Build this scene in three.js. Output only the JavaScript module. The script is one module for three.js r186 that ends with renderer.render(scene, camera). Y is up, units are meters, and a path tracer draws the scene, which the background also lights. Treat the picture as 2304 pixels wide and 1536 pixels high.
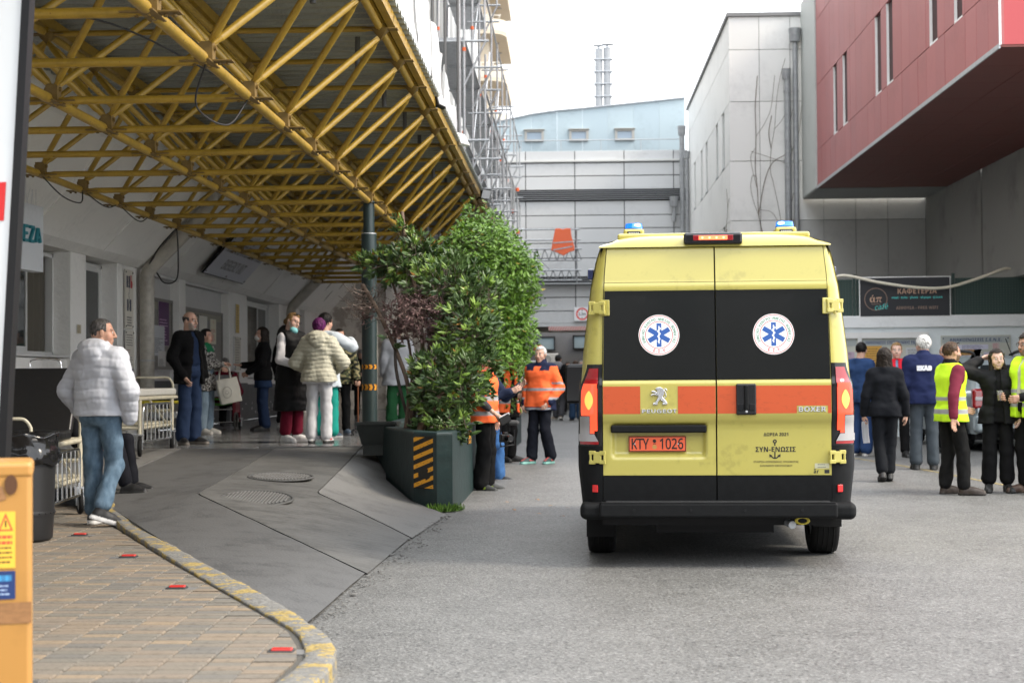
import * as THREE from 'three';
import { mergeGeometries, toCreasedNormals } from 'three/addons/utils/BufferGeometryUtils.js';
import { RoundedBoxGeometry } from 'three/addons/geometries/RoundedBoxGeometry.js';
import { ImprovedNoise } from 'three/addons/math/ImprovedNoise.js';

// ---------------------------------------------------------------- camera, sky, sun, exposure
const scene = new THREE.Scene();
const camera = new THREE.PerspectiveCamera(24.414, 1024 / 682, 0.1, 400);
camera.position.set(0, 1.42, 0);
camera.rotation.order = 'YXZ';
camera.rotation.set(THREE.MathUtils.degToRad(1.338), THREE.MathUtils.degToRad(2.136), THREE.MathUtils.degToRad(-0.4));
camera.focus = 13;
camera.userData.fStop = 3.2;
scene.add(camera);

const renderer = new THREE.WebGLRenderer({ antialias: true });
renderer.toneMapping = THREE.LinearToneMapping;
renderer.toneMappingExposure = 2.98;
renderer.shadowMap.enabled = true;

// a bright, even, slightly cool overcast sky; brighter overhead, broken by soft cloud
{
  const W = 512, H = 256, d = new Float32Array(W * H * 4), n = new ImprovedNoise();
  for (let y = 0; y < H; y++) for (let x = 0; x < W; x++) {
    const v = (y + 0.5) / H, el = (v - 0.5) * Math.PI, az = (x + 0.5) / W * Math.PI * 2, c = Math.cos(el);
    const px = Math.cos(az) * c * 2.2, pz = Math.sin(az) * c * 2.2, py = Math.sin(el) * 3.4;
    const cl = n.noise(px, py, pz) * 0.6 + n.noise(px * 2.3, py * 2.3, pz * 2.3) * 0.3;
    const up = Math.max(0, Math.sin(el)), L = (1.0 + 0.22 * up) * (1 + 0.09 * cl);
    const i = (y * W + x) * 4;
    d[i] = L * 0.955; d[i + 1] = L * 0.99; d[i + 2] = L * 1.045; d[i + 3] = 1;
  }
  const t = new THREE.DataTexture(d, W, H, THREE.RGBAFormat, THREE.FloatType);
  t.mapping = THREE.EquirectangularReflectionMapping; t.magFilter = THREE.LinearFilter; t.needsUpdate = true;
  scene.background = t; scene.environment = t;
}
const sun = new THREE.DirectionalLight(0xfff1dc, 1.35);
sun.position.set(44, 42, -9); sun.target.position.set(0, 0, -20);
sun.castShadow = true; sun.shadow.radius = 34;
Object.assign(sun.shadow.camera, { left: -60, right: 60, top: 60, bottom: -60, near: 1, far: 160 });
sun.shadow.mapSize.set(2048, 2048);
scene.add(sun, sun.target);

// ---------------------------------------------------------------- helpers
const V = (x, y, z) => new THREE.Vector3(x, y, z);
const RGB = (r, g, b) => new THREE.Color().setRGB(r, g, b);
const noise3 = new ImprovedNoise();
let seed = 7;
const rnd = () => { seed = (seed + 0x6d2b79f5) | 0; let t = Math.imul(seed ^ (seed >>> 15), 1 | seed); t = (t + Math.imul(t ^ (t >>> 7), 61 | t)) ^ t; return ((t ^ (t >>> 14)) >>> 0) / 4294967296; };
const rr = (a, b) => a + (b - a) * rnd();
const clamp = (x, a = 0, b = 1) => Math.min(b, Math.max(a, x));
const lerp = (a, b, t) => a + (b - a) * t;
const smooth = (a, b, x) => { const t = clamp((x - a) / (b - a)); return t * t * (3 - 2 * t); };

// tileable fbm on the unit square
function lattice(n) { const a = new Float32Array(n * n); for (let i = 0; i < n * n; i++) a[i] = rnd(); return (x, y) => { x = ((x % 1) + 1) % 1 * n; y = ((y % 1) + 1) % 1 * n; const i = x | 0, j = y | 0, u = x - i, w = y - j, s = u * u * (3 - 2 * u), t = w * w * (3 - 2 * w), i1 = (i + 1) % n, j1 = (j + 1) % n; return lerp(lerp(a[j * n + i], a[j * n + i1], s), lerp(a[j1 * n + i], a[j1 * n + i1], s), t); }; }
function fbm(base, oct = 5, gain = 0.5) { const L = []; for (let o = 0; o < oct; o++) L.push(lattice(Math.min(512, base << o))); return (x, y) => { let s = 0, a = 1, w = 0; for (const f of L) { s += f(x, y) * a; w += a; a *= gain; } return s / w; }; }
function tex(size, fn, srgb) {                              // fn(u, v) -> [r, g, b] in 0..1
  const d = new Uint8Array(size * size * 4);
  for (let y = 0; y < size; y++) for (let x = 0; x < size; x++) { const c = fn((x + 0.5) / size, (y + 0.5) / size), i = (y * size + x) * 4; for (let k = 0; k < 3; k++) d[i + k] = clamp(c[k]) * 255; d[i + 3] = 255; }
  const t = new THREE.DataTexture(d, size, size, THREE.RGBAFormat); t.wrapS = t.wrapT = THREE.RepeatWrapping; t.magFilter = THREE.LinearFilter; t.minFilter = THREE.LinearMipmapLinearFilter; t.generateMipmaps = true;
  if (srgb) t.colorSpace = THREE.SRGBColorSpace; t.needsUpdate = true; return t;
}
const S = (c) => [c[0], c[1], c[2]].map((v) => v <= 0.0031308 ? v * 12.92 : 1.055 * Math.pow(v, 1 / 2.4) - 0.055);   // linear -> sRGB
function canvasTex(w, h, draw) {
  const c = document.createElement('canvas'); c.width = w; c.height = h; const g = c.getContext('2d'); draw(g, w, h);
  const t = new THREE.CanvasTexture(c); t.colorSpace = THREE.SRGBColorSpace; t.magFilter = THREE.LinearFilter; t.anisotropy = 8; return t;
}
function mat(color, rough = 0.8, o = {}) {
  const { tile, ...rest } = o, phys = ['clearcoat', 'transmission', 'sheen', 'specularIntensity', 'ior'].some((k) => k in rest);
  const m = new (phys ? THREE.MeshPhysicalMaterial : THREE.MeshStandardMaterial)({ roughness: rough, ...rest });
  if (Array.isArray(color)) m.color.setRGB(...color); else m.color.set(color);
  if (tile) m.userData.tile = tile;
  return m;
}
function boxUV(g, size) {                                   // texture coordinates in metres / size, chosen by the way each face points
  g = g.index ? g.toNonIndexed() : g; const p = g.attributes.position, uv = new Float32Array(p.count * 2), a = V(), b = V(), c = V(), n = V();
  for (let i = 0; i < p.count; i += 3) {
    a.fromBufferAttribute(p, i); b.fromBufferAttribute(p, i + 1); c.fromBufferAttribute(p, i + 2); n.crossVectors(b.clone().sub(a), c.clone().sub(a));
    const x = Math.abs(n.x), y = Math.abs(n.y), z = Math.abs(n.z);
    [a, b, c].forEach((q, k) => { const [s, t] = y >= x && y >= z ? [q.x, q.z] : x >= z ? [q.z, q.y] : [q.x, q.y]; uv[(i + k) * 2] = s / size; uv[(i + k) * 2 + 1] = t / size; });
  }
  g.setAttribute('uv', new THREE.BufferAttribute(uv, 2)); return g;
}
function clean(g, keepColor) { const o = g.index ? g.toNonIndexed() : g; for (const k of Object.keys(o.attributes)) if (!['position', 'normal', 'uv', ...(keepColor ? ['color'] : [])].includes(k)) o.deleteAttribute(k); return o; }
function merged(gs) { gs = [gs].flat(3).filter(Boolean); if (gs.length === 1) return gs[0]; const col = gs.every((g) => g.attributes.color); return mergeGeometries(gs.map((g) => { const o = clean(g, col); if (!o.attributes.uv) o.setAttribute('uv', new THREE.BufferAttribute(new Float32Array(o.attributes.position.count * 2), 2)); return o; })); }
function mesh(name, gs, m, parent = scene) {
  let g = merged(gs); if (m.userData.tile && !g.userData.ownUV) g = boxUV(g, m.userData.tile);
  const o = new THREE.Mesh(g, m); o.name = name; o.castShadow = o.receiveShadow = true; parent.add(o); return o;
}
const used = new Map();
function numbered(name) { const n = used.get(name) ?? 0; used.set(name, n + 1); return n ? name + '_' + String(n).padStart(3, '0') : name; }
function tag(o, label, category, group) { o.name = numbered(o.name); Object.assign(o.userData, { label, category }); if (group) o.userData.group = group; return o; }
function thing(name, label, category, pos = [0, 0, 0], turn = 0, group) { const o = new THREE.Group(); o.name = name; o.position.set(...pos); o.rotation.y = turn; scene.add(o); return tag(o, label, category, group); }
function setting(o, label) { o.name = numbered(o.name); o.userData.kind = 'structure'; if (label) o.userData.label = label; return o; }
function settingGroup(name, label) { const g = new THREE.Group(); g.name = name; scene.add(g); return setting(g, label); }
const box = (w, h, d, x = 0, y = 0, z = 0) => new THREE.BoxGeometry(w, h, d).translate(x, y, z);                 // centred
const bar = (x0, x1, y0, y1, z0, z1) => box(Math.abs(x1 - x0), Math.abs(y1 - y0), Math.abs(z1 - z0), (x0 + x1) / 2, (y0 + y1) / 2, (z0 + z1) / 2);
const rbox = (w, h, d, r, x = 0, y = 0, z = 0, s = 2) => new RoundedBoxGeometry(w, h, d, s, r).translate(x, y, z);
const cyl = (r0, r1, h, x, y, z, s = 20, open = false) => new THREE.CylinderGeometry(r1, r0, h, s, 1, open).translate(x, y + h / 2, z);   // stands on y
const UP = V(0, 1, 0);
function rod(a, b, r, s = 8, r1 = r) { const p = V(...a), q = V(...b), d = q.clone().sub(p), L = d.length(); return new THREE.CylinderGeometry(r1, r, L, s, 1).applyQuaternion(new THREE.Quaternion().setFromUnitVectors(UP, d.normalize())).translate((p.x + q.x) / 2, (p.y + q.y) / 2, (p.z + q.z) / 2); }
function beam(a, b, w, h) { const p = V(...a), q = V(...b), L = p.distanceTo(q), m = new THREE.Matrix4().lookAt(p, q, Math.abs(q.clone().sub(p).normalize().y) > 0.98 ? V(0, 0, 1) : UP); return new THREE.BoxGeometry(w, h, L).applyMatrix4(m).translate((p.x + q.x) / 2, (p.y + q.y) / 2, (p.z + q.z) / 2); }
function hose(pts, r, s = 6, seg = 0, tension = 0.5) { return new THREE.TubeGeometry(new THREE.CatmullRomCurve3(pts.map((p) => V(...p)), false, 'catmullrom', tension), seg || pts.length * 8, r, s); }
const poly = (pts, depth, o = {}) => new THREE.ExtrudeGeometry(new THREE.Shape(pts.map((p) => new THREE.Vector2(...p))), { depth, bevelEnabled: false, ...o });
const bevelled = (pts, depth, b, seg = 2) => poly(pts, depth - 2 * b, { bevelEnabled: true, bevelSize: b, bevelThickness: b, bevelOffset: -b, bevelSegments: seg }).translate(0, 0, b);
const ell = (x, y, z, a, b, c, s = 14) => new THREE.SphereGeometry(1, s, Math.ceil(s * 0.7)).scale(a, b, c).translate(x, y, z);
function grid(nu, nv, fn) {                                  // open sheet from fn(u, v) -> [x, y, z]
  const g = new THREE.PlaneGeometry(1, 1, nu, nv), p = g.attributes.position;
  for (let i = 0; i < p.count; i++) { const q = fn(p.getX(i) + 0.5, p.getY(i) + 0.5); p.setXYZ(i, ...q); }
  g.computeVertexNormals(); return g;
}
const rotX = (g, a) => g.rotateX(a), rotY = (g, a) => g.rotateY(a), rotZ = (g, a) => g.rotateZ(a);
const at = (g, x, y, z) => g.translate(x, y, z);

// ---------------------------------------------------------------- shared textures and materials
const nFine = fbm(32, 5, 0.62), nMid = fbm(8, 6, 0.55), nBig = fbm(3, 6, 0.5), nGrain = fbm(128, 3, 0.8);
const grey = (f) => tex(256, (u, v) => { const x = f(u, v); return [x, x, x]; });
const bumpFine = grey((u, v) => nFine(u, v)), bumpGrain = grey((u, v) => nGrain(u, v)), bumpMid = grey((u, v) => nMid(u, v));
const tint = (base, amp, f1, f2, size = 512) => tex(size, (u, v) => { const k = 1 + amp * 3.6 * (0.6 * (f1(u, v) - 0.5) + 0.4 * ((f2 ?? f1)(u * 1, v * 1) - 0.5)); return S(base.map((c) => c * k)); }, true);
const plasterTex = tint([1, 1, 1], 0.13, nBig, nFine), dustTex = tint([0.9, 0.9, 0.9], 0.3, nMid, nGrain);
const M = {};
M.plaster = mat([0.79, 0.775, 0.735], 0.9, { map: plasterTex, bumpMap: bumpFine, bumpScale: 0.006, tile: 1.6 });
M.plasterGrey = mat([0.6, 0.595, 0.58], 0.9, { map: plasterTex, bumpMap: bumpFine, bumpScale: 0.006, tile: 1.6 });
M.plinth = mat([0.085, 0.087, 0.09], 0.55, { map: dustTex, tile: 1.2 });
M.white = mat([0.78, 0.78, 0.77], 0.5); M.whitePaint = mat([0.62, 0.62, 0.6], 0.45, { map: plasterTex, tile: 0.9 });
M.alu = mat([0.66, 0.66, 0.64], 0.42, { metalness: 0.25 });
M.steel = mat([0.6, 0.61, 0.62], 0.28, { metalness: 0.9 });
M.chrome = mat([0.75, 0.75, 0.75], 0.14, { metalness: 1 });
M.galv = mat([0.46, 0.48, 0.5], 0.45, { metalness: 0.55, map: dustTex, tile: 0.5 });
M.black = mat([0.008, 0.008, 0.009], 0.5, { specularIntensity: 0.5 }); M.rubber = mat([0.009, 0.009, 0.009], 0.75, { specularIntensity: 0.4 }); M.blackGloss = mat([0.008, 0.008, 0.009], 0.18);
M.darkGlass = mat([0.02, 0.024, 0.026], 0.06, { specularIntensity: 1 });
M.cream = mat([0.56, 0.52, 0.4], 0.45, { map: dustTex, tile: 0.6 });
M.green = mat([0.014, 0.034, 0.034], 0.5, { map: dustTex, bumpMap: bumpMid, bumpScale: 0.006, tile: 0.9 });
// ---------------------------------------------------------------- ground: road, ramp, entrance floor, pavers, kerb
const roadY = (D) => 0.12 * smooth(17, 25, D) + 0.12 * smooth(25, 48, D);
{
  const n1 = nGrain, n2 = nMid, n3 = fbm(200, 2, 0.9);
  const asphalt = tex(1024, (u, v) => { const g = n3(u, v), s = n1(u, v), b = n2(u, v); let k = 0.72 + 0.34 * (b - 0.5) + 0.85 * (g - 0.5) + 0.35 * (s - 0.5); if (g > 0.72) k += 0.3; if (g < 0.27) k -= 0.22; return S([0.98 * k, 0.975 * k, 0.945 * k].map((c) => c * 0.185)); }, true);
  const abump = tex(1024, (u, v) => { const x = 0.6 * n3(u, v) + 0.4 * n1(u, v); return [x, x, x]; });
  M.asphalt = mat([1, 1, 1], 0.6, { map: asphalt, bumpMap: abump, bumpScale: 0.007, vertexColors: true, tile: 2.6 });
  const zs = []; for (let z = 14; z > -50; z -= 0.5) zs.push(z); for (let z = -50; z > -170; z -= 6) zs.push(z);
  const xs = []; for (let x = -90; x < -9; x += 9) xs.push(x); for (let x = -9; x <= 12; x += 0.5) xs.push(x); for (let x = 15; x <= 95; x += 10) xs.push(x);
  const g = grid(xs.length - 1, zs.length - 1, (u, v) => { const x = xs[Math.round(u * (xs.length - 1))], z = zs[Math.round((1 - v) * (zs.length - 1))]; return [x, roadY(-z) , z]; });
  const p = g.attributes.position, c = new Float32Array(p.count * 3);
  for (let i = 0; i < p.count; i++) {                       // broad wear and old stains in the surfacing
    const x = p.getX(i), z = p.getZ(i), b = noise3.noise(x * 0.35, 3.1, z * 0.22) * 0.5 + noise3.noise(x * 1.1, 9.7, z * 0.8) * 0.35;
    const k = 0.9 + 0.17 * b; c[i * 3] = k * 1.0; c[i * 3 + 1] = k * 0.998; c[i * 3 + 2] = k * 0.985;
  }
  g.setAttribute('color', new THREE.BufferAttribute(c, 3)); for (let i = 0; i < p.count; i++) if (g.attributes.normal.getY(i) < 0) { const ix = g.index.array; for (let k = 0; k < ix.length; k += 3) [ix[k + 1], ix[k + 2]] = [ix[k + 2], ix[k + 1]]; g.computeVertexNormals(); break; }
  setting(mesh('road', g, M.asphalt), 'worn grey asphalt road');
}
M.concrete = mat([0.15, 0.148, 0.143], 0.72, { map: tint([1, 1, 1], 0.5, nMid, nGrain, 1024), bumpMap: bumpGrain, bumpScale: 0.003, tile: 1.7 });
M.concreteDark = mat([0.09, 0.09, 0.089], 0.62, { map: tint([1, 1, 1], 0.6, nMid, nGrain, 1024), bumpMap: bumpGrain, bumpScale: 0.003, tile: 1.5 });
M.concreteBrushed = mat([0.112, 0.111, 0.107], 0.66, { map: tex(1024, (u, v) => { const k = 1 + 1.3 * (nGrain(u * 0.1, v) - 0.5) + 0.9 * (nMid(u, v) - 0.5) + 0.5 * (nGrain(u, v) - 0.5); return S([k * 0.85, k * 0.85, k * 0.84]); }, true), bumpMap: tex(512, (u, v) => { const k = nGrain(u * 0.1, v); return [k, k, k]; }), bumpScale: 0.005, tile: 1.9 });
// a slab ruled between two edge lines, each a list of [x, y, z] from the road up to the entrance floor
function resample(pts, n) { const P = pts.map((p) => V(...p)), L = [0]; for (let i = 1; i < P.length; i++) L.push(L[i - 1] + P[i].distanceTo(P[i - 1])); const out = []; for (let k = 0; k < n; k++) { const t = k / (n - 1) * L[L.length - 1]; let i = 1; while (i < L.length - 1 && L[i] < t) i++; const u = (t - L[i - 1]) / (L[i] - L[i - 1]); out.push(P[i - 1].clone().lerp(P[i], u)); } return out; }
function ruled(a, b, n, m, thick = 0.25) {
  const A = resample(a, n), B = resample(b, n), f = (u, v, dy) => { const i = Math.min(n - 2, Math.floor(v * (n - 1))), t = v * (n - 1) - i, p = A[i].clone().lerp(A[i + 1], t), q = B[i].clone().lerp(B[i + 1], t), r = p.lerp(q, u); return [r.x, r.y + dy + (dy ? 0 : 0.004 * noise3.noise(r.x * 2.2, 1, r.z * 2.2)), r.z]; };
  const side = (pts) => grid(n - 1, 1, (u, v) => { const i = Math.min(n - 2, Math.floor(u * (n - 1))), t = u * (n - 1) - i, p = pts[i].clone().lerp(pts[i + 1], t); return [p.x, p.y - (1 - v) * thick, p.z]; });
  return [grid(m, n - 1, (u, v) => f(u, v, 0)), side(A), side(B)];
}
{
  const ramp = settingGroup('ramp', 'concrete ramp rising from the road to the covered entrance');
  const g = 0.009;
  const kerbSide = [[-1.52, 0.035, -8.9], [-1.95, 0.11, -9.62], [-2.83, 0.15, -11.45], [-4.0, 0.21, -14.0], [-5.0, 0.31, -15.95], [-4.865, 0.43, -17.34], [-4.93, 0.56, -19.83]];
  const j1 = [[-1.5, 0.012, -11.45], [-2.4, 0.17, -12.9], [-3.52, 0.36, -14.72], [-3.62, 0.45, -17.2], [-3.733, 0.56, -19.69]];
  const j2 = [[-1.43, 0.012, -14.0], [-2.0, 0.16, -14.9], [-2.53, 0.3, -15.6], [-2.6, 0.43, -17.9], [-2.7, 0.56, -20.3]];
  const j3 = [[-1.3, 0.006, -16.4], [-1.75, 0.09, -17.2], [-2.2, 0.24, -18.6], [-2.3, 0.42, -19.6], [-2.25, 0.56, -20.6]];
  const off = (l, d) => l.map(([x, y, z]) => [x + d, y, z]);
  const sd = (name, a, b, m) => mesh(name, ruled(a, b, 60, 24), m, ramp);
  sd('slab', kerbSide, off(j1, -g), M.concreteDark); sd('slab', off(j1, g), off(j2, -g), M.concreteBrushed); sd('slab', off(j2, g), j3, M.concrete);
  mesh('joint_filler', [...ruled(off(j1, -g), off(j1, g), 60, 1, 0.02).slice(0, 1), ...ruled(off(j2, -g), off(j2, g), 60, 1, 0.02).slice(0, 1)].map((q) => q.translate(0, -0.014, 0)), mat([0.03, 0.03, 0.03], 0.95), ramp);
  // crumbling edge where the asphalt meets the slabs: loose chips of concrete and tar
  const chips = []; for (let k = 0; k < 300; k++) { const t = rnd(), z = lerp(-8.9, -16.2, t), r = rr(0.003, 0.012) * (rnd() < 0.1 ? 1.7 : 1); chips.push(new THREE.DodecahedronGeometry(r, 0).scale(rr(0.8, 1.5), 0.45, rr(0.8, 1.5)).rotateY(rr(0, 6)).translate(lerp(-1.5, -1.32, t) + (rnd() + rnd() - 1) * 0.13 + 0.05 * Math.sin(z * 5), 0.012, z)); }
  const cm = mesh('rubble_edge', chips, mat([0.15, 0.148, 0.14], 0.95), ramp); cm.userData.kind = 'stuff';
}
// polished floor of the entrance, and the strip of pavement along the wall
{
  const f = settingGroup('floor', 'polished grey slab floor of the covered entrance');
  M.terrazzo = mat([0.16, 0.163, 0.165], 0.14, { map: tint([1, 1, 1], 0.25, nMid, nGrain, 512), roughnessMap: tex(256, (u, v) => { const k = 0.55 + 0.9 * (nMid(u, v) - 0.4); return [k, k, k]; }), tile: 1.4, specularIntensity: 1 });
  M.terrazzo.roughness = 0.3;
  for (let i = 0; i < 5; i++) for (let j = 0; j < 15; j++) {
    const x0 = -7.05 + i * 1.0, z0 = -19.86 - j * 1.7 - (i >= 3 ? 0.5 : 0); mesh('slab', rbox(0.994, 0.12, 1.694, 0.003, x0 + 0.5, 0.5, z0 - 0.85, 1), M.terrazzo, f);
  }
  mesh('bed', bar(-7.05, -2.05, 0.3, 0.552, -20.4, -45.4), mat([0.05, 0.05, 0.05], 0.9), f);
  const s = settingGroup('pavement', 'concrete strip of pavement along the hospital wall');
  mesh('slab', ruled([[-7.3, 0.33, -15.95], [-7.3, 0.45, -17.4], [-7.3, 0.565, -19.85]], [[-5.02, 0.33, -15.97], [-4.89, 0.445, -17.36], [-4.95, 0.565, -19.84]], 30, 14, 0.2), M.concrete, s);
}
// kerb, from the nose by the road up along the ramp
const kerbIn = [[-1.33, -5.2], [-1.29, -6.26], [-1.25, -6.75], [-1.24, -7.23], [-1.3, -7.57], [-1.43, -8.04], [-1.71, -8.66], [-2.06, -9.42], [-2.92, -11.3], [-3.99, -13.72], [-4.92, -15.79], [-5.25, -16.3]];
const kerbOut = [[-1.16, -5.2], [-1.12, -6.1], [-1.09, -6.63], [-1.08, -7.06], [-1.11, -7.4], [-1.22, -7.85], [-1.45, -8.45], [-1.92, -9.56], [-2.78, -11.41], [-3.87, -13.8], [-4.82, -15.86], [-5.1, -16.3]];
function kerbX(z, inner = true) { const L = inner ? kerbIn : kerbOut; for (let i = 1; i < L.length; i++) if (z >= L[i][1]) { const t = (z - L[i - 1][1]) / (L[i][1] - L[i - 1][1]); return lerp(L[i - 1][0], L[i][0], t); } return L[L.length - 1][0]; }
{
  const paint = tex(1024, (u, v) => {                        // yellow road paint, worn through to the concrete in ragged patches
    const w = nMid(u, v) * 0.55 + nFine(u, v) * 0.3 + nGrain(u, v) * 0.15, k = 0.8 + 0.5 * (nGrain(u, v) - 0.5) + 0.5 * (nFine(u, v) - 0.5), p = smooth(0.515, 0.56, w);
    return S([lerp(0.2, 0.36, p) * k, lerp(0.195, 0.265, p) * k, lerp(0.18, 0.085, p) * k]);
  }, true);
  const m = mat([1, 1, 1], 0.85, { map: paint, bumpMap: bumpFine, bumpScale: 0.012, tile: 1.1 });
  const n = 150, top = (z) => lerp(0.145, 0.17, smooth(-10, -13, z)) + 0.15 * smooth(13.0, 16.3, -z);
  const I = new THREE.CatmullRomCurve3(kerbIn.map(([x, z]) => V(x, 0, z)), false, 'centripetal').getPoints(n), O = new THREE.CatmullRomCurve3(kerbOut.map(([x, z]) => V(x, 0, z)), false, 'centripetal').getPoints(n);
  const prof = [[0.02, -0.12], [0.0, -0.012], [0.05, 0.0], [0.3, 0.003], [0.7, 0.003], [0.94, 0.0], [1, -0.014], [1.03, -0.2]];
  const g = grid(n, prof.length - 1, (u, v) => { const i = Math.round(u * n), [s, dy] = prof[Math.round(v * (prof.length - 1))], p = I[i].clone().lerp(O[i], s), w = noise3.noise(p.x * 7, s * 3, p.z * 7) * 0.012 + noise3.noise(p.x * 23, s * 5, p.z * 23) * 0.006; return [p.x + w, top(p.z) + dy + w * 0.5, p.z + w]; });
  const k = mesh('kerb', g, m); setting(k, 'curved kerb with worn yellow paint');
}
// brick pavers, laid in straight joints; the 300 nearest to the eye are single bricks
{
  const pv = settingGroup('pavement', 'brick paver pavement inside the yellow kerb');
  mesh('bed', [(() => { const s = new THREE.Shape([[-8, -4.6], ...kerbIn.map(([x, z]) => [x + 0.03, z]), [-8, -16.4]].map(([x, z]) => new THREE.Vector2(x, -z))); const g = new THREE.ExtrudeGeometry(s, { depth: 0.12, bevelEnabled: false }); g.rotateX(-Math.PI / 2).translate(0, 0.008, 0); return g; })()], mat([0.085, 0.08, 0.07], 0.95, { bumpMap: bumpGrain, bumpScale: 0.006, tile: 0.5 }), pv);
  const w = 0.193, d = 0.0925, hgt = 0.05, e = 0.007;
  const shape = () => { const P = [[-w / 2, -hgt, -d / 2], [w / 2, -hgt, -d / 2], [w / 2, -hgt, d / 2], [-w / 2, -hgt, d / 2], [-w / 2, -e, -d / 2], [w / 2, -e, -d / 2], [w / 2, -e, d / 2], [-w / 2, -e, d / 2], [-w / 2 + e, 0, -d / 2 + e], [w / 2 - e, 0, -d / 2 + e], [w / 2 - e, 0, d / 2 - e], [-w / 2 + e, 0, d / 2 - e]];
    const F = []; for (let k = 0; k < 4; k++) { const n = (k + 1) % 4; for (const o of [0, 4]) F.push(o + k, o + 4 + k, o + n, o + n, o + 4 + k, o + 4 + n); } F.push(8, 11, 9, 9, 11, 10);
    const g = new THREE.BufferGeometry(); g.setAttribute('position', new THREE.Float32BufferAttribute(P.flat(), 3)); g.setIndex(F); const q = g.toNonIndexed(); q.computeVertexNormals(); return q; };
  const base = shape(), bases = [0, 1, 2, 3].map((k) => { const g = boxUV(base.clone().translate(k * 3.7, 0, k * 5.1), 0.9).translate(-k * 3.7, 0, -k * 5.1); g.userData.ownUV = true; return g; });
  const pt = tint([1, 1, 1], 0.42, nFine, nGrain, 512), bm = bumpGrain;
  const tones = [[0.19, 0.155, 0.118], [0.205, 0.163, 0.118], [0.17, 0.147, 0.117], [0.155, 0.14, 0.115], [0.138, 0.128, 0.112], [0.235, 0.18, 0.12]].map((c) => { const m = mat(c, 0.86, { map: pt, bumpMap: bm, bumpScale: 0.003 }); return m; });
  const a = THREE.MathUtils.degToRad(1.3), list = [], cutBricks = [];
  for (let i = -40; i < 26; i++) for (let j = -10; j < 118; j++) {
    const lx = i * 0.2, lz = -4.9 - j * 0.1, x = -3 + (lx) * Math.cos(a) + (lz) * Math.sin(a) * 1 , z = lz * Math.cos(a) - lx * Math.sin(a) * 0.4;
    if (z > -5.2 || z < -16.3 || x < -7.6) continue;
    const ka = kerbX(z - d / 2) - 0.03, kb = kerbX(z + d / 2) - 0.03; if (x - w / 2 > Math.max(ka, kb) - 0.02) continue; if (x + w / 2 > Math.min(ka, kb)) { if (z < -6.3) cutBricks.push([x, z, ka, kb]); continue; }
    if (Math.abs((x) / -z) > 0.5 && z > -7) continue;
    const onBorder = [[-4.11, -13.05], [-3.24, -11.43], [-2.45, -9.71], [-1.38, -7.44]].some(([mx, mz]) => Math.abs(x - mx) < 0.16 && Math.abs(z - mz) < 0.09);
    if (!onBorder) list.push([x, z]);
  }
  const seen = (q) => { const x = q[0] * Math.cos(0.0373) - q[1] * Math.sin(0.0373) * -1, r = -q[0] / -q[1]; return r < 0.362 ? -q[1] : 100 - q[1]; };
  list.sort((p, q) => seen(p) - seen(q));
  const rest = tones.map(() => []);
  const pick = () => { const r = rnd(); return r < 0.24 ? 0 : r < 0.36 ? 1 : r < 0.6 ? 2 : r < 0.8 ? 3 : r < 0.93 ? 4 : 5; };
  list.forEach(([x, z], k) => {
    const t = pick(), y = 0.14 + rr(-0.0025, 0.0025) - 0.012 * Math.max(0, noise3.noise(x * 0.7, 5, z * 0.7)), rx = rr(-0.012, 0.012), rz = rr(-0.008, 0.008), ry = a + rr(-0.006, 0.006), v = (rnd() * 4) | 0;
    if (k < 300) { const b = new THREE.Mesh(bases[v], tones[t]); b.name = 'brick'; b.castShadow = b.receiveShadow = true; b.position.set(x, y, z); b.rotation.set(rx, ry, rz); pv.add(b); }
    else rest[t].push(bases[v].clone().applyMatrix4(new THREE.Matrix4().makeRotationFromEuler(new THREE.Euler(rx, ry, rz)).setPosition(x, y, z)));
  });
  const all = rest.map((gs, t) => { const g = mergeGeometries(gs); const c = new Float32Array(g.attributes.position.count * 3); for (let i = 0; i < c.length; i += 3) { c[i] = tones[t].color.r; c[i + 1] = tones[t].color.g; c[i + 2] = tones[t].color.b; } g.setAttribute('color', new THREE.BufferAttribute(c, 3)); return g; });
  const g = mergeGeometries(all); g.userData.ownUV = true;
  const o = new THREE.Mesh(g, mat([1, 1, 1], 0.86, { map: pt, bumpMap: bm, bumpScale: 0.003, vertexColors: true })); o.name = 'bricks'; o.castShadow = o.receiveShadow = true; o.userData.kind = 'stuff'; pv.add(o);
  // mortar haunch against the kerb
  for (const [x, z, ka, kb] of cutBricks) {                 // bricks cut to the line of the kerb
    let P = [[x - w / 2, z - d / 2], [x + w / 2, z - d / 2], [x + w / 2, z + d / 2], [x - w / 2, z + d / 2]]; const side = ([px, pz]) => lerp(ka, kb, (pz - z) / d + 0.5) - px, Q = [];
    P.forEach((q, i) => { const n = P[(i + 1) % 4], s = side(q), t = side(n); if (s >= 0) Q.push(q); if ((s >= 0) !== (t >= 0)) { const u = s / (s - t); Q.push([lerp(q[0], n[0], u), lerp(q[1], n[1], u)]); } });
    if (Q.length > 2 && Math.max(...Q.map((q) => q[0])) - Math.min(...Q.map((q) => q[0])) > 0.03) { const o = mesh('cut_brick', boxUV(poly(Q.map(([px, pz]) => [px, -pz]), 0.05).rotateX(-Math.PI / 2).translate(0, 0.088 + rr(-0.003, 0.003), 0), 0.9), tones[pick()], pv); }
  }
  // small red marker lenses set into the bricks
  const lens = mat([0.5, 0.03, 0.025], 0.3), fr = mat([0.03, 0.03, 0.03], 0.6);
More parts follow.
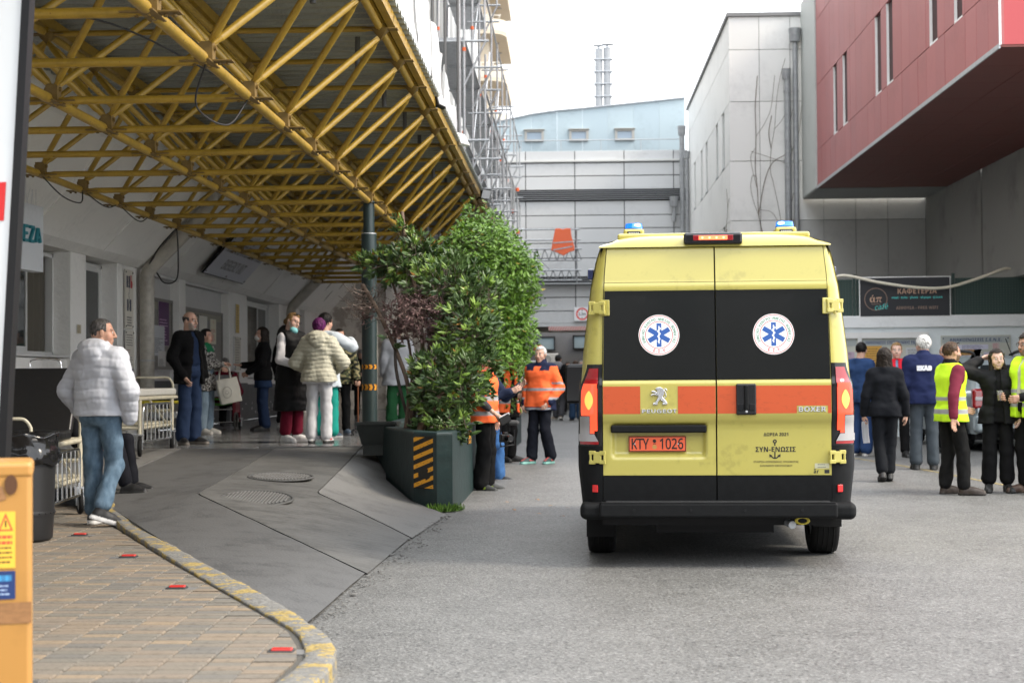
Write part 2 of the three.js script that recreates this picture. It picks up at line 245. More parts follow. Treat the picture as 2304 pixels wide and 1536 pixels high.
  [[-4.11, -13.05, 'nearest the shoe of the walking man'], [-3.24, -11.43, 'second one along from the walking man'], [-2.45, -9.71, 'third along, half way to the kerb tip'], [-1.38, -7.44, 'tucked against the kerb tip']].forEach(([x, z, w2]) => {
    const t = thing('pavement_marker', 'small red marker stud set in the bricks, ' + w2, 'marker', [x, 0.125, z], 0.02, 'red studs along the kerb');
    mesh('housing', rbox(0.125, 0.03, 0.09, 0.006, 0, 0.006, 0), fr, t); mesh('lens', rbox(0.1, 0.022, 0.05, 0.008, 0.004, 0.02, 0.004), lens, t); mesh('grout', box(0.38, 0.03, 0.13, 0, -0.004, 0), M.concrete, t);
  });
}
// two round manhole covers in the ramp
{
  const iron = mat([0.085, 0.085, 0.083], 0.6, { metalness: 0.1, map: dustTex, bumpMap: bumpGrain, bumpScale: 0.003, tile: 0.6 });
  const ribM = mat([0.15, 0.149, 0.145], 0.6, { map: dustTex, tile: 0.6 });  // plate darker than ribs: shade between them is put into the colour
  [[-2.955, 0.307, -14.72, 0.155, 'nearer'], [-3.05, 0.4, -16.45, 0.075, 'farther']].forEach(([x, y, z, sl, w]) => {
    const t = thing('manhole_cover', `${w} of the two round ribbed iron manhole covers in the ramp`, 'manhole cover', [x, y + 0.002, z], 0, 'manhole covers'); t.rotation.set(sl * 0.8, 0, -sl * 0.35);
    mesh('frame', new THREE.TorusGeometry(0.335, 0.016, 6, 48).rotateX(Math.PI / 2).scale(1, 0.7, 1).translate(0, 0.004, 0), iron, t);
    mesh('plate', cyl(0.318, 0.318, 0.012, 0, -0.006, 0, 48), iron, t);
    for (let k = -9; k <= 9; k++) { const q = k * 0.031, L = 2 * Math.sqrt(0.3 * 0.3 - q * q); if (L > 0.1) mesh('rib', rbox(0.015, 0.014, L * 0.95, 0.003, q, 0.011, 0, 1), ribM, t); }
  });
}
// worn yellow line across the yard
{
  const a = [4.42, -25.2], b = [5.75, -18.2], mk = canvasTex(64, 1024, (g, w, h) => { g.fillStyle = '#000'; g.fillRect(0, 0, w, h); for (let k = 0; k < 5200; k++) { const v = rr(90, 210) | 0; g.fillStyle = `rgb(${v},${v},${v})`; if (noise3.noise(k * 0.0, rnd() * 9, 1) > -0.15) g.fillRect(rr(0, w), rr(0, h), rr(1, 7), rr(1, 9)); } }); mk.colorSpace = THREE.NoColorSpace;
  setting(mesh('road_marking', grid(2, 40, (u, v) => { const x = lerp(a[0], b[0], v) + (u - 0.5) * 0.09, z = lerp(a[1], b[1], v); return [x, roadY(-z) + 0.006, z]; }), mat([0.42, 0.32, 0.1], 0.85, { alphaMap: mk, transparent: true })), 'faded yellow line across the yard');
}
// fallen leaves on the road by the planter
{
  const lm = [mat([0.35, 0.16, 0.03], 0.8, { side: THREE.DoubleSide }), mat([0.2, 0.09, 0.03], 0.8, { side: THREE.DoubleSide })];
  [[-0.23, -17.4], [-0.05, -17.1], [-0.4, -18.2], [0.25, -18.4], [-0.75, -17.9], [-0.1, -16.1], [-0.62, -16.9], [0.12, -22.4], [-0.35, -16.4]].forEach(([x, z], k) => {
    const g = grid(4, 4, (u, v) => { const l = (u - 0.5) * 0.075, w = (v - 0.5) * 0.036 * (1 - Math.pow(2 * u - 1, 2)); return [l, 0.008 + 0.2 * w * w * 40 * 0.03 + 0.01 * Math.sin(u * 3), w]; });
    const o = mesh('fallen_leaf', g.rotateY(rr(0, 6)), lm[k % 2]); o.position.set(x, roadY(-z) + 0.004, z); tag(o, 'dry brown leaf lying on the asphalt by the green planter', 'leaf', 'dry leaves on the road');
  });
}
// ---------------------------------------------------------------- yellow space-frame canopy
{
  const grime = tex(256, (u, v) => { const k = 0.82 + 0.5 * (nMid(u, v) - 0.5) + 0.3 * (nFine(u, v) - 0.5), r = smooth(0.66, 0.74, nFine(u, v) * 0.6 + nMid(u, v) * 0.4); return S([lerp(k, 0.35, r), lerp(k * 0.99, 0.22, r), lerp(k * 0.96, 0.2, r)]); }, true);
  M.yellowTube = mat([0.43, 0.272, 0.032], 0.42, { map: grime, tile: 0.8 });
  M.plateDark = mat([0.19, 0.12, 0.03], 0.6, { map: dustTex, tile: 0.4 });
  M.deck = mat([0.3, 0.32, 0.3], 0.5, { map: dustTex, tile: 2.2, metalness: 0.2 });
  const c = thing('canopy', 'yellow tubular space frame canopy with corrugated roof over the hospital entrance', 'canopy', [0, 0, 0]);
  const hb = 3.7, ht = 4.75, XB = [-5.82, -4.19, -2.58], XT = [-5.0, -3.385, -1.79], z0 = -9.62 + 4.5, dz = 1.5, N = 21;
  const zb = (k) => z0 - k * dz, zt = (k) => z0 - k * dz - dz / 2;
  // one bar: tube with flattened, pinched ends
  function tube(name, a, b, r, m = M.yellowTube) {
    const p = V(...a), q = V(...b), d = q.clone().sub(p), L = d.length(); d.normalize(); const e = 0.14, f = 0.055, g = [];
    const P = (t) => p.clone().addScaledVector(d, t).toArray();
    g.push(rod(P(e), P(L - e), r, 10)); g.push(rod(P(f), P(e), r * 0.45, 8, r), rod(P(L - e), P(L - f), r, 8, r * 0.45)); g.push(beam(P(f - 0.03), P(e * 0.75), 0.012, r * 1.5), beam(P(L - e * 0.75), P(L - f + 0.03), 0.012, r * 1.5));
    return mesh(name, g, m, c);
  }
  const boltHead = new THREE.CylinderGeometry(0.014, 0.014, 0.016, 6);
  for (let k = 0; k <= N; k++) {
    for (let i = 0; i < 3; i++) {
      const nd = [XB[i], hb, zb(k)];
      // bottom node: two flat plates and a little bent seat for the diagonals
      const pl = bevelled([[-0.19, -0.055], [0.19, -0.055], [0.19, 0.055], [-0.19, 0.055]], 0.012, 0.003, 1).rotateX(Math.PI / 2), pl2 = bevelled([[-0.055, -0.17], [0.055, -0.17], [0.055, 0.17], [-0.055, 0.17]], 0.012, 0.003, 1).rotateX(Math.PI / 2);
      const bolts = [-0.15, -0.09, 0.09, 0.15].flatMap((s) => [boltHead.clone().translate(s, -0.024, 0), boltHead.clone().translate(0, -0.024, s)]);
      mesh('node_plate', [pl.translate(...nd), pl2.translate(nd[0], nd[1] - 0.012, nd[2]), ...bolts.map((b) => b.translate(...nd)), beam([nd[0], hb, nd[2]], [nd[0], hb + 0.13, nd[2]], 0.1, 0.1), rod([nd[0] - 0.07, hb + 0.09, nd[2]], [nd[0] + 0.07, hb + 0.09, nd[2]], 0.02, 6)], M.plateDark, c);
      if (k < N) tube('chord_bar', nd, [XB[i], hb, zb(k + 1)], 0.041);
      if (i < 2) tube('cross_bar', nd, [XB[i + 1], hb, zb(k)], 0.034);
    }
    if (k < N) for (let i = 0; i < 3; i++) {
      const tn = [XT[i], ht, zt(k)];
      mesh('node_plate', [bevelled([[-0.17, -0.05], [0.17, -0.05], [0.17, 0.05], [-0.17, 0.05]], 0.012, 0.003, 1).rotateX(Math.PI / 2).translate(...tn), new THREE.ConeGeometry(0.11, 0.11, 4, 1).rotateY(Math.PI / 4).rotateX(Math.PI).translate(tn[0], tn[1] - 0.06, tn[2])], M.plateDark, c);
      if (k < N - 1) tube('top_chord_bar', tn, [XT[i], ht, zt(k + 1)], 0.036);
      if (i < 2) tube('top_cross_bar', tn, [XT[i + 1], ht, zt(k)], 0.028);
      for (const b of [i, i + 1]) if (b < 3) for (const s of [0, 1]) tube('diagonal_bar', [XB[b], hb + 0.09, zb(k + s)], [tn[0], tn[1] - 0.07, tn[2]], 0.031);
    }
  }
  const za = zt(0) + 0.9, ze = zt(N - 1) - 0.9;
  for (const x of XT) { mesh('purlin', [bar(x - 0.035, x + 0.035, ht + 0.06, ht + 0.16, za, ze)], M.yellowTube, c); for (let k = 0; k < N; k++) mesh('purlin_post', beam([x, ht, zt(k)], [x, ht + 0.07, zt(k)], 0.05, 0.05), M.yellowTube, c); }
  mesh('edge_beam', [bar(-1.735, -1.66, ht + 0.045, ht + 0.155, za, ze)], M.yellowTube, c);
  for (let k = 0; k < N; k++) mesh('outrigger', beam([XT[2], ht + 0.09, zt(k)], [-1.66, ht + 0.09, zt(k)], 0.04, 0.06), M.yellowTube, c);
  // corrugated roof sheets, ribs running across the canopy
  const per = 0.25, sheetL = 6 * per, y0 = ht + 0.162;
  for (let z = za + 0.1, s = 0; z > ze - 0.1; z -= sheetL, s++) {
    const pts = []; for (let k = 0; k < 6; k++) for (const [t, h] of [[0, 0], [0.3, 0], [0.42, 0.045], [0.88, 0.045]]) pts.push([z - (k + t) * per, y0 + h + (s % 2) * 0.002]); pts.push([z - sheetL, y0 + (s % 2) * 0.002]);
    const up = pts.map(([a, b]) => [a, b + 0.003]).reverse(), sh = poly([...pts, ...up], 4.36).rotateY(Math.PI / 2);   // shape (z, y) extruded along x
    const g = poly([...pts, ...up].map(([a, b]) => [-a, b]), 4.36).rotateY(-Math.PI / 2).scale(1, 1, 1); g.applyMatrix4(new THREE.Matrix4().makeScale(-1, 1, 1)); g.applyMatrix4(new THREE.Matrix4().makeTranslation(-5.97, 0, 0));
    g.computeBoundingBox(); const bb = g.boundingBox; g.translate(-5.97 - bb.min.x, 0, 0); if (bb.max.z > 0) g.applyMatrix4(new THREE.Matrix4().makeScale(1, 1, -1));
    mesh('roof_sheet', g, M.deck, c);
  }
  // hanging service cables
  const wire = mat([0.02, 0.02, 0.02], 0.6);
  for (const p of [[[XB[2], hb, -11.1], [-2.75, 3.45, -11.5], [-2.65, 3.4, -12.1], [XB[2], hb, -12.6]], [[XB[0], hb, -17.1], [-5.7, 3.5, -17.5], [-5.75, 3.52, -18.3], [XB[0], hb, -18.6]], [[XB[0], hb, -18.6], [-5.75, 3.58, -19.3], [XB[0], hb, -20.1]], [[XB[0], hb, -20.1], [-5.78, 3.56, -20.9], [XB[0], hb, -21.6]], [[-5.0, 4.3, -10], [-4.4, 4.05, -11], [-3.6, 4.2, -12], [-2.6, 3.75, -12.6]], [[-3.38, 4.7, -10.2], [-3.2, 4.4, -11.3], [-3.0, 4.1, -12.8], [-2.6, 3.75, -14.1]]]) mesh('cable', hose(p, 0.008, 5), wire, c);
}
// round support column in dark green with hazard tape
{
  M.greenCol = mat([0.018, 0.036, 0.036], 0.42, { map: dustTex, tile: 1.1 });
  const t = thing('support_column', 'round dark green steel column carrying the yellow canopy', 'column', [-2.58, 0.56, -20.12]);
  mesh('shaft', [cyl(0.098, 0.098, 2.72, 0, 0, 0, 28)], M.greenCol, t);
  mesh('upper_pipe', [cyl(0.072, 0.072, 0.42, 0, 2.72, 0, 24), cyl(0.1, 0.1, 0.012, 0, 3.125, 0, 20)], M.greenCol, t);
  mesh('collar', new THREE.TorusGeometry(0.086, 0.012, 6, 28).rotateX(Math.PI / 2).translate(0, 2.722, 0), M.galv, t);
  const tape = canvasTex(512, 48, (g, w, h) => { g.fillStyle = '#15140f'; g.fillRect(0, 0, w, h); g.fillStyle = '#d9911a'; for (let k = -1; k < 10; k++) { const x = k * 58; g.beginPath(); g.moveTo(x, 0); g.lineTo(x + 32, 0); g.lineTo(x + 46, h / 2); g.lineTo(x + 32, h); g.lineTo(x, h); g.lineTo(x + 14, h / 2); g.fill(); } g.fillStyle = '#131510'; for (let k = 0; k < 40; k++) g.fillRect(rr(0, w), rr(0, h), rr(3, 14), rr(1, 4)); });
  for (const [y, h] of [[1.02, 0.055], [0.76, 0.075]]) mesh('hazard_tape', new THREE.CylinderGeometry(0.1, 0.1, h, 32, 1, true).translate(0, y, 0), mat([1, 1, 1], 0.6, { map: tape }), t);
}
// floodlights and a lamp on the canopy edge
function floodlight(pos, turn, tilt, label, dark) {
  const t = thing('floodlight', label, 'floodlight', pos, turn, 'floodlights on the canopy edge'); const m = dark ? M.black : M.alu;
  const b = new THREE.Group(); b.name = 'head'; b.rotation.x = tilt; t.add(b); mesh('case', rbox(0.26, 0.2, 0.06, 0.012, 0, 0, 0), m, b); mesh('lens', box(0.22, 0.16, 0.006, 0, 0, 0.032), mat([0.5, 0.52, 0.52], 0.15), b);
  mesh('bracket', [beam([-0.14, -0.02, 0], [-0.14, -0.02, -0.13], 0.012, 0.03), beam([0.14, -0.02, 0], [0.14, -0.02, -0.13], 0.012, 0.03), beam([-0.14, -0.02, -0.13], [0.14, -0.02, -0.13], 0.03, 0.012), rod([0, -0.02, -0.13], [0, -0.1, -0.2], 0.012)], m, t); return t;
}
floodlight([-1.6, 4.98, -23.4], 1.15, -0.5, 'pale grey floodlight tilted up on the canopy edge before the white sheeting', false);
floodlight([-1.58, 4.86, -29.3], 0.9, 0.35, 'small black floodlight at the far end of the canopy edge above the tree', true);
floodlight([-1.63, 4.9, -19.6], 1.3, -0.3, 'black floodlight with loose cable near the middle of the canopy edge', true);

// ---------------------------------------------------------------- hospital wing under the canopy
{
  const b = thing('hospital_wing', 'off white hospital wing with sloping soffit, piers and windows behind the canopy', 'building');
  const X = -7.07, F = 0.56, T = 3.26;
  // sloping soffit and the wall above
  const prof = [[-7.06, T], [-6.9, T + 0.1], [-5.98, 4.36], [-5.88, 4.5], [-5.86, 5.6], [-9.5, 5.6], [-9.5, T]];
  mesh('sloped_soffit', poly(prof, 41).translate(0, 0, -45), M.plaster, b);
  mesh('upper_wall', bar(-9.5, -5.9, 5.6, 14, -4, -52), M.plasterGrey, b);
  for (const z of [-16.2, -19.9, -23.1, -27, -31, -35.2, -39]) mesh('soffit_rib', poly([[-6.9, T + 0.1], [-5.98, 4.36], [-6.03, 4.42], [-6.94, T + 0.18]], 0.05).translate(0.012, -0.012, z), M.plaster, b);
  const pier = (z0, z1, x1 = X, y1 = T) => mesh('pier', rbox(0.5, y1 - F, Math.abs(z1 - z0), 0.012, x1 - 0.25, (F + y1) / 2, (z0 + z1) / 2), M.plaster, b);
  pier(-8, -16.2); pier(-16.2, -19.0); pier(-22.05, -22.75); pier(-24.35, -25.85); pier(-28.25, -28.72); pier(-32.4, -34.2); pier(-38.0, -39.4); pier(-40.3, -40.9); pier(-41.7, -45);
  const wallBit = (z0, z1, y0, y1, x = X - 0.06, m = M.plaster) => mesh('wall', bar(x - 0.3, x, y0, y1, z0, z1), m, b);
  // sliding windows: outer frame, sashes, panes
  const glassM = mat([0.03, 0.034, 0.034], 0.05, { specularIntensity: 1 }), curtain = mat([0.1, 0.09, 0.07], 0.9);
  function win(z0, z1, y0, y1, n, x = X - 0.34, opened) {
    const w = new THREE.Group(); w.name = 'window'; w.position.set(x, 0, 0); b.add(w); const f = 0.055, L = Math.abs(z1 - z0), zc = (z0 + z1) / 2;
    mesh('frame', [bar(-0.05, 0.05, y0, y0 + f, z0, z1), bar(-0.05, 0.05, y1 - f, y1, z0, z1), bar(-0.05, 0.05, y0, y1, z0, z0 - f), bar(-0.05, 0.05, y0, y1, z1 + f, z1)], M.alu, w);
    for (let k = 0; k < n; k++) { const a = z0 - f - (L - 2 * f) * k / n, c2 = z0 - f - (L - 2 * f) * (k + 1) / n, xo = k % 2 ? 0.02 : -0.02; if (opened === k) { mesh('curtain', grid(30, 1, (u, v) => [-0.09 + 0.03 * Math.sin(u * 26), lerp(y0, y1, v), lerp(a, c2, u)]), curtain, w); continue; }
      mesh('sash', [bar(xo - 0.018, xo + 0.018, y0 + f, y1 - f, a, a - 0.05), bar(xo - 0.018, xo + 0.018, y0 + f, y1 - f, c2 + 0.05, c2), bar(xo - 0.018, xo + 0.018, y0 + f, y0 + f + 0.06, a - 0.05, c2 + 0.05), bar(xo - 0.018, xo + 0.018, y1 - f - 0.06, y1 - f, a - 0.05, c2 + 0.05)], M.alu, w); mesh('pane', bar(xo - 0.003, xo + 0.003, y0 + f + 0.05, y1 - f - 0.05, a - 0.04, c2 + 0.04), glassM, w); }
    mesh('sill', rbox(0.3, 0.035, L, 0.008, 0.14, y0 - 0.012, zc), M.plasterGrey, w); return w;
  }
  wallBit(-19.0, -22.05, F, 1.74); wallBit(-22.75, -24.35, F, 1.74); wallBit(-34.2, -38.0, F, 1.45);
  win(-19.0, -22.05, 1.78, 3.22, 3, X - 0.3, 2); win(-22.75, -24.35, 1.78, 3.22, 2, X - 0.3); win(-34.2, -38.0, 1.5, 3.22, 3, X - 0.3); win(-39.4, -40.3, 1.5, 3.2, 1, X - 0.3); win(-40.9, -41.7, 1.5, 3.2, 1, X - 0.3);
  wallBit(-39.4, -40.3, F, 1.45); wallBit(-40.9, -41.7, F, 1.45);
  mesh('room_wall', [bar(-9.4, -9.3, F, T, -8, -45), bar(-9.4, -7.6, F, T, -45, -45.2)], M.plasterGrey, b);
  // recess with the notice boards
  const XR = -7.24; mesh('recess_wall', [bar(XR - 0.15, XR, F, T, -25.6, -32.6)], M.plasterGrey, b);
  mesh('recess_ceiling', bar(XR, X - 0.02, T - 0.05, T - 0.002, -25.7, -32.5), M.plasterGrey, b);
  mesh('plinth', [bar(X - 0.3, X + 0.012, F, 1.36, -32.39, -34.22), bar(X - 0.3, X - 0.045, F, 1.33, -34.22, -38.0), bar(X - 0.3, X + 0.012, F, 1.36, -38.0, -39.42), bar(XR, XR + 0.03, F, 1.42, -25.7, -32.42)], M.plinth, b);
  const chipsW = []; for (let k = 0; k < 26; k++) chipsW.push(ell(X + 0.013, rr(0.68, 0.92), rr(-32.5, -38), 0.004, rr(0.006, 0.03), rr(0.01, 0.05), 6)); mesh('paint_chip', chipsW, M.white, b).userData.kind = 'stuff';
  // peeled plaster on the soffit near its far end: scabs of bare render
  for (const [z, t] of [[-41.5, 0.55], [-42.6, 0.35], [-43.2, 0.7], [-38.8, 0.62]]) { const x = lerp(-6.9, -5.98, t), y = lerp(T + 0.1, 4.36, t); const g = new THREE.CircleGeometry(1, 9); const p = g.attributes.position; for (let i = 1; i < p.count; i++) { const q = rr(0.5, 1.2); p.setXY(i, p.getX(i) * q, p.getY(i) * q); } g.scale(0.08, 0.2, 1).rotateY(Math.PI / 2).rotateZ(-Math.atan2(0.92, 1.0) + 0.02); mesh('bare_render', g.translate(x + 0.006, y - 0.006, z), mat([0.17, 0.15, 0.12], 0.95), b); }
  // far old wall closing the passage, with stains of damp
  const stain = tex(512, (u, v) => { const s = smooth(0.52, 0.6, nMid(u, v) * 0.7 + nFine(u, v) * 0.3), k = 0.9 + 0.3 * (nFine(u, v) - 0.5); return S([lerp(0.68, 0.42, s) * k, lerp(0.65, 0.38, s) * k, lerp(0.59, 0.33, s) * k]); }, true);
  mesh('old_wall', bar(-7.4, -2.4, F - 0.1, 5.6, -45.2, -45.6), mat([1, 1, 1], 0.92, { map: stain, tile: 2.4 }), b);
  mesh('cornice', [bar(-5.3, -4.9, F, 4.4, -45.0, -45.2), bar(-6.2, -2.4, 4.3, 4.55, -45.0, -45.2), rod([-5.6, F, -45.05], [-5.6, 4.5, -45.05], 0.06, 10)], M.plaster, b);
  mesh('arch', new THREE.TorusGeometry(0.7, 0.1, 6, 20, Math.PI).translate(-3.8, 3.3, -45.15), M.plaster, b);
}
// cream rainwater pipes that follow the soffit
function rainPipe(z, label) {
  const t = thing('rainwater_pipe', label, 'drainpipe', [0, 0, z], 0, 'cream rainwater pipes on the hospital wing'), m = mat([0.47, 0.44, 0.38], 0.55, { map: dustTex, tile: 0.8 });
  mesh('pipe', hose([[-6.9, 0.58, 0], [-6.9, 1.6, 0], [-6.9, 3.0, 0], [-6.89, 3.16, 0], [-6.82, 3.28, 0], [-6.5, 3.6, 0], [-6.0, 4.1, 0], [-5.86, 4.26, 0], [-5.8, 4.42, 0], [-5.8, 4.88, 0]], 0.115, 14, 80), m, t);
  for (const y of [1.25, 2.86, 3.05]) mesh('coupling', new THREE.CylinderGeometry(0.123, 0.123, 0.05, 18).translate(-6.9, y, 0), m, t);
  mesh('clip', new THREE.CylinderGeometry(0.126, 0.126, 0.02, 18).translate(-6.9, 1.75, 0), M.galv, t);
}
rainPipe(-25.45, 'thick cream rainwater pipe bending along the soffit beside the first pier'); rainPipe(-38.7, 'cream rainwater pipe farther along, behind the people in conversation');
// loose black cable looping from the canopy to the soffit
tag(mesh('hanging_cable', [hose([[-5.82, 3.68, -23.1], [-6.2, 3.45, -23.6], [-6.55, 3.25, -24.3], [-6.72, 3.42, -25.2]], 0.012, 5), hose([[-5.82, 3.68, -23.1], [-5.95, 3.35, -23.7], [-6.2, 3.02, -24.6], [-6.55, 3.0, -25.2], [-6.75, 3.18, -25.5]], 0.012, 5)], mat([0.02, 0.02, 0.02], 0.6)), 'loose black cable looping from the canopy down to the rainwater pipe', 'cable');

// ---------------------------------------------------------------- signs and posters on the wing
const INK = '#1c2440';
const lines = (g, x, y, w, n, step, h, col, ragged = 0.3) => { g.fillStyle = col; for (let k = 0; k < n; k++) { let cx = x; const end = x + w * (1 - rnd() * ragged); while (cx < end) { const l = rr(6, 26); g.fillRect(cx, y + k * step, Math.min(l, end - cx), h); cx += l + 4; } } };
function panelSign(name, label, cat, c, w, h, draw, px, o = {}) {        // flat panel facing +x at c, w along z
  const t = thing(name, label, cat, c, Math.PI / 2, o.group), d = o.depth ?? 0.02;
  mesh('board', rbox(w, h, d, 0.006, 0, 0, d / 2), o.back ?? M.white, t);
  mesh('print', new THREE.PlaneGeometry(w - 0.012, h - 0.012).translate(0, 0, d + 0.003), mat([1, 1, 1], o.rough ?? 0.5, { map: canvasTex(px, Math.round(px * h / w), draw) }), t);
  if (o.screws) for (const sx of [-1, 1]) for (const sy of [-1, 1]) mesh('screw', new THREE.CylinderGeometry(0.012, 0.012, 0.01, 8).rotateX(Math.PI / 2).translate(sx * (w / 2 - 0.04), sy * (h / 2 - 0.04), d + 0.008), M.black, t);
  return t;
}
const paperBg = (g, w, h, col = '#d9d6cc') => { g.fillStyle = col; g.fillRect(0, 0, w, h); };
// emergency sign lying on the soffit slope
{
  const t = thing('emergency_sign', 'white emergency unit sign with black lettering fixed to the sloping soffit', 'sign', [-6.42, 3.76, -30.2]); t.rotation.set(0, Math.PI / 2, 0);
  const tilt = new THREE.Group(); tilt.name = 'panel'; tilt.rotation.x = Math.atan2(0.92, 1.0) ; t.add(tilt);
  mesh('backing', rbox(3.5, 0.94, 0.03, 0.006, 0, 0, 0.04), M.black, tilt);
  mesh('face', new THREE.PlaneGeometry(3.46, 0.9).translate(0, 0, 0.058), mat([0.8, 0.8, 0.82], 0.35, { map: canvasTex(1400, 364, (g, w, h) => { paperBg(g, w, h, '#c9cdd6'); g.fillStyle = '#11131c'; g.textAlign = 'center'; g.save(); g.translate(w / 2, 145); g.scale(1, 1.5); g.font = 'bold 92px sans-serif'; g.fillText('ΤΜΗΜΑ ΕΠΕΙΓΟΝΤΩΝ ΠΕΡΙΣΤΑΤΙΚΩΝ', 0, 0, w * 0.93); g.restore(); g.save(); g.translate(w * 0.5, 295); g.scale(1, 1.5); g.font = 'bold 88px sans-serif'; g.fillText('EMERGENCY UNIT', 0, 0, w * 0.52); g.restore(); }) }), tilt);
  for (const sx of [-1.68, 0, 1.68]) for (const sy of [-0.4, 0.4]) mesh('screw', new THREE.CylinderGeometry(0.015, 0.015, 0.012, 8).rotateX(Math.PI / 2).translate(sx, sy, 0.064), M.black, tilt);
}
// bank sign projecting over the window, with bird spikes
{
  const t = thing('bank_sign', 'white box sign with raised teal letters hanging over the first window', 'sign', [-6.56, 2.8, -18.35], Math.PI / 2 - 0.1);
  mesh('panel', rbox(1.3, 0.8, 0.14, 0.008, 0, 0.35, 0), mat([0.6, 0.62, 0.64], 0.4, { map: plasterTex, tile: 1 }), t);
  const g = canvasTex(1024, 256, (c, w, h) => { c.fillStyle = '#b9bdc0'; c.fillRect(0, 0, w, h); });
  const tealM = mat([0.02, 0.2, 0.24], 0.45), seg = { T: [[0, 1, 1, 1], [0.5, 1, 0.5, 0]], Ρ: [[0, 0, 0, 1], [0, 1, 0.8, 1], [0.8, 1, 0.8, 0.5], [0.8, 0.5, 0, 0.5]], A: [[0, 0, 0.5, 1], [0.5, 1, 1, 0], [0.22, 0.36, 0.78, 0.36]], Π: [[0, 0, 0, 1], [0, 1, 0.9, 1], [0.9, 1, 0.9, 0]], E: [[0, 0, 0, 1], [0, 1, 0.8, 1], [0, 0.5, 0.7, 0.5], [0, 0, 0.8, 0]], Z: [[0, 1, 0.9, 1], [0.9, 1, 0, 0], [0, 0, 0.9, 0]] };
  ['T', 'Ρ', 'A', 'Π', 'E', 'Z', 'A'].forEach((ch, k) => mesh('letter', seg[ch].map(([a, b, c2, d], q) => beam([a * 0.12, b * 0.17, q * 0.0012], [c2 * 0.12, d * 0.17, q * 0.0012], 0.034, 0.034).translate(-0.6 + k * 0.165, 0.3, 0.09)), tealM, t));
  for (let k = 0; k < 18; k++) mesh('spike', rod([-0.6 + k * 0.07, 0.74, 0], [-0.6 + k * 0.07 + rr(-0.09, 0.09), 0.95, rr(-0.06, 0.06)], 0.0028, 4), M.steel, t);
  mesh('arm', [bar(-0.62, -0.5, 0.7, 0.74, -0.4, 0), bar(0.5, 0.62, 0.7, 0.74, -0.4, 0)], M.galv, t);
}
panelSign('hospital_crest_sign', 'tall cream plaque with blue and red hospital emblem above the text plaque', 'plaque', [-7.055, 2.72, -24.88], 0.46, 0.94, (g, w, h) => { paperBg(g, w, h, '#cfcabd'); g.fillStyle = INK; for (const [x, y] of [[0.14, 0.1], [0.4, 0.1], [0.2, 0.5], [0.55, 0.5]]) g.fillRect(w * x, h * y, w * 0.2, h * 0.2); g.fillStyle = '#b3202a'; g.beginPath(); g.arc(w * 0.78, h * 0.24, w * 0.13, 0, 7); g.fill(); g.fillRect(w * 0.65, h * 0.08, w * 0.12, h * 0.22); g.strokeStyle = INK; g.lineWidth = w * 0.035; g.beginPath(); for (let k = 0; k <= 40; k++) g.lineTo(w * (0.48 + 0.05 * Math.sin(k * 0.5)), h * (0.12 + k * 0.014)); g.stroke(); lines(g, w * 0.18, h * 0.8, w * 0.66, 4, h * 0.045, h * 0.022, '#3a3a3a', 0.15); }, 300, { screws: true, back: mat([0.5, 0.47, 0.42], 0.6) });
panelSign('text_plaque', 'white framed text plaque with small flags fixed below the emblem plaque', 'plaque', [-7.055, 1.86, -24.9], 0.5, 0.74, (g, w, h) => { paperBg(g, w, h, '#cdc9bd'); lines(g, w * 0.1, h * 0.09, w * 0.8, 5, h * 0.055, h * 0.02, '#3b3b3e', 0.1); lines(g, w * 0.08, h * 0.42, w * 0.5, 2, h * 0.05, h * 0.015, '#7a3a3a'); lines(g, w * 0.08, h * 0.58, w * 0.8, 4, h * 0.05, h * 0.018, '#44444c', 0.2); g.fillStyle = '#24366e'; g.fillRect(w * 0.78, h * 0.83, w * 0.13, h * 0.1); g.fillStyle = '#a14a55'; for (let k = 0; k < 4; k++) g.fillRect(w * 0.08, h * (0.82 + k * 0.035), w * 0.13, h * 0.018); }, 340, { screws: true, back: mat([0.3, 0.29, 0.27], 0.6) });
panelSign('dark_plaque', 'dark brown plaque below the white framed text plaque', 'plaque', [-7.055, 1.24, -24.92], 0.48, 0.42, (g, w, h) => { paperBg(g, w, h, '#26211e'); lines(g, w * 0.2, h * 0.16, w * 0.7, 5, h * 0.15, h * 0.03, '#77706a'); }, 260, { back: M.black });
panelSign('small_paper_label', 'small faded paper label stuck on the pier between the two windows', 'label', [-7.062, 2.17, -22.38], 0.2, 0.14, (g, w, h) => { paperBg(g, w, h, '#b5ab90'); lines(g, 14, 20, w - 28, 4, h * 0.2, 8, '#6d6450'); }, 160, { depth: 0.004 });
panelSign('yellow_notice', 'narrow yellow notice at the top of the pier beside the sliding windows', 'notice', [-7.055, 2.72, -33.1], 0.36, 0.62, (g, w, h) => { paperBg(g, w, h, '#c5a54a'); lines(g, w * 0.15, h * 0.1, w * 0.7, 9, h * 0.09, h * 0.03, '#6a5420'); }, 200, { depth: 0.008 });
panelSign('white_text_plaque', 'white text plaque below the yellow notice on the same pier', 'plaque', [-7.055, 1.98, -33.05], 0.62, 0.72, (g, w, h) => { paperBg(g, w, h, '#c3bfb0'); lines(g, w * 0.1, h * 0.08, w * 0.8, 11, h * 0.075, h * 0.02, '#46443f', 0.4); g.fillStyle = '#2a3c70'; g.fillRect(w * 0.08, h * 0.8, w * 0.12, h * 0.12); }, 300, { screws: true });
panelSign('brass_plate', 'narrow dark brass plate under the white plaque on the pier', 'plate', [-7.055, 1.43, -33.05], 0.3, 0.34, (g, w, h) => { paperBg(g, w, h, '#5b5132'); lines(g, w * 0.15, h * 0.12, w * 0.7, 6, h * 0.13, h * 0.04, '#a39a72'); }, 160);
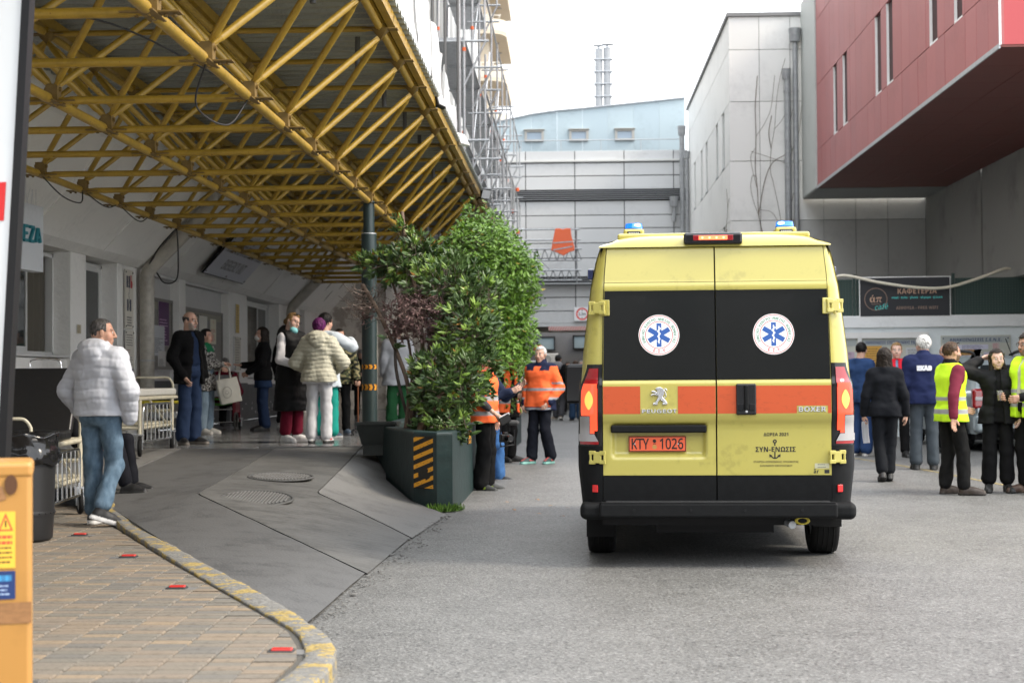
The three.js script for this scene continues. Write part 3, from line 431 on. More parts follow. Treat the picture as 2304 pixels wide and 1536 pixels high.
// notice boards in the recess, with single posters pinned on
function noticeBoard(label, z, w, y0, y1, posters, head) {
  const t = thing('notice_board', label, 'notice board', [-7.235, (y0 + y1) / 2, z], Math.PI / 2, 'notice boards in the recess'), h = y1 - y0;
  mesh('backing', box(w, h, 0.03, 0, 0, 0.02), mat([0.24, 0.23, 0.21], 0.8, { map: plasterTex, tile: 0.6 }), t);
  mesh('frame', [bar(-w / 2, w / 2, h / 2 - 0.05, h / 2, 0.01, 0.06), bar(-w / 2, w / 2, -h / 2, -h / 2 + 0.05, 0.01, 0.06), bar(-w / 2, -w / 2 + 0.05, -h / 2, h / 2, 0.01, 0.058), bar(w / 2 - 0.05, w / 2, -h / 2, h / 2, 0.01, 0.058)], mat([0.2, 0.19, 0.17], 0.5), t);
  mesh('header', new THREE.PlaneGeometry(w - 0.12, 0.13).translate(0, h / 2 - 0.13, 0.04), mat([1, 1, 1], 0.6, { map: canvasTex(600, 64, (g, a, c) => { paperBg(g, a, c, '#8b8879'); g.fillStyle = '#23221d'; g.font = 'bold 44px sans-serif'; g.fillText(head, 24, 48); }) }), t);
  posters.forEach(([x, y, pw, ph, col, ink, title, lab], k) => {
    const p = thing('poster', lab, 'poster', [-7.19 + k * 0.0015, (y0 + y1) / 2 + y, z - x], Math.PI / 2, 'posters on the notice boards');
    mesh('sheet', box(pw, ph, 0.003, 0, 0, 0), M.white, p); mesh('print', new THREE.PlaneGeometry(pw - 0.004, ph - 0.004).translate(0, 0, 0.004), mat([1, 1, 1], 0.55, { map: canvasTex(220, Math.round(220 * ph / pw), (g, a, c) => { paperBg(g, a, c, col); g.fillStyle = ink; g.textAlign = 'center'; g.font = `bold ${a * 0.13}px sans-serif`; (title || '').split('|').forEach((s, q) => g.fillText(s, a / 2, c * (0.16 + q * 0.1), a * 0.9)); lines(g, a * 0.1, c * 0.42, a * 0.8, 8, c * 0.065, c * 0.022, ink, 0.4); }) }), p);
  });
}
noticeBoard('framed notice board crowded with posters in the first recess', -27.05, 2.3, 1.62, 2.86, [[-0.95, 0.1, 0.55, 0.7, '#cfcabf', '#9c2a30', 'ΙΑ ΓΓΕ|ΙΗ', 'white poster with red letters beside the rainwater pipe'], [0.55, 0.2, 0.72, 0.8, '#4d1f55', '#c9a9c8', '', 'purple poster at the top of the first notice board'], [-0.72, -0.36, 0.5, 0.56, '#7d1d22', '#e3c9b0', 'ΑΓΟΝΑ', 'dark red poster low on the first notice board'], [0.12, -0.12, 0.92, 0.52, '#b9bcbf', '#45474c', '', 'grey typed sheet under the purple poster'], [0.4, -0.47, 0.5, 0.34, '#c4c2be', '#333333', '', 'white leaflet at the foot of the first notice board'], [-0.25, -0.45, 0.3, 0.32, '#1f6f76', '#dfe6e3', '', 'small teal leaflet beside the dark red poster']], '');
noticeBoard('framed notice board behind the woman with the tote bag', -30.7, 3.2, 1.6, 2.8, [[-0.1, 0.12, 0.66, 0.72, '#d5d3c9', '#55565a', '', 'white typed poster with yellow border behind the bearded man'], [0.75, 0.2, 0.5, 0.5, '#cfc9b3', '#b02b2b', 'ΙΣ', 'pale poster with red letters on the second notice board'], [0.42, -0.34, 0.9, 0.5, '#1d2a4f', '#aab4d0', '', 'navy poster low on the second notice board'], [-0.85, 0.05, 0.5, 0.8, '#b8b2a0', '#3d3b35', '', 'faded poster at the hidden end of the second notice board']], 'ΕΙΣ  Γ.Ε.Ν.Ε');
// ---------------------------------------------------------------- building across the end of the street
M.panelGrey = mat([0.57, 0.58, 0.585], 0.55, { map: plasterTex, tile: 3.1 }); M.panelGrey2 = mat([0.545, 0.555, 0.56], 0.55, { map: plasterTex, tile: 2.7 });
M.jointDark = mat([0.05, 0.05, 0.052], 0.8);
M.attic = mat([0.4, 0.49, 0.53], 0.4, { map: plasterTex, tile: 4 }); M.attic2 = mat([0.385, 0.475, 0.52], 0.4, { map: plasterTex, tile: 3.3 });
{
  const Zb = -57, b = thing('panel_clad_building', 'grey panel clad building with pale blue metal attic closing the street', 'building');
  const h = (y) => 1.42 + (849.5 - y) / 62.3;
  mesh('core_wall', bar(-14, 4.28, h(727), h(337), Zb - 0.12, Zb - 0.5), M.jointDark, b);
  const rows = [337, 365, 394.5, 425.5, null, 451, 483.5, 513, 546, 580, 622, null, 640, 668, 699, 727], cols = []; for (let k = -7; k < 4; k++) cols.push(0.19 + 1.785 * k);
  for (let i = 0; i < cols.length; i++) for (let r = 0; r + 1 < rows.length; r++) { if (rows[r] === null || rows[r + 1] === null) continue; const x0 = cols[i] + 0.014, x1 = Math.min(4.26, cols[i] + 1.785 - 0.014); if (x1 - x0 < 0.2) continue; mesh('panel', rbox(x1 - x0, h(rows[r]) - h(rows[r + 1]) - 0.028, 0.06, 0.008, (x0 + x1) / 2, (h(rows[r]) + h(rows[r + 1])) / 2, Zb - 0.05 + rr(-0.004, 0.004), 1), (i + r) % 3 ? M.panelGrey : M.panelGrey2, b); }
  const lv = mat([0.27, 0.28, 0.29], 0.45, { metalness: 0.4 });
  for (const [y0, y1, n] of [[427, 450, 5], [624, 638, 3]]) for (let k = 0; k < n; k++) mesh('louvre_slat', box(12.2, 0.022, 0.16, -1.8, lerp(h(y1), h(y0), (k + 0.5) / n), Zb).rotateX(0), lv, b);
  mesh('ledge', bar(-8, 4.26, h(640), h(637), Zb - 0.05, Zb + 0.35), lv, b);
  // passage under the building
  mesh('passage_ceiling', bar(-8, 4.26, 3.39, 3.5, Zb - 0.1, -69), M.plasterGrey, b);
  mesh('passage_wall', [bar(4.0, 4.26, 0.1, 3.39, Zb - 0.1, -69), bar(-8, -2.6, 0.1, 3.39, Zb - 0.1, -69)], mat([0.5, 0.36, 0.2], 0.85, { map: plasterTex, tile: 2 }), b);
  mesh('downstand', bar(-8, 4.26, 3.28, 3.39, Zb - 0.15, Zb - 0.02), M.panelGrey2, b);
  // attic storey
  const top = (x) => lerp(11.05, 11.6, smooth(-4, -0.2, x)) + 0.42 * clamp((x + 0.2) / 4.6) - 0.25;
  for (let k = 0; k < 14; k++) { const x0 = -9 + k * 0.95, x1 = x0 + 0.946; mesh('attic_panel', poly([[x0, 9.2], [x1, 9.2], [x1, top(x1)], [x0, top(x0)]], 0.1).translate(0, 0, -58.6), k % 2 ? M.attic : M.attic2, b); }
  mesh('roof_edge', [...Array(14)].map((_, k) => { const x0 = -9 + k * 0.95, x1 = x0 + 0.95; return beam([x0, top(x0) + 0.02, -58.5], [x1, top(x1) + 0.02, -58.5], 0.16, 0.05); }), M.galv, b);
  mesh('parapet_cap', bar(-9, 4.27, 9.24, 9.31, Zb - 0.5, Zb + 0.05), M.whitePaint, b);
  mesh('guard_rail', [rod([-9, 10.05, Zb - 0.2], [4.2, 10.05, Zb - 0.2], 0.018, 6), ...[...Array(10)].map((_, k) => rod([-9 + k * 1.45, 9.3, Zb - 0.2], [-9 + k * 1.45, 10.05, Zb - 0.2], 0.012, 5))], M.galv, b);
  for (const x of [-3.05, -1.3, 0.36, 2.06]) { const w = new THREE.Group(); w.name = 'window'; w.position.set(x, 10.42, -58.49); b.add(w); mesh('frame', [bar(-0.36, 0.36, 0.14, 0.21, 0, 0.08), bar(-0.36, 0.36, -0.21, -0.14, 0, 0.08), bar(-0.36, -0.27, -0.14, 0.14, 0, 0.08), bar(0.27, 0.36, -0.14, 0.14, 0, 0.08), bar(-0.39, 0.39, 0.215, 0.24, 0, 0.14)], mat([0.38, 0.37, 0.34], 0.5), w); mesh('pane', box(0.54, 0.28, 0.01, 0, 0, 0.02), mat([0.3, 0.38, 0.46], 0.08), w); }
}
// courtyard front seen through the passage
{
  const b = thing('courtyard_building', 'dark grey building with small windows seen through the passage', 'building');
  mesh('wall', bar(-8, 4, 1.9, 3.9, -70, -70.3), mat([0.11, 0.108, 0.11], 0.8, { map: plasterTex, tile: 3 }), b); mesh('lower_wall', bar(-8, 4, 0.1, 1.9, -70, -70.3), mat([0.33, 0.26, 0.18], 0.85, { map: plasterTex, tile: 3 }), b);
  for (const [x, y, w2, h2] of [[-1.1, 2.95, 0.8, 0.62], [0.62, 3.0, 1.05, 0.62]]) { const w = new THREE.Group(); w.name = 'window'; w.position.set(x, y, -69.98); b.add(w); mesh('frame', [bar(-w2 / 2, w2 / 2, h2 / 2 - 0.05, h2 / 2, 0, 0.06), bar(-w2 / 2, w2 / 2, -h2 / 2, -h2 / 2 + 0.05, 0, 0.06), bar(-w2 / 2, -w2 / 2 + 0.05, -h2 / 2, h2 / 2, 0, 0.06), bar(w2 / 2 - 0.05, w2 / 2, -h2 / 2, h2 / 2, 0, 0.06)], M.black, w); mesh('pane', box(w2 - 0.1, h2 - 0.1, 0.02, 0, 0, 0.01), mat([0.2, 0.25, 0.27], 0.1), w); }
  mesh('dark_doorway', bar(0.7, 2.2, 0.2, 1.8, -69.97, -70), mat([0.03, 0.03, 0.03], 0.6), b); mesh('lamp_garland', hose([[0.5, 1.75, -69.9], [1.2, 1.5, -69.9], [2.1, 1.8, -69.9]], 0.02, 5), M.white, b);
  const k = thing('kiosk_window', 'white framed glazed kiosk front at the end of the passage', 'kiosk', [-0.65, 0.24, -68.5]); mesh('frame', [bar(-0.9, 0.9, 1.55, 1.66, -0.06, 0), bar(-0.9, -0.82, 0, 1.55, -0.06, 0), bar(-0.03, 0.05, 0, 1.55, -0.06, 0), bar(0.82, 0.9, 0, 1.55, -0.06, 0), bar(-0.9, 0.9, 0, 0.6, -0.06, 0.01)], M.white, k); mesh('pane', bar(-0.82, 0.82, 0.6, 1.55, -0.05, -0.03), mat([0.3, 0.28, 0.22], 0.15), k); mesh('roof', bar(-1.05, 1.0, 1.66, 1.76, -0.8, 0.15), M.plasterGrey, k);
  const a = thing('air_conditioner', 'white wall mounted air conditioner unit above the kiosk', 'air conditioner', [-0.95, 2.05, -69.6]); mesh('case', rbox(0.8, 0.5, 0.3, 0.02, 0, 0.2, 0), M.white, a); mesh('fan_grille', new THREE.TorusGeometry(0.18, 0.015, 6, 24).translate(-0.12, 0.2, 0.16), M.galv, a); mesh('bracket', bar(-0.35, 0.35, -0.08, -0.04, -0.35, 0.1), M.galv, a);
}
// height limit sign and striped beam at the mouth of the passage
{
  const t = thing('height_limit_sign', 'square white height limit sign with red ring above the passage', 'sign', [0.42, 3.72, -56.9]);
  mesh('plate', box(0.58, 0.5, 0.02), M.white, t);
  mesh('print', new THREE.PlaneGeometry(0.57, 0.49).translate(0, 0, 0.014), mat([1, 1, 1], 0.5, { map: canvasTex(256, 220, (g, w, h) => { g.fillStyle = '#e9e9ec'; g.fillRect(0, 0, w, h); g.strokeStyle = '#e0564e'; g.lineWidth = 26; g.beginPath(); g.arc(w / 2, h / 2, 88, 0, 7); g.stroke(); g.fillStyle = '#20232c'; g.textAlign = 'center'; g.font = 'bold 62px sans-serif'; g.fillText('3.3m', w / 2, h / 2 + 22, 124); for (const s of [-1, 1]) { g.beginPath(); g.moveTo(w / 2 - 12, h / 2 + s * 68); g.lineTo(w / 2 + 12, h / 2 + s * 68); g.lineTo(w / 2, h / 2 + s * 48); g.fill(); } }) }), t);
  const s = thing('striped_beam', 'red and white striped clearance beam under the height limit sign', 'beam', [1.3, 3.2, -56.8]);
  mesh('beam', box(4.2, 0.15, 0.08), M.white, s);
  mesh('stripes', new THREE.PlaneGeometry(4.19, 0.145).translate(0, 0, 0.044), mat([1, 1, 1], 0.6, { map: canvasTex(1024, 36, (g, w, h) => { g.fillStyle = '#cfc9c4'; g.fillRect(0, 0, w, h); g.fillStyle = '#b0453f'; for (let x = -40; x < w; x += 22) { g.beginPath(); g.moveTo(x, h); g.lineTo(x + 20, 0); g.lineTo(x + 31, 0); g.lineTo(x + 11, h); g.fill(); } }) }), s);
}
// twin flue on the roof behind
{
  const t = thing('chimney_flue', 'twin stainless steel flue with ladder bands rising behind the attic', 'chimney', [1.5, 10.5, -70]);
  for (const [x, hh] of [[-0.16, 5.55], [0.22, 5.6]]) mesh('pipe', [cyl(0.17, 0.17, hh, x, 0, 0, 20)], mat([0.27, 0.28, 0.29], 0.4), t);
  for (let k = 0; k < 8; k++) mesh('band', [bar(-0.4, 0.46, 1.2 + k * 0.55, 1.24 + k * 0.55, -0.2, 0.2)], M.galv, t);
  for (const x of [-0.38, 0.44]) mesh('stay', rod([x, 0.5, 0.18], [x, 4.9, 0.18], 0.022, 6), M.galv, t);
  mesh('cap', [bar(-0.02, 0.5, 5.72, 5.75, -0.24, 0.24), bar(-0.42, 0.02, 5.68, 5.71, -0.2, 0.2), rod([0.22, 5.55, 0], [0.22, 5.75, 0], 0.04), rod([-0.16, 5.5, 0], [-0.16, 5.7, 0], 0.05)], M.galv, t);
}
// ---------------------------------------------------------------- white clad building with slit windows, and the wall below the red block
{
  const b = thing('white_clad_building', 'white clad building with tall slit windows beside the red block', 'building');
  const A = mat([0.75, 0.75, 0.725], 0.5, { map: plasterTex, tile: 3.4 }), B = mat([0.725, 0.725, 0.7], 0.5, { map: plasterTex, tile: 2.9 }), G = mat([0.5, 0.5, 0.485], 0.6, { map: plasterTex, tile: 2.6 });
  const zf = -42.4, xs = 4.3;
  mesh('core_wall', [bar(xs + 0.08, 14, 0, 11.1, zf - 0.09, zf - 0.4), bar(xs + 0.08, xs + 0.4, 0, 11.1, zf - 0.1, -57.4)], M.jointDark, b);
  const rows = [1.0, 2.4, 3.95, 5.6, 7.2, 8.8, 10.2, 11.1], cx = [xs, 5.12, 5.95, 6.8, 7.65, 8.5, 9.5];
  for (let i = 0; i + 1 < cx.length; i++) for (let r = 0; r + 1 < rows.length; r++) mesh('panel', rbox(cx[i + 1] - cx[i] - 0.012, rows[r + 1] - rows[r] - 0.014, 0.05, 0.004, (cx[i] + cx[i + 1]) / 2, (rows[r] + rows[r + 1]) / 2, zf - 0.04 + rr(-0.003, 0.003), 1), rows[r + 1] > 5.7 || i < 2 ? ((i + r) % 2 ? A : B) : G, b);
  // street side: panels between the slits
  const slits = [[-54.0, -54.55], [-51.2, -51.75], [-49.3, -49.9], [-45.8, -46.4], [-43.9, -44.5]], zc = [zf]; for (const [a, c] of [...slits].reverse()) zc.push(a, c); zc.push(-57.3);
  for (let r = 0; r + 1 < rows.length; r++) { const slitRow = r === 4 || r === 2; if (!slitRow) { for (let z = zf; z > -57.2; z -= 2.15) { const z1 = Math.max(-57.3, z - 2.15); mesh('panel', rbox(0.05, rows[r + 1] - rows[r] - 0.014, z - z1 - 0.012, 0.004, xs + 0.04, (rows[r] + rows[r + 1]) / 2, (z + z1) / 2, 1), (r % 2 ? A : B), b); } } else { for (let k = 0; k + 1 < zc.length; k += 2) mesh('panel', rbox(0.05, rows[r + 1] - rows[r] - 0.014, zc[k] - zc[k + 1] - 0.004, 0.004, xs + 0.04, (rows[r] + rows[r + 1]) / 2, (zc[k] + zc[k + 1]) / 2, 1), (k % 4 ? A : B), b); for (const [a, c] of slits) { const w = new THREE.Group(); w.name = 'window'; b.add(w); mesh('pane', bar(xs + 0.055, xs + 0.075, rows[r] + 0.02, rows[r + 1] - 0.02, a, c), mat([0.16, 0.18, 0.19], 0.12), w); mesh('sill', bar(xs - 0.01, xs + 0.07, rows[r], rows[r] + 0.03, a, c), M.galv, w); } } }
  mesh('roof_cap', [bar(xs - 0.05, 14, 11.1, 11.2, zf - 0.5, zf + 0.04), bar(xs - 0.05, xs + 0.5, 11.1, 11.2, zf - 0.5, -57.4)], mat([0.2, 0.2, 0.2], 0.5), b);
}
// downpipes with hoppers
function downpipe(label, x, z, r, top, hop, dx = 0, bottom = 0.2) {
  const t = thing('downpipe', label, 'downpipe', [x, 0, z], 0, 'grey downpipes with hopper heads'), m = mat([0.33, 0.34, 0.35], 0.45, { metalness: 0.3, map: dustTex, tile: 0.7 });
  mesh('pipe', cyl(r, r, top - bottom, 0, bottom, 0, 14), m, t); mesh('hopper', cyl(hop * 0.8, hop, hop * 2.1, dx, top, 0, 18), m, t); for (let y = 1.4; y < top; y += 1.9) mesh('clip', cyl(r * 1.18, r * 1.18, 0.05, 0, y, 0, 14), m, t);
}
downpipe('grey downpipe with the tallest hopper beside the red block', 6.05, -42.2, 0.07, 10.35, 0.17); downpipe('grey downpipe with a lower hopper beside the taller one', 5.83, -42.2, 0.085, 9.35, 0.13, -0.02);
downpipe('grey downpipe in the corner between the white and grey buildings', 4.05, -56.7, 0.09, 10.1, 0.16); downpipe('thin grey downpipe against the corner of the white building', 4.18, -56.2, 0.055, 9.2, 0.12); downpipe('short grey downpipe with bent outlet on the panel wall', 3.75, -56.75, 0.07, 7.55, 0.17, 0, 7.0);
// ---------------------------------------------------------------- red clad block that overhangs the yard
{
  const b = thing('red_clad_block', 'red panel clad block with tall slits overhanging the yard', 'building');
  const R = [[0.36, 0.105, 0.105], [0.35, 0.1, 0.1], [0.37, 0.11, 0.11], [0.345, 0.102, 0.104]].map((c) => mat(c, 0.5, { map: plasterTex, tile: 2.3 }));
  const X = 6.25, Hb = 6.2, zn = -23, ze = -40;
  mesh('core_wall', [bar(X + 0.07, X + 0.4, Hb + 0.06, 14, zn - 0.08, ze), bar(X + 0.07, 15, Hb + 0.06, 14, zn - 0.07, zn - 0.3)], mat([0.05, 0.02, 0.02], 0.8), b);
  const rows = [Hb, 7.12, 8.75, 10.4, 12.2, 14], slits = [[-25.2, -25.75], [-26.9, -27.5], [-30.6, -31.2], [-31.75, -32.35], [-35.6, -36.2], [-36.95, -37.5]];
  const cuts = []; for (let z = zn; z > ze + 0.01; z -= 0.68) cuts.push(z); cuts.push(ze);
  for (let r = 0; r + 1 < rows.length; r++) for (let k = 0; k + 1 < cuts.length; k++) {
    let a = cuts[k], c = cuts[k + 1]; const pieces = [];
    if (r === 1 || r === 3) { let segs = [[a, c]]; for (const [s, e] of slits) segs = segs.flatMap(([p, q]) => (e >= p || s <= q) ? [[p, q]] : [[p, Math.max(q, s)], [Math.min(p, e), q]].filter(([u, v]) => u - v > 0.05)); pieces.push(...segs); } else pieces.push([a, c]);
    for (const [p, q] of pieces) mesh('panel', rbox(0.05, rows[r + 1] - rows[r] - 0.012, p - q - 0.008, 0.003, X + 0.04 + rr(-0.002, 0.002), (rows[r] + rows[r + 1]) / 2, (p + q) / 2, 1), R[(k * 7 + r * 3) % 4], b);
  }
  for (const r of [1, 3]) for (const [s, e] of slits) { const w = new THREE.Group(); w.name = 'window'; b.add(w); mesh('reveal', [bar(X + 0.02, X + 0.32, rows[r], rows[r + 1], e, e - 0.02), bar(X + 0.02, X + 0.32, rows[r], rows[r] + 0.03, s, e)], M.white, w); mesh('pane', bar(X + 0.3, X + 0.32, rows[r], rows[r + 1], s, e), mat([0.2, 0.23, 0.25], 0.1), w); }
  // end face; brighter red puts the light on it into the colour
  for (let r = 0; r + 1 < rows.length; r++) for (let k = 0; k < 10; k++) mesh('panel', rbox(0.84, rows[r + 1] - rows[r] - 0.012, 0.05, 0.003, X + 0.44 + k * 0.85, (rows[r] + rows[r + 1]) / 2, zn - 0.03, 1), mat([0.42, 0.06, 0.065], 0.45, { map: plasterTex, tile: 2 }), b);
  mesh('corner_trim', bar(X - 0.012, X + 0.02, Hb, 14, zn, zn + 0.02), M.white, b);
  // underside boards
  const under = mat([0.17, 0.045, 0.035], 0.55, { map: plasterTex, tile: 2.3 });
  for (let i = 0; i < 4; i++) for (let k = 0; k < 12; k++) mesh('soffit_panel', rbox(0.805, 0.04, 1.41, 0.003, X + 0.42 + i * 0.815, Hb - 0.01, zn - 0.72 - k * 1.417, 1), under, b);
  mesh('drip_edge', bar(X - 0.015, X + 0.01, Hb - 0.05, Hb + 0.02, zn, ze), M.galv, b);
  // pale end bay beyond the red cladding
  const P = mat([0.45, 0.47, 0.45], 0.6, { map: plasterTex, tile: 2.2 });
  mesh('end_bay', [bar(X - 0.02, X + 0.2, Hb - 0.02, 11.4, ze, -42.35)], P, b); mesh('end_bay_soffit', bar(X, 9.5, Hb - 0.05, Hb + 0.05, ze, -42.35), mat([0.3, 0.31, 0.3], 0.7, { map: plasterTex, tile: 2 }), b);
}
{
  const w = thing('concrete_side_wall', 'stained grey concrete wall under the red overhang', 'wall'), m = mat([0.33, 0.33, 0.31], 0.85, { map: tint([1, 1, 1], 0.35, nBig, nMid, 512), bumpMap: bumpMid, bumpScale: 0.01, tile: 3.2 });
  mesh('wall', [bar(9.5, 9.9, 0, 6.18, -22, -36.6), bar(9.5, 9.9, 0, 6.18, -36.75, -42.4)], m, w); mesh('movement_joint', bar(9.56, 9.8, 0, 6.18, -36.6, -36.75), M.jointDark, w); mesh('ledge', bar(9.2, 9.5, 3.45, 3.6, -22, -36.4), m, w);
}
// bare climbing stems on the white wall
{
  const t = thing('bare_climber', 'leafless climbing plant with thin stems against the white wall', 'plant', [0, 0, 0]), bark = mat([0.13, 0.1, 0.075], 0.9);
  const P = (x, y, dz = 0.12) => [(x - 602) / 2.327 / 83.7 + 4.3 + 0.1, 1.42 + (846 - y / 2.327) / 83.7, -42.4 + dz];
  const stems = [[[745, 1210], [728, 1130], [724, 1000], [715, 880], [718, 720], [716, 560], [730, 400]], [[724, 1000], [700, 900], [692, 820], [714, 780]], [[728, 1130], [705, 1060], [690, 980], [700, 920], [724, 940]], [[718, 720], [770, 640], [800, 560], [818, 400]], [[850, 1210], [835, 1100], [805, 960], [792, 900], [798, 780], [815, 680], [828, 520], [850, 400], [876, 310]], [[798, 780], [785, 700], [800, 610]], [[815, 680], [850, 640], [872, 600]], [[865, 1160], [885, 1020], [900, 900], [905, 800], [940, 700], [958, 560]], [[900, 900], [870, 860], [800, 830], [690, 795]], [[905, 800], [895, 700], [905, 600], [930, 540]], [[728, 1130], [760, 960], [800, 860], [870, 815]], [[560, 1200], [568, 1100], [562, 990]], [[568, 1100], [575, 1040]], [[850, 1210], [800, 1120], [740, 1100]], [[865, 1160], [900, 1060], [925, 960], [935, 860]]];
  stems.forEach((s, k) => mesh('stem', hose(s.map(([x, y], i) => P(x, y, 0.1 + 0.05 * Math.sin(i * 1.7 + k))), k % 5 ? 0.006 : 0.011, 5), bark, t));
  for (const [x, y] of [[745, 1210], [850, 1210], [865, 1160], [560, 1200]]) mesh('stem', hose([P(x, y), [P(x, y)[0] + 0.05, 2.2, -42.2], [P(x, y)[0], 0.15, -42.2]], 0.014, 6), bark, t);
}
// ---------------------------------------------------------------- yard wall with boards, mesh fence and cafe sign
{
  const W = thing('yard_wall', 'pale blue rendered yard wall with white coping', 'wall', [7.5, 0.14, -33], -0.09), m = mat([0.76, 0.82, 0.84], 0.8, { map: plasterTex, bumpMap: bumpFine, bumpScale: 0.004, tile: 1.4 });
  mesh('wall', bar(-5, 5, -0.2, 2.28, -0.3, 0), m, W); mesh('coping', rbox(10.1, 0.25, 0.42, 0.02, 0, 2.4, -0.14), mat([0.83, 0.85, 0.86], 0.7, { map: plasterTex, tile: 1.4 }), W);
  const F = thing('mesh_fence', 'green perforated metal fence on top of the yard wall', 'fence', [7.5, 0.14, -33.12], -0.09), gm = mat([0.014, 0.04, 0.033], 0.5), hole = mat([0.09, 0.13, 0.12], 0.8);
  for (const [a, c] of [[-5, -3.45], [-3.41, -1.6], [-1.52, 0.42], [0.5, 5]]) { mesh('mesh_panel', bar(a, c, 2.54, 3.3, -0.02, 0.0), gm, F); const dots = []; for (let x = a + 0.05; x < c - 0.03; x += 0.058) for (let y = 2.6; y < 3.28; y += 0.052) dots.push(new THREE.CircleGeometry(0.011, 5).translate(x, y, 0.004)); mesh('perforation', dots, hole, F).userData.kind = 'stuff'; }
  for (const x of [-3.43, -1.56, 0.46, 3]) mesh('post', bar(x - 0.03, x + 0.03, 2.5, 3.4, -0.06, 0.03), gm, F);
  const s = thing('cafe_sign', 'black cafe sign with copper lettering and white border on the green fence', 'sign', [6.94, 3.055, -33.0], -0.09);
  mesh('board', rbox(1.86, 0.84, 0.04, 0.006, 0, 0, 0), M.white, s);
  mesh('print', new THREE.PlaneGeometry(1.82, 0.8).translate(0, 0, 0.0235), mat([1, 1, 1], 0.45, { map: canvasTex(1024, 450, (g, w, h) => { g.fillStyle = '#191b22'; g.fillRect(0, 0, w, h); const cu = '#c19c84', te = '#4fd6cf'; g.strokeStyle = '#8a6f60'; g.lineWidth = 9; g.beginPath(); g.arc(180, 250, 128, 0, 7); g.stroke(); g.fillStyle = cu; g.textAlign = 'center'; g.font = 'bold 110px serif'; g.fillText('άπ', 178, 285); g.font = '18px sans-serif'; g.fillText('healthy food', 178, 312); g.fillStyle = te; g.save(); g.translate(240, 368); g.rotate(-0.1); g.font = 'italic 80px serif'; g.fillText('café', 0, 0); g.restore(); g.fillStyle = cu; g.font = 'bold 84px sans-serif'; g.fillText('ΚΑΦΕΤΕΡΙΑ', 650, 190, 590); g.fillStyle = te; g.font = 'bold 34px sans-serif'; g.fillText('καφέ · σνάκ · γλυκά · αλμυρά · ψιλικά', 650, 245, 580); g.fillStyle = '#8d7465'; g.font = 'bold 48px sans-serif'; g.fillText('ΑΙΘΟΥΣΑ - FREE WIFI', 650, 372, 580); }) }), s);
  tag(mesh('slack_hose', hose([[5.4, 3.42, -33.0], [5.7, 3.5, -32.9], [6.4, 3.34, -32.8], [7.1, 3.23, -32.7], [7.7, 3.22, -32.65], [8.3, 3.38, -32.6], [8.85, 3.58, -32.65], [9.05, 3.6, -32.75]], 0.03, 8), mat([0.72, 0.67, 0.55], 0.5)), 'slack cream hose draped across the cafe sign', 'hose');
  // bulletin cases on the wall
  const face = (label, x, w, y0, y1, framed, head, sheets) => {
    const t = thing('bulletin_board', label, 'bulletin board', [7.5 + x * Math.cos(0.09), 0.14, -33 + x * Math.sin(0.09) + 0.02], -0.09, 'bulletin boards on the yard wall');
    mesh('backing', bar(-w / 2, w / 2, y0, y1, 0, 0.03), mat([0.55, 0.56, 0.5], 0.8, { map: plasterTex, tile: 0.7 }), t);
    if (framed) mesh('frame', [bar(-w / 2 - 0.06, w / 2 + 0.06, y1, y1 + 0.12, 0, 0.09), bar(-w / 2 - 0.06, -w / 2, y0, y1, 0, 0.09), bar(w / 2, w / 2 + 0.06, y0, y1, 0, 0.09), bar(-w / 2 - 0.06, w / 2 + 0.06, y0 - 0.06, y0, 0, 0.09)], M.white, t); else for (const sx of [-1, 1]) for (const y of [y0 + 0.06, y1 - 0.06]) mesh('screw', new THREE.CylinderGeometry(0.014, 0.014, 0.012, 8).rotateX(Math.PI / 2).translate(sx * (w / 2 - 0.05), y, 0.034), M.black, t);
    mesh('header', new THREE.PlaneGeometry(w - 0.05, 0.13).translate(0, y1 - 0.09, 0.036), mat([1, 1, 1], 0.6, { map: canvasTex(640, 64, (g, a, c) => { g.fillStyle = '#a9b0b0'; g.fillRect(0, 0, a, c); g.fillStyle = '#2b3a66'; g.font = 'bold 44px sans-serif'; g.textAlign = 'center'; g.fillText(head, a / 2, 48, a * 0.92); }) }), t);
    sheets.forEach(([sx, sy, sw, sh, col, ink], k) => mesh('sheet', [new THREE.PlaneGeometry(sw, sh).translate(sx, sy, 0.04 + k * 0.002)], mat([1, 1, 1], 0.6, { map: canvasTex(160, Math.round(160 * sh / sw), (g, a, c) => { g.fillStyle = col; g.fillRect(0, 0, a, c); lines(g, a * 0.12, c * 0.1, a * 0.76, 10, c * 0.085, c * 0.025, ink); }) }), t));
  };
  face('white framed bulletin board nearest the ambulance', -1.95, 0.84, 0.95, 2.06, true, 'Γ.Ε.Ν.Ε.', [[-0.1, 1.5, 0.42, 0.6, '#c9c7bb', '#5b5b60'], [0.15, 1.7, 0.4, 0.16, '#b8a3b5', '#5b4a60']]);
  face('white framed bulletin board behind the man in the navy jacket', -0.8, 1.3, 0.95, 2.06, true, 'ΑΝΑΚΟΙΝΩΣΕΙΣ ΕΠΙΣΤΗΜΟΝΙΚΗΣ ΕΝΩΣΗΣ', [[-0.42, 1.62, 0.36, 0.56, '#d0a049', '#6a4a20'], [0.05, 1.4, 0.34, 0.46, '#c9c9c4', '#4c4c50'], [0.4, 1.65, 0.3, 0.42, '#c5c8cc', '#4c4c50']]);
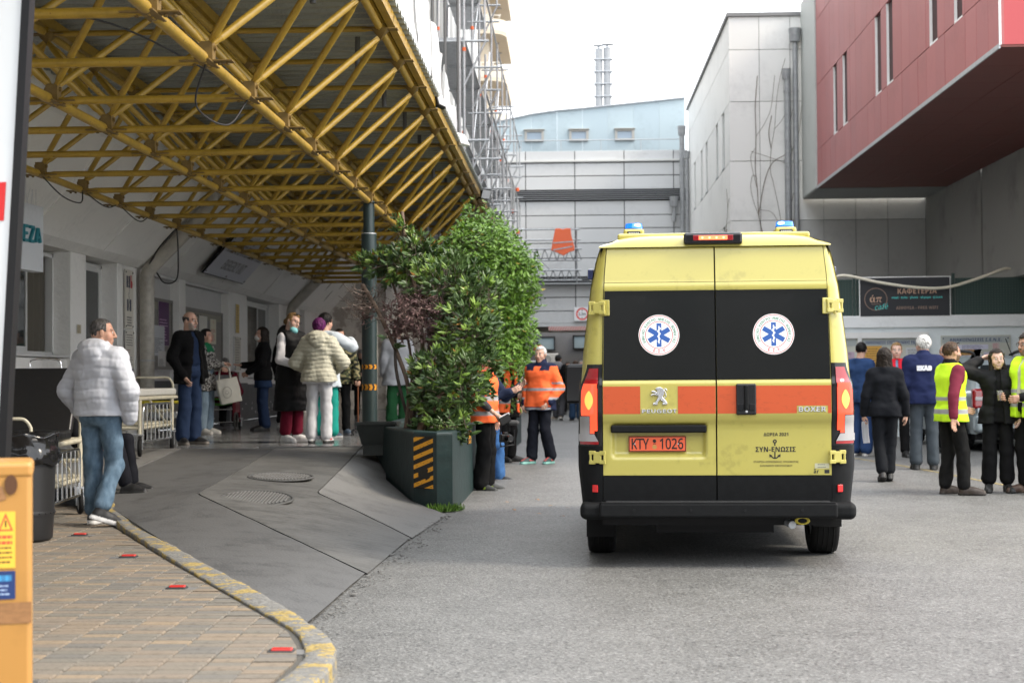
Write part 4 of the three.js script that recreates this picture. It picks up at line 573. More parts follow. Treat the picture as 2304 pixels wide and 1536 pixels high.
  face('unframed bulletin board with tattered sheets above the silver car', 0.86, 1.4, 1.1, 2.1, false, 'ΑΝΑΚΟΙΝΩΣΕΙΣ Σ.Ε.Ν.Ε.', [[-0.15, 1.6, 0.36, 0.5, '#cfa25a', '#6a3a20'], [-0.05, 1.86, 0.6, 0.1, '#cfcfe0', '#4b4b70'], [0.36, 1.5, 0.4, 0.5, '#c9c6da', '#5b4a80'], [0.4, 1.88, 0.14, 0.12, '#c9b9b9', '#b03030']]);
}
// ---------------------------------------------------------------- tower with balconies far behind
{
  const b = thing('balcony_tower', 'cream apartment tower with rounded balconies behind the scaffold', 'building', [-5.55, 0, -100]), c = mat([0.46, 0.39, 0.29], 0.75, { map: plasterTex, tile: 4 }), w = mat([0.68, 0.64, 0.55], 0.7);
  mesh('wall', bar(-14, 0.4, 0, 34, -14, -0.2), c, b);
  for (let k = 0; k < 6; k++) { const y = 17.2 + k * 3.0, s = new THREE.Shape(); s.moveTo(-2.4, 0.1); s.lineTo(-2.4, -1.0); s.lineTo(0.5, -1.0); s.quadraticCurveTo(1.5, -0.9, 1.6, 0.3); s.lineTo(1.6, 9); s.lineTo(0.3, 9); s.lineTo(0.3, 0.1);
    mesh('balcony', new THREE.ExtrudeGeometry(s, { depth: 0.22, bevelEnabled: false }).rotateX(-Math.PI / 2).translate(0, y, 0), c, b);
    mesh('parapet', [grid(24, 1, (u, v) => { const a = u * Math.PI / 2, x = u < 0.3 ? lerp(-2.4, 0.5, u / 0.3) : u < 0.6 ? 0.5 + 1.1 * Math.sin((u - 0.3) / 0.3 * Math.PI / 2) : 1.6, z = u < 0.3 ? 1.0 : u < 0.6 ? 1.0 - 1.2 * (1 - Math.cos((u - 0.3) / 0.3 * Math.PI / 2)) : lerp(-0.2, -9, (u - 0.6) / 0.4); return [x, y + 0.2 + v * 0.75, z]; })], mat([0.5, 0.44, 0.35], 0.75, { side: THREE.DoubleSide }), b);
    mesh('railing', [...Array(7)].map((_, q) => rod([-1.2 + q * 0.4, y + 0.95, 0.98], [-1.2 + q * 0.4, y + 1.2, 0.98], 0.02, 5)).concat(rod([-1.4, y + 1.2, 0.98], [1.3, y + 1.2, 0.7], 0.025, 5)), w, b);
    const wn = new THREE.Group(); wn.name = 'window'; b.add(wn); mesh('pane', bar(-1.8, -0.2, y + 0.4, y + 2.3, -0.15, -0.19), mat([0.2, 0.2, 0.19], 0.2), wn); mesh('frame', [bar(-1.86, -1.8, y + 0.3, y + 2.36, -0.1, -0.2), bar(-0.2, -0.14, y + 0.3, y + 2.36, -0.1, -0.2)], w, wn);
    for (const z of [-2, -5]) mesh('ceiling_lamp', cyl(0.14, 0.14, 0.05, 0.95, y - 0.05, z, 12), mat([0.2, 0.19, 0.17], 0.5), b);
  }
}
// ---------------------------------------------------------------- building under repair and its scaffold
{
  const b = thing('building_under_repair', 'grey block with vertical window bands behind the scaffold', 'building'), m = mat([0.45, 0.46, 0.46], 0.7, { map: plasterTex, tile: 3 }), f = mat([0.66, 0.67, 0.66], 0.6);
  mesh('wall', [bar(-5.7, -3.5, 5.3, 20, -12, -55.5), bar(-5.7, -3.5, 0.1, 5.3, -45.7, -55.5)], m, b);
  for (let k = 0; k < 16; k++) { const z = -30 - k * 1.6; mesh('fin', bar(-3.5, -3.15, 5.4, 20, z, z - 0.28), f, b); for (let r = 0; r < 4; r++) { const y = 5.8 + r * 3.4, w = new THREE.Group(); w.name = 'window'; b.add(w); mesh('pane', bar(-3.5, -3.46, y, y + 2.2, z - 0.4, z - 1.5), M.darkGlass, w); mesh('frame', [bar(-3.5, -3.42, y - 0.05, y, z - 0.36, z - 1.54), bar(-3.5, -3.42, y + 1.1, y + 1.15, z - 0.36, z - 1.54)], M.galv, w); } }
  const s = thing('scaffold', 'galvanised tube scaffold with orange couplers along the grey block', 'scaffold'), or = mat([0.75, 0.13, 0.03], 0.5);
  const tube = (name, a, c, r = 0.026) => mesh(name, rod(a, c, r, 7), M.galv, s);
  const zs = []; for (let z = -31.5; z >= -53.5; z -= 2.7) zs.push(z);
  const lvAll = [2.2, 4.2, 6.2, 8.2, 10.2, 12.2];
  zs.forEach((z, k) => { const y0 = roadY(-z), topY = z < -39 ? 9.6 : 13.5, lv = lvAll.filter((y) => y < topY - 1);
    for (const x of [-2.85, -2.1]) { tube('standard', [x, y0, z], [x, topY, z], 0.028); for (let y = 1.2 + (k % 2); y < topY - 0.5; y += 3.4) mesh('coupler', cyl(0.038, 0.038, 0.07, x, y + 0.03 * (k % 3), z, 8), or, s); }
    for (const y of lv) { tube('transom', [-2.95, y, z], [-1.6 + (k % 2) * 0.12, y, z]); if (k % 2) tube('guard_transom', [-2.2, y + 1.0, z], [-1.5, y + 1.0, z], 0.022); tube('guard_post', [-1.68, y, z], [-1.68, y + 1.05, z], 0.024); tube('brace', [-2.1, y - 0.9, z], [-1.66, y, z], 0.022); }
    if (k + 1 < zs.length) { const z1 = zs[k + 1]; for (const y of lv) { tube('ledger', [-2.1, y + 0.06, z], [-2.1, y + 0.06, z1]); tube('guard_rail', [-1.68, y + 1.0, z], [-1.68, y + 1.0, z1], 0.022); if (k % 2) tube('diagonal', [-2.13, y, z], [-2.13, y + 2, z1], 0.022); mesh('platform', bar(-2.8, -2.12, y + 0.03, y + 0.08, z - 0.02, z1 + 0.02), M.galv, s); } }
  });
  // sheets of white netting tied in front, with gaps between them
  const sheetM = mat([0.85, 0.86, 0.87], 0.75, { side: THREE.DoubleSide, transmission: 0.25 });
  const cuts = [-10, -13.2, -16.0, -18.3, -20.6, -22.6, -24.9, -27.4, -30.6];
  for (let k = 0; k + 1 < cuts.length; k++) { const z0 = cuts[k] - 0.03, z1 = cuts[k + 1] + 0.09, top = [8.4, 8.2, 7.9, 7.7, 7.2, 6.7, 6.45, 5.9][k], t1 = [8.2, 7.9, 7.7, 7.2, 6.7, 6.45, 5.9, 5.45][k];
    const o = mesh('protective_sheet', grid(30, 24, (u, v) => { const z = lerp(z0, z1, u) + (v < 0.6 ? 0.12 * (0.6 - v) * (u > 0.5 ? -1 : 1) * -1 : 0) * Math.abs(u - 0.5) * 2, y = lerp(5.02, lerp(top, t1, u) + 0.08 * Math.sin(u * 9 + k), v); return [-2.0 + 0.09 * noise3.noise(z * 1.1, y * 0.9, k) + 0.04 * Math.sin(u * 14 + v * 3), y, z]; }), sheetM); tag(o, ['nearest', 'second', 'third', 'fourth', 'fifth', 'sixth', 'seventh', 'farthest'][k] + ' white protective sheet hung along the canopy edge', 'sheeting', 'white sheets along the canopy'); }
  const poleM = mat([0.1, 0.1, 0.1], 0.6); for (const z of cuts) mesh('sheet_pole', rod([-2.16, 4.6, z], [-2.16, 9.2, z], 0.028, 7), poleM, s);
  mesh('sheet_rail', [rod([-2.16, 5.0, -10], [-2.16, 5.0, -31], 0.026, 7), rod([-2.16, 4.6, -31], [-2.16, 13, -31], 0.03, 7)], M.galv, s);
  // gantry of lattice girders over the street with a hi-vis vest hung on it
  const g = thing('lattice_gantry', 'aluminium lattice girder gantry reaching out from the scaffold', 'scaffold', [0, 0, -48.5]); const y0 = 4.42;
  for (const [y, n] of [[y0, 0], [y0 + 0.3, 1], [y0 + 0.62, 2], [y0 + 0.95, 3], [y0 + 1.25, 4], [y0 + 1.55, 5]]) mesh('chord', rod([-2.2, y, (n % 2) * 0.25], [0.36 - (n % 3) * 0.03, y, (n % 2) * 0.25], 0.026, 7), M.galv, g);
  for (let k = 0; k < 9; k++) { const x = -1.9 + k * 0.25; mesh('lattice', [rod([x, y0, 0], [x + 0.125, y0 + 0.3, 0.25], 0.014, 5), rod([x + 0.125, y0 + 0.3, 0.25], [x + 0.25, y0, 0], 0.014, 5)], M.galv, g); mesh('lattice', [rod([x, y0 + 0.62, 0], [x + 0.125, y0 + 0.95, 0.25], 0.014, 5), rod([x + 0.125, y0 + 0.95, 0.25], [x + 0.25, y0 + 0.62, 0], 0.014, 5)], M.galv, g); }
  mesh('post', [rod([0.2, y0 - 0.1, 0.1], [0.2, y0 + 1.6, 0.1], 0.026, 7), rod([-1.75, 0.2, 0.1], [-1.75, 7.6, 0.1], 0.03, 7), rod([-1.6, 0.2, 0.3], [-1.6, 6.9, 0.3], 0.03, 7), rod([-1.75, y0 + 1.55, 0.1], [-0.6, y0 + 0.3, 0.1], 0.018, 6)], M.galv, g);
  for (let k = 0; k < 4; k++) mesh('coupler', cyl(0.055, 0.055, 0.1, -1.75 + (k % 2) * 0.15, 5.2 + k * 0.65, 0.1 + (k % 2) * 0.2, 8), or, g);
  const v = thing('hanging_vest', 'orange hi-vis vest hung on the lattice gantry', 'vest', [-0.22, y0 + 1.52, -48.15]);
  const sh = [[-0.23, 0.04], [-0.1, 0.05], [0.0, 0.02], [0.12, 0.05], [0.24, 0.04], [0.27, -0.2], [0.36, -0.54], [0.35, -0.64], [0.2, -0.68], [0.02, -0.79], [-0.16, -0.7], [-0.36, -0.62], [-0.28, -0.2]];
  mesh('cloth', bevelled(sh, 0.05, 0.02), mat([0.85, 0.17, 0.07], 0.7), v); for (const y of [-0.38, -0.56]) mesh('reflective_band', new THREE.BoxGeometry(0.6, 0.035, 0.006).rotateZ(y < -0.5 ? 0.18 : 0.06).translate(0, y, 0.056), M.galv, v);
}
// ---------------------------------------------------------------- yellow ambulance, seen from behind
{
  const { FontLoader } = await import('three/addons/loaders/FontLoader.js'), { TextGeometry } = await import('three/addons/geometries/TextGeometry.js');
  const font = await new FontLoader().loadAsync('fonts/droid/droid_sans_bold.typeface.json');
  const A = thing('ambulance', 'yellow ambulance van with orange stripe and blue beacons, rear doors shut', 'ambulance', [1.085, 0, -11.86], -0.042);
  const grimeY = tex(512, (u, v) => { const d = smooth(0.56, 0.72, nMid(u, v) * 0.6 + nFine(u, v) * 0.4), k = 1 - 0.16 * d + 0.05 * (nGrain(u, v) - 0.5); return S([k, k * 0.985, k * 0.96]); }, true);
  const Y = mat([0.45, 0.4, 0.092], 0.32, { clearcoat: 0.5, clearcoatRoughness: 0.12, map: grimeY, tile: 1.3 }), TR = mat([0.0085, 0.009, 0.0095], 0.6, { specularIntensity: 0.3, bumpMap: bumpGrain, bumpScale: 0.0012, tile: 0.3, map: dustTex }), GL = mat([0.006, 0.007, 0.007], 0.12, { clearcoat: 0.3, clearcoatRoughness: 0.05, bumpMap: bumpMid, bumpScale: 0.0012, tile: 1.1 });
  const ORANGE = mat([0.5, 0.075, 0.016], 0.5, { map: grimeY }), GAP = mat([0.01, 0.01, 0.008], 0.9);
  const pl = (tab) => (h) => { for (let i = 1; i < tab.length; i++) if (h <= tab[i][0]) { const t = clamp((h - tab[i - 1][0]) / (tab[i][0] - tab[i - 1][0])); return lerp(tab[i - 1][1], tab[i][1], t); } return tab[tab.length - 1][1]; };
  const Wd = pl([[0.3, 0.97], [0.45, 1.0], [0.75, 1.03], [1.0, 1.03], [1.3, 1.022], [1.6, 1.0], [1.85, 0.972], [2.1, 0.94], [2.3, 0.9], [2.4, 0.868], [2.455, 0.8], [2.49, 0.68], [2.505, 0.4], [2.512, 0]]);
  const Ed = pl([[0.4, 0.855], [1.4, 0.853], [1.9, 0.845], [2.2, 0.833], [2.4, 0.815]]);
  const zD = pl([[0.49, -0.03], [0.68, -0.012], [1.03, 0.0], [1.065, 0.008], [1.1, 0.03], [1.14, 0.045], [1.37, 0.046], [1.385, 0.042], [1.4, 0.03], [2.07, -0.035], [2.085, -0.03], [2.12, -0.033], [2.14, -0.046], [2.38, -0.09], [2.42, -0.1]]);
  // body shell
  {
    const hs = [0.4, 0.55, 0.75, 0.9, 1.0, 1.2, 1.4, 1.6, 1.75, 1.9, 2.0, 2.1, 2.2, 2.3, 2.36, 2.4, 2.43, 2.455, 2.475, 2.49, 2.5, 2.505, 2.512];
    const ring = []; for (let i = 0; i < hs.length; i++) ring.push([-Wd(hs[i]), hs[i]]); for (let i = hs.length - 2; i >= 0; i--) ring.push([Wd(hs[i]), hs[i]]);
    const zs = [-0.2, -0.6, -1.5, -2.5, -3.5, -3.9, -4.2, -4.5, -4.8, -5.1, -5.35, -5.42], roof = [2.52, 2.52, 2.52, 2.52, 2.5, 2.42, 2.2, 1.85, 1.5, 1.25, 1.0, 0.8];
    mesh('body', [grid(ring.length - 1, zs.length - 1, (u, v) => { const [x, h] = ring[Math.round(u * (ring.length - 1))], k = Math.round((1 - v) * (zs.length - 1)), r = roof[k], hh = h < 0.7 ? h : 0.7 + (h - 0.7) * (r - 0.7) / 1.82, n = k > 8 ? 1 - (k - 8) * 0.05 : 1; return [x * n, hh, zs[k]]; }), bar(-0.95, 0.95, 0.42, 0.95, -5.38, -5.3)], Y, A);
    mesh('underbody', [bar(-0.86, 0.86, 0.3, 0.46, -0.15, -5.2), bar(-0.75, 0.75, 0.36, 2.3, -0.14, -0.2), bar(-0.45, 0.45, 0.22, 0.34, -0.4, -4.9), bar(-0.97, -0.9, 0.2, 0.45, -1.5, -3.9), bar(0.9, 0.97, 0.2, 0.45, -1.5, -3.9), bar(-0.9, 0.9, 0.18, 0.45, -5.2, -5.3), rod([-0.8, 0.34, -1.0], [0.8, 0.34, -1.0], 0.06, 10)], M.black, A);  // centre box, side sills and front bar added to block light under the van
  }
  // rounded rear corner posts: s runs from the door edge (0) to the side (1)
  const corner = (sd, s, h, off = 0) => { const e = Ed(h), w = Wd(h), c = Math.sqrt(Math.max(0, 1 - s * s)), zb = zD(h) - 0.012; return [sd * (e + (w - e) * s + off * s), h, zb - 0.2 * (1 - c) + off * c]; };
  const cpatch = (sd, s0, s1, h0, h1, off, nu = 8, nv = 24) => grid(nu, nv, (u, v) => { const h = lerp(h0, h1, v), f = (q) => typeof q === 'function' ? q(h) : q; return corner(sd, lerp(f(s0), f(s1), u), h, off); });
  for (const sd of [-1, 1]) {
    mesh('corner_post', [cpatch(sd, 0, 1, 0.42, 2.41, 0, 10, 60), grid(1, 40, (u, v) => { const h = lerp(0.42, 2.41, v), p = corner(sd, 1, h); return [p[0], h, lerp(p[2], -0.21, u)]; }), grid(1, 40, (u, v) => { const h = lerp(0.42, 2.41, v), p = corner(sd, 0, h); return [p[0] - sd * 0.004, h, p[2] - u * 0.06]; })], Y, A);
    const trim = new THREE.Group(); trim.name = 'corner_trim'; A.add(trim);
    mesh('moulding', [cpatch(sd, -0.02, 1, 0.37, 0.905, 0.014, 10, 20), grid(4, 16, (u, v) => { const h = lerp(0.37, 0.905, v), p = corner(sd, 1, h, 0.014); return [p[0], h, lerp(p[2], -0.62, u)]; }), grid(10, 1, (u, v) => { const p = corner(sd, u, 0.905, 0.014 * (1 - v)); return p; })], TR, trim);
    mesh('reflector', rbox(0.045, 0.055, 0.012, 0.004, 0, 0, 0).rotateY(sd * 0.5).translate(...corner(sd, 0.32, 0.585, 0.019)), mat([0.6, 0.02, 0.02], 0.2), trim);
    // tail lamp
    const L = new THREE.Group(); L.name = 'tail_lamp'; A.add(L);
    const ink = (h) => 0.06 + 0.1 * smooth(1.5, 1.2, h), outer = (h) => 0.93 - 0.3 * smooth(1.3, 1.52, h);
    mesh('housing', [cpatch(sd, 0.0, (h) => Math.min(1, outer(h) + 0.06), 0.905, 1.52, 0.012, 10, 30), grid(1, 24, (u, v) => { const h = lerp(0.905, 1.52, v), p = corner(sd, 0.0, h, 0.012 - u * 0.03); return p; }), cpatch(sd, 0.96, 1, 0.905, 1.4, 0.01, 2, 10)], M.blackGloss, L);
    const red = mat([0.3, 0.008, 0.012], 0.12, { clearcoat: 1 }), redOn = mat([0.6, 0.02, 0.01], 0.25, { emissive: RGB(1, 0.085, 0.03), emissiveIntensity: 0.55 }), amberOn = mat([0.8, 0.25, 0.05], 0.3, { emissive: RGB(1, 0.26, 0.05), emissiveIntensity: 0.8 }), clear = mat([0.34, 0.33, 0.33], 0.16, { clearcoat: 1 });
    mesh('upper_lens', cpatch(sd, 0.16, (h) => outer(h) - 0.1, 1.37, 1.49, 0.024, 8, 8), red, L);
    mesh('lit_ring', [cpatch(sd, 0.2, (h) => outer(h) - 0.12, 1.335, 1.375, 0.027, 8, 4), cpatch(sd, 0.18, 0.3, 1.02, 1.34, 0.027, 3, 12), cpatch(sd, (h) => outer(h) - 0.26, (h) => outer(h) - 0.12, 1.16, 1.34, 0.027, 3, 10), cpatch(sd, 0.2, 0.8, 1.135, 1.165, 0.027, 8, 3)], redOn, L);
    mesh('brake_lens', [cpatch(sd, 0.28, (h) => outer(h) - 0.24, 1.165, 1.338, 0.025, 8, 8), cpatch(sd, 0.3, 0.46, 1.0, 1.14, 0.026, 4, 8)], redOn, L);
    mesh('glow_core', [cpatch(sd, (h) => 0.34 + 0.14 * ((h - 1.25) / 0.07) ** 2, (h) => 0.66 - 0.14 * ((h - 1.25) / 0.07) ** 2, 1.18, 1.32, 0.03, 8, 10)], amberOn, L);
    mesh('reverse_lens', [cpatch(sd, 0.48, 0.86, 0.99, 1.13, 0.025, 6, 8), cpatch(sd, (h) => lerp(0.16, 0.3, (h - 0.945) / 0.05), 0.9, 0.985 - 0.045, 0.995, 0.0255, 6, 4)], clear, L);
    mesh('lower_lens', cpatch(sd, 0.14, 0.86, 0.918, 1.0 - 0.06 + 0.0, 0.023, 8, 5), red, L);
  }
  // rear doors
  const recess = (x, h) => smooth(-0.79, -0.755, x) * smooth(-0.07, -0.105, x) * smooth(0.8, 0.86, h) * smooth(1.075, 1.055, h) * 0.04;
  const zA = (x, h) => zD(h) - recess(x, h);
  const patch = (x0, x1, h0, h1, off, nu = 12, nv = 12) => { const f = (q, h) => typeof q === 'function' ? q(h) : q; const g = grid(nu, nv, (u, v) => { const h = lerp(h0, h1, v), x = lerp(f(x0, h), f(x1, h), u); return [x, h, zA(x, h) + off]; }); g.userData.ownUV = true; return g; };
  const rim = (x0, x1, h0, h1, off, d) => { const f = (q, h) => typeof q === 'function' ? q(h) : q; return [grid(1, 40, (u, v) => { const h = lerp(h0, h1, v), x = f(x0, h); return [x, h, zA(x, h) + off - u * d]; }), grid(1, 40, (u, v) => { const h = lerp(h0, h1, v), x = f(x1, h); return [x, h, zA(x, h) + off - u * d]; }), grid(20, 1, (u, v) => { const x = lerp(f(x0, h0), f(x1, h0), u); return [x, h0, zA(x, h0) + off - v * d]; }), grid(20, 1, (u, v) => { const x = lerp(f(x0, h1), f(x1, h1), u); return [x, h1, zA(x, h1) + off - v * d]; })]; };
  mesh('door_gap', patch(-0.86, 0.86, 0.49, 2.41, -0.045, 20, 40), GAP, A);
  const decal = (w, h, draw, ink) => { const c = canvasTex(w, h, (g) => { g.fillStyle = '#000'; g.fillRect(0, 0, w, h); g.fillStyle = '#fff'; g.strokeStyle = '#fff'; g.textAlign = 'center'; draw(g, w, h); }); c.colorSpace = THREE.NoColorSpace; return mat(ink, 0.5, { alphaMap: c, transparent: true }); };
  const doors = [-1, 1].map((sd) => {
    const D = new THREE.Group(); D.name = 'rear_door'; A.add(D);
    const outer = (h) => sd * (Ed(h) - 0.006), inn = sd * 0.0055, a = sd < 0 ? outer : inn, b = sd < 0 ? inn : outer;
    mesh('panel', [patch(a, b, 0.685, 2.4, 0, 64, 150), ...rim(a, b, 0.685, 2.4, 0, 0.04)], Y, D);
    mesh('lower_trim', [patch(a, b, 0.493, 0.68, 0.012, 20, 10), ...rim(a, b, 0.493, 0.68, 0.012, 0.04)], TR, D);
    mesh('window', [patch((h) => sd < 0 ? outer(h) + 0.004 : inn, (h) => sd < 0 ? inn : outer(h) - 0.004, 1.4, 2.073, 0.006, 24, 24), ...rim(a, b, 1.4, 2.073, 0.006, 0.01)], GL, D);
    mesh('crease_shade', patch(a, b, 2.134, 2.1385, 0.0012, 10, 2), mat([0.1, 0.085, 0.02], 0.7), D);  // shade of the pressed crease put into colour as a thin dark strip
    const em = mesh('emblem', (() => { const g = new THREE.CircleGeometry(0.153, 56), p = g.attributes.position, cx = sd < 0 ? -0.4225 : 0.43; for (let i = 0; i < p.count; i++) { const x = p.getX(i) + cx, h = p.getY(i) + 1.737; p.setXYZ(i, x, h, zD(h) + 0.0095); } g.computeVertexNormals(); return g; })(), mat([1, 1, 1], 0.5, { map: canvasTex(512, 512, (g, w) => {
      const c = w / 2; g.fillStyle = '#dfe0dd'; g.beginPath(); g.arc(c, c, c, 0, 7); g.fill(); g.strokeStyle = '#a81f2c'; g.lineWidth = 8; g.beginPath(); g.arc(c, c, c * 0.945, 0, 7); g.stroke(); g.beginPath(); g.arc(c, c, c * 0.66, 0, 7); g.stroke();
      g.fillStyle = '#1e4f97'; for (let k = 0; k < 3; k++) { g.save(); g.translate(c, c); g.rotate(k * Math.PI / 3); g.fillRect(-c * 0.12, -c * 0.58, c * 0.24, c * 1.16); g.restore(); }
      g.strokeStyle = '#e8e8e6'; g.lineWidth = 13; g.beginPath(); g.moveTo(c, c * 0.55); g.lineTo(c, c * 1.42); g.stroke(); g.lineWidth = 9; g.beginPath(); for (let k = 0; k <= 50; k++) g.lineTo(c + Math.sin(k * 0.36) * (24 - k * 0.25), c * 0.62 + k * c * 0.0145); g.stroke();
      g.textAlign = 'center'; const arc = (s, r, a0, a1, col, f) => { g.fillStyle = col; g.font = f; [...s].forEach((ch, k) => { const q = lerp(a0, a1, k / (s.length - 1)); g.save(); g.translate(c + Math.sin(q) * r, c - Math.cos(q) * r); g.rotate(q); g.fillText(ch, 0, 0); g.restore(); }); };
      arc('ΕΘΝΙΚΟ ΚΕΝΤΡΟ ΑΜΕΣΗΣ ΒΟΗΘΕΙΑΣ', c * 0.72, -2.02, 2.02, '#1e6b4c', 'bold 46px sans-serif');
      g.fillStyle = '#c01f2f'; g.font = 'bold 58px sans-serif'; [['Ε', -0.3], ['.', -0.15], ['Σ', 0], ['.', 0.15], ['Υ', 0.3]].forEach(([s, q]) => { g.save(); g.translate(c + Math.sin(q) * c * 0.87, c + Math.cos(q) * c * 0.87); g.rotate(-q); g.fillText(s, 0, 0); g.restore(); });
    }) }), D);
    for (const h of [1.945, 0.82]) { const H = new THREE.Group(); H.name = 'hinge'; H.position.set(sd * (h > 1 ? 0.885 : 0.89), h, zD(h) + 0.008); H.rotation.y = sd * 0.28; D.add(H);
      mesh('leaf', [rbox(0.062, 0.085, 0.02, 0.006, 0, 0, 0.004), rbox(0.05, 0.03, 0.024, 0.005, -sd * 0.04, 0.034, 0.004), rbox(0.05, 0.03, 0.024, 0.005, -sd * 0.04, -0.034, 0.004), rbox(0.05, 0.03, 0.024, 0.005, sd * 0.042, 0.036, 0.0), rbox(0.05, 0.03, 0.024, 0.005, sd * 0.042, -0.036, 0.0), h > 1 ? rbox(0.07, 0.12, 0.012, 0.01, -sd * 0.06, 0, -0.006) : null], Y, H);
      mesh('pin', [rod([-sd * 0.055, -0.04, 0.008], [-sd * 0.055, 0.04, 0.008], 0.009, 8), rod([sd * 0.055, -0.045, 0.004], [sd * 0.055, 0.045, 0.004], 0.009, 8)], Y, H); }
    return D;
  });
  // orange band, left out behind the badge and the model lettering
  mesh('orange_band', patch((h) => -(Ed(h) - 0.008), -0.567, 1.147, 1.353, 0.0022, 12, 6), ORANGE, doors[0]); mesh('orange_band', patch(-0.287, -0.007, 1.147, 1.353, 0.0022, 12, 6), ORANGE, doors[0]);
  mesh('orange_band', [patch(0.007, 0.592, 1.147, 1.353, 0.0022, 16, 6), patch(0.592, 0.82, 1.203, 1.353, 0.0022, 8, 6), patch(0.82, (h) => Ed(h) - 0.008, 1.147, 1.353, 0.0022, 4, 6)], ORANGE, doors[1]);
  {
    const lion = [[515, 1085], [540, 1068], [580, 1065], [608, 1080], [622, 1110], [625, 1150], [615, 1175], [600, 1190], [625, 1210], [650, 1240], [665, 1260], [662, 1280], [605, 1282], [603, 1262], [622, 1258], [590, 1232], [577, 1215], [560, 1235], [545, 1255], [543, 1283], [485, 1283], [487, 1260], [512, 1252], [528, 1225], [548, 1190], [553, 1178], [525, 1165], [500, 1160], [465, 1172], [460, 1160], [480, 1148], [520, 1145], [505, 1132], [470, 1128], [472, 1110], [500, 1105], [525, 1120], [532, 1128], [548, 1120], [535, 1105]], k = 1 / 5.485 / 300;
    const P = ([x, y]) => [(x - 565) * k, -(y - 1175) * k];
    const bd = new THREE.Group(); bd.name = 'badge'; bd.position.set(-0.425, 1.28, 0.047); doors[0].add(bd);
    mesh('figure', bevelled(lion.map(P).reverse(), 0.014, 0.0028, 3), M.chrome, bd); mesh('tail', hose([[612, 1198], [640, 1186], [648, 1165], [640, 1135], [627, 1103], [632, 1086], [652, 1092], [657, 1112]].map((p) => [...P(p), 0.006]), 0.004, 6), M.chrome, bd);
    const txt = (s, w, hgt) => { const g = new TextGeometry(s, { font, size: 0.1, depth: 0.012, curveSegments: 3, bevelEnabled: true, bevelSize: 0.003, bevelThickness: 0.003, bevelSegments: 1 }); g.computeBoundingBox(); const q = g.boundingBox, a = w / (q.max.x - q.min.x), c = hgt / (q.max.y - q.min.y); return g.translate(-(q.min.x + q.max.x) / 2, -(q.min.y + q.max.y) / 2, 0).scale(a, c, 0.6); };
    mesh('maker_lettering', txt('PEUGEOT', 0.262, 0.03).translate(-0.425, 1.168, 0.045), M.chrome, doors[0]);
    mesh('model_lettering', txt('BOXER', 0.205, 0.04).translate(0.706, 1.177, 0.045), M.chrome, doors[1]);
  }
  mesh('donor_lettering', patch(0.17, 0.72, 0.71, 1.02, 0.002, 24, 24), decal(1024, 577, (g, w, h) => { g.font = 'bold 62px sans-serif'; g.fillText('ΔΩΡΕΑ 2021', w * 0.495, 80); g.font = 'bold 96px sans-serif'; g.fillText('ΣΥΝ-ΕΝΩΣΙΣ', w * 0.485, 300, 830); const x = w * 0.475; g.lineWidth = 17; g.beginPath(); g.arc(x, 155, 19, 0, 7); g.stroke(); g.beginPath(); g.moveTo(x, 174); g.lineTo(x, 215); g.moveTo(x, 300); g.lineTo(x, 390); g.stroke(); g.beginPath(); g.arc(x, 330, 58, 0.3, Math.PI - 0.3); g.stroke(); g.beginPath(); g.moveTo(x - 78, 330); g.lineTo(x - 32, 352); g.lineTo(x - 74, 378); g.moveTo(x + 78, 330); g.lineTo(x + 32, 352); g.lineTo(x + 74, 378); g.fill(); g.font = '38px sans-serif'; g.fillText('ΕΤΑΙΡΕΙΑ ΚΟΙΝΩΝΙΚΗΣ ΠΡΟΣΦΟΡΑΣ', w * 0.49, 452, 840); g.fillText('ΕΛΛΗΝΙΚΟΥ ΕΦΟΠΛΙΣΜΟΥ', w * 0.49, 506, 620); }, [0.012, 0.012, 0.014]), doors[1]);
  mesh('dealer_sticker', patch(0.725, 0.83, 0.735, 0.772, 0.0018, 4, 4), mat([1, 1, 1], 0.4, { map: canvasTex(200, 72, (g, w, h) => { g.fillStyle = '#b9b79a'; g.fillRect(0, 0, w, h); lines(g, 40, 12, 140, 2, 40, 10, '#4a4a44'); }) }), doors[1]);
  mesh('dealer_mark', patch(0.71, 0.845, 0.692, 0.732, 0.0018, 6, 4), decal(260, 78, (g, w, h) => { g.font = 'bold 78px sans-serif'; g.textAlign = 'left'; g.fillText('ar', 8, 66, 130); g.fillRect(14, 4, 30, 9); g.fillRect(165, 14, 70, 54); }, [0.02, 0.02, 0.022]), doors[1]);
  // number plate, light bar above it, handle
  mesh('plate_light_bar', [rbox(0.715, 0.058, 0.06, 0.014, -0.432, 1.034, 0.012)], TR, doors[0]);
  {
    const p = new THREE.Group(); p.name = 'number_plate'; p.position.set(-0.442, 0.92, -0.026); doors[0].add(p);
    mesh('plate', rbox(0.432, 0.118, 0.012, 0.006, 0, 0, 0), mat([0.5, 0.09, 0.03], 0.5), p);
    mesh('print', new THREE.PlaneGeometry(0.426, 0.112).translate(0, 0, 0.0078), mat([1, 1, 1], 0.45, { map: canvasTex(768, 202, (g, w, h) => { g.fillStyle = '#e2603a'; g.fillRect(0, 0, w, h); g.strokeStyle = '#161310'; g.lineWidth = 9; g.strokeRect(5, 5, w - 10, h - 10); g.fillStyle = '#14110f'; g.textAlign = 'left'; g.save(); g.scale(1, 1.3); g.font = '150px sans-serif'; g.lineWidth = 5; const put = (s, x, ww) => { g.fillText(s, x, 130, ww); g.strokeText(s, x, 130, ww); }; put('ΚΤΥ', 24, 268); put('1026', 408, 340); g.restore(); g.beginPath(); g.arc(346, 62, 24, 0, 7); g.fill(); g.fillStyle = '#b98a4a'; g.beginPath(); g.arc(346, 142, 30, 0, 7); g.fill(); g.fillStyle = '#14110f'; g.fillRect(328, 92, 36, 12); }) }), p);
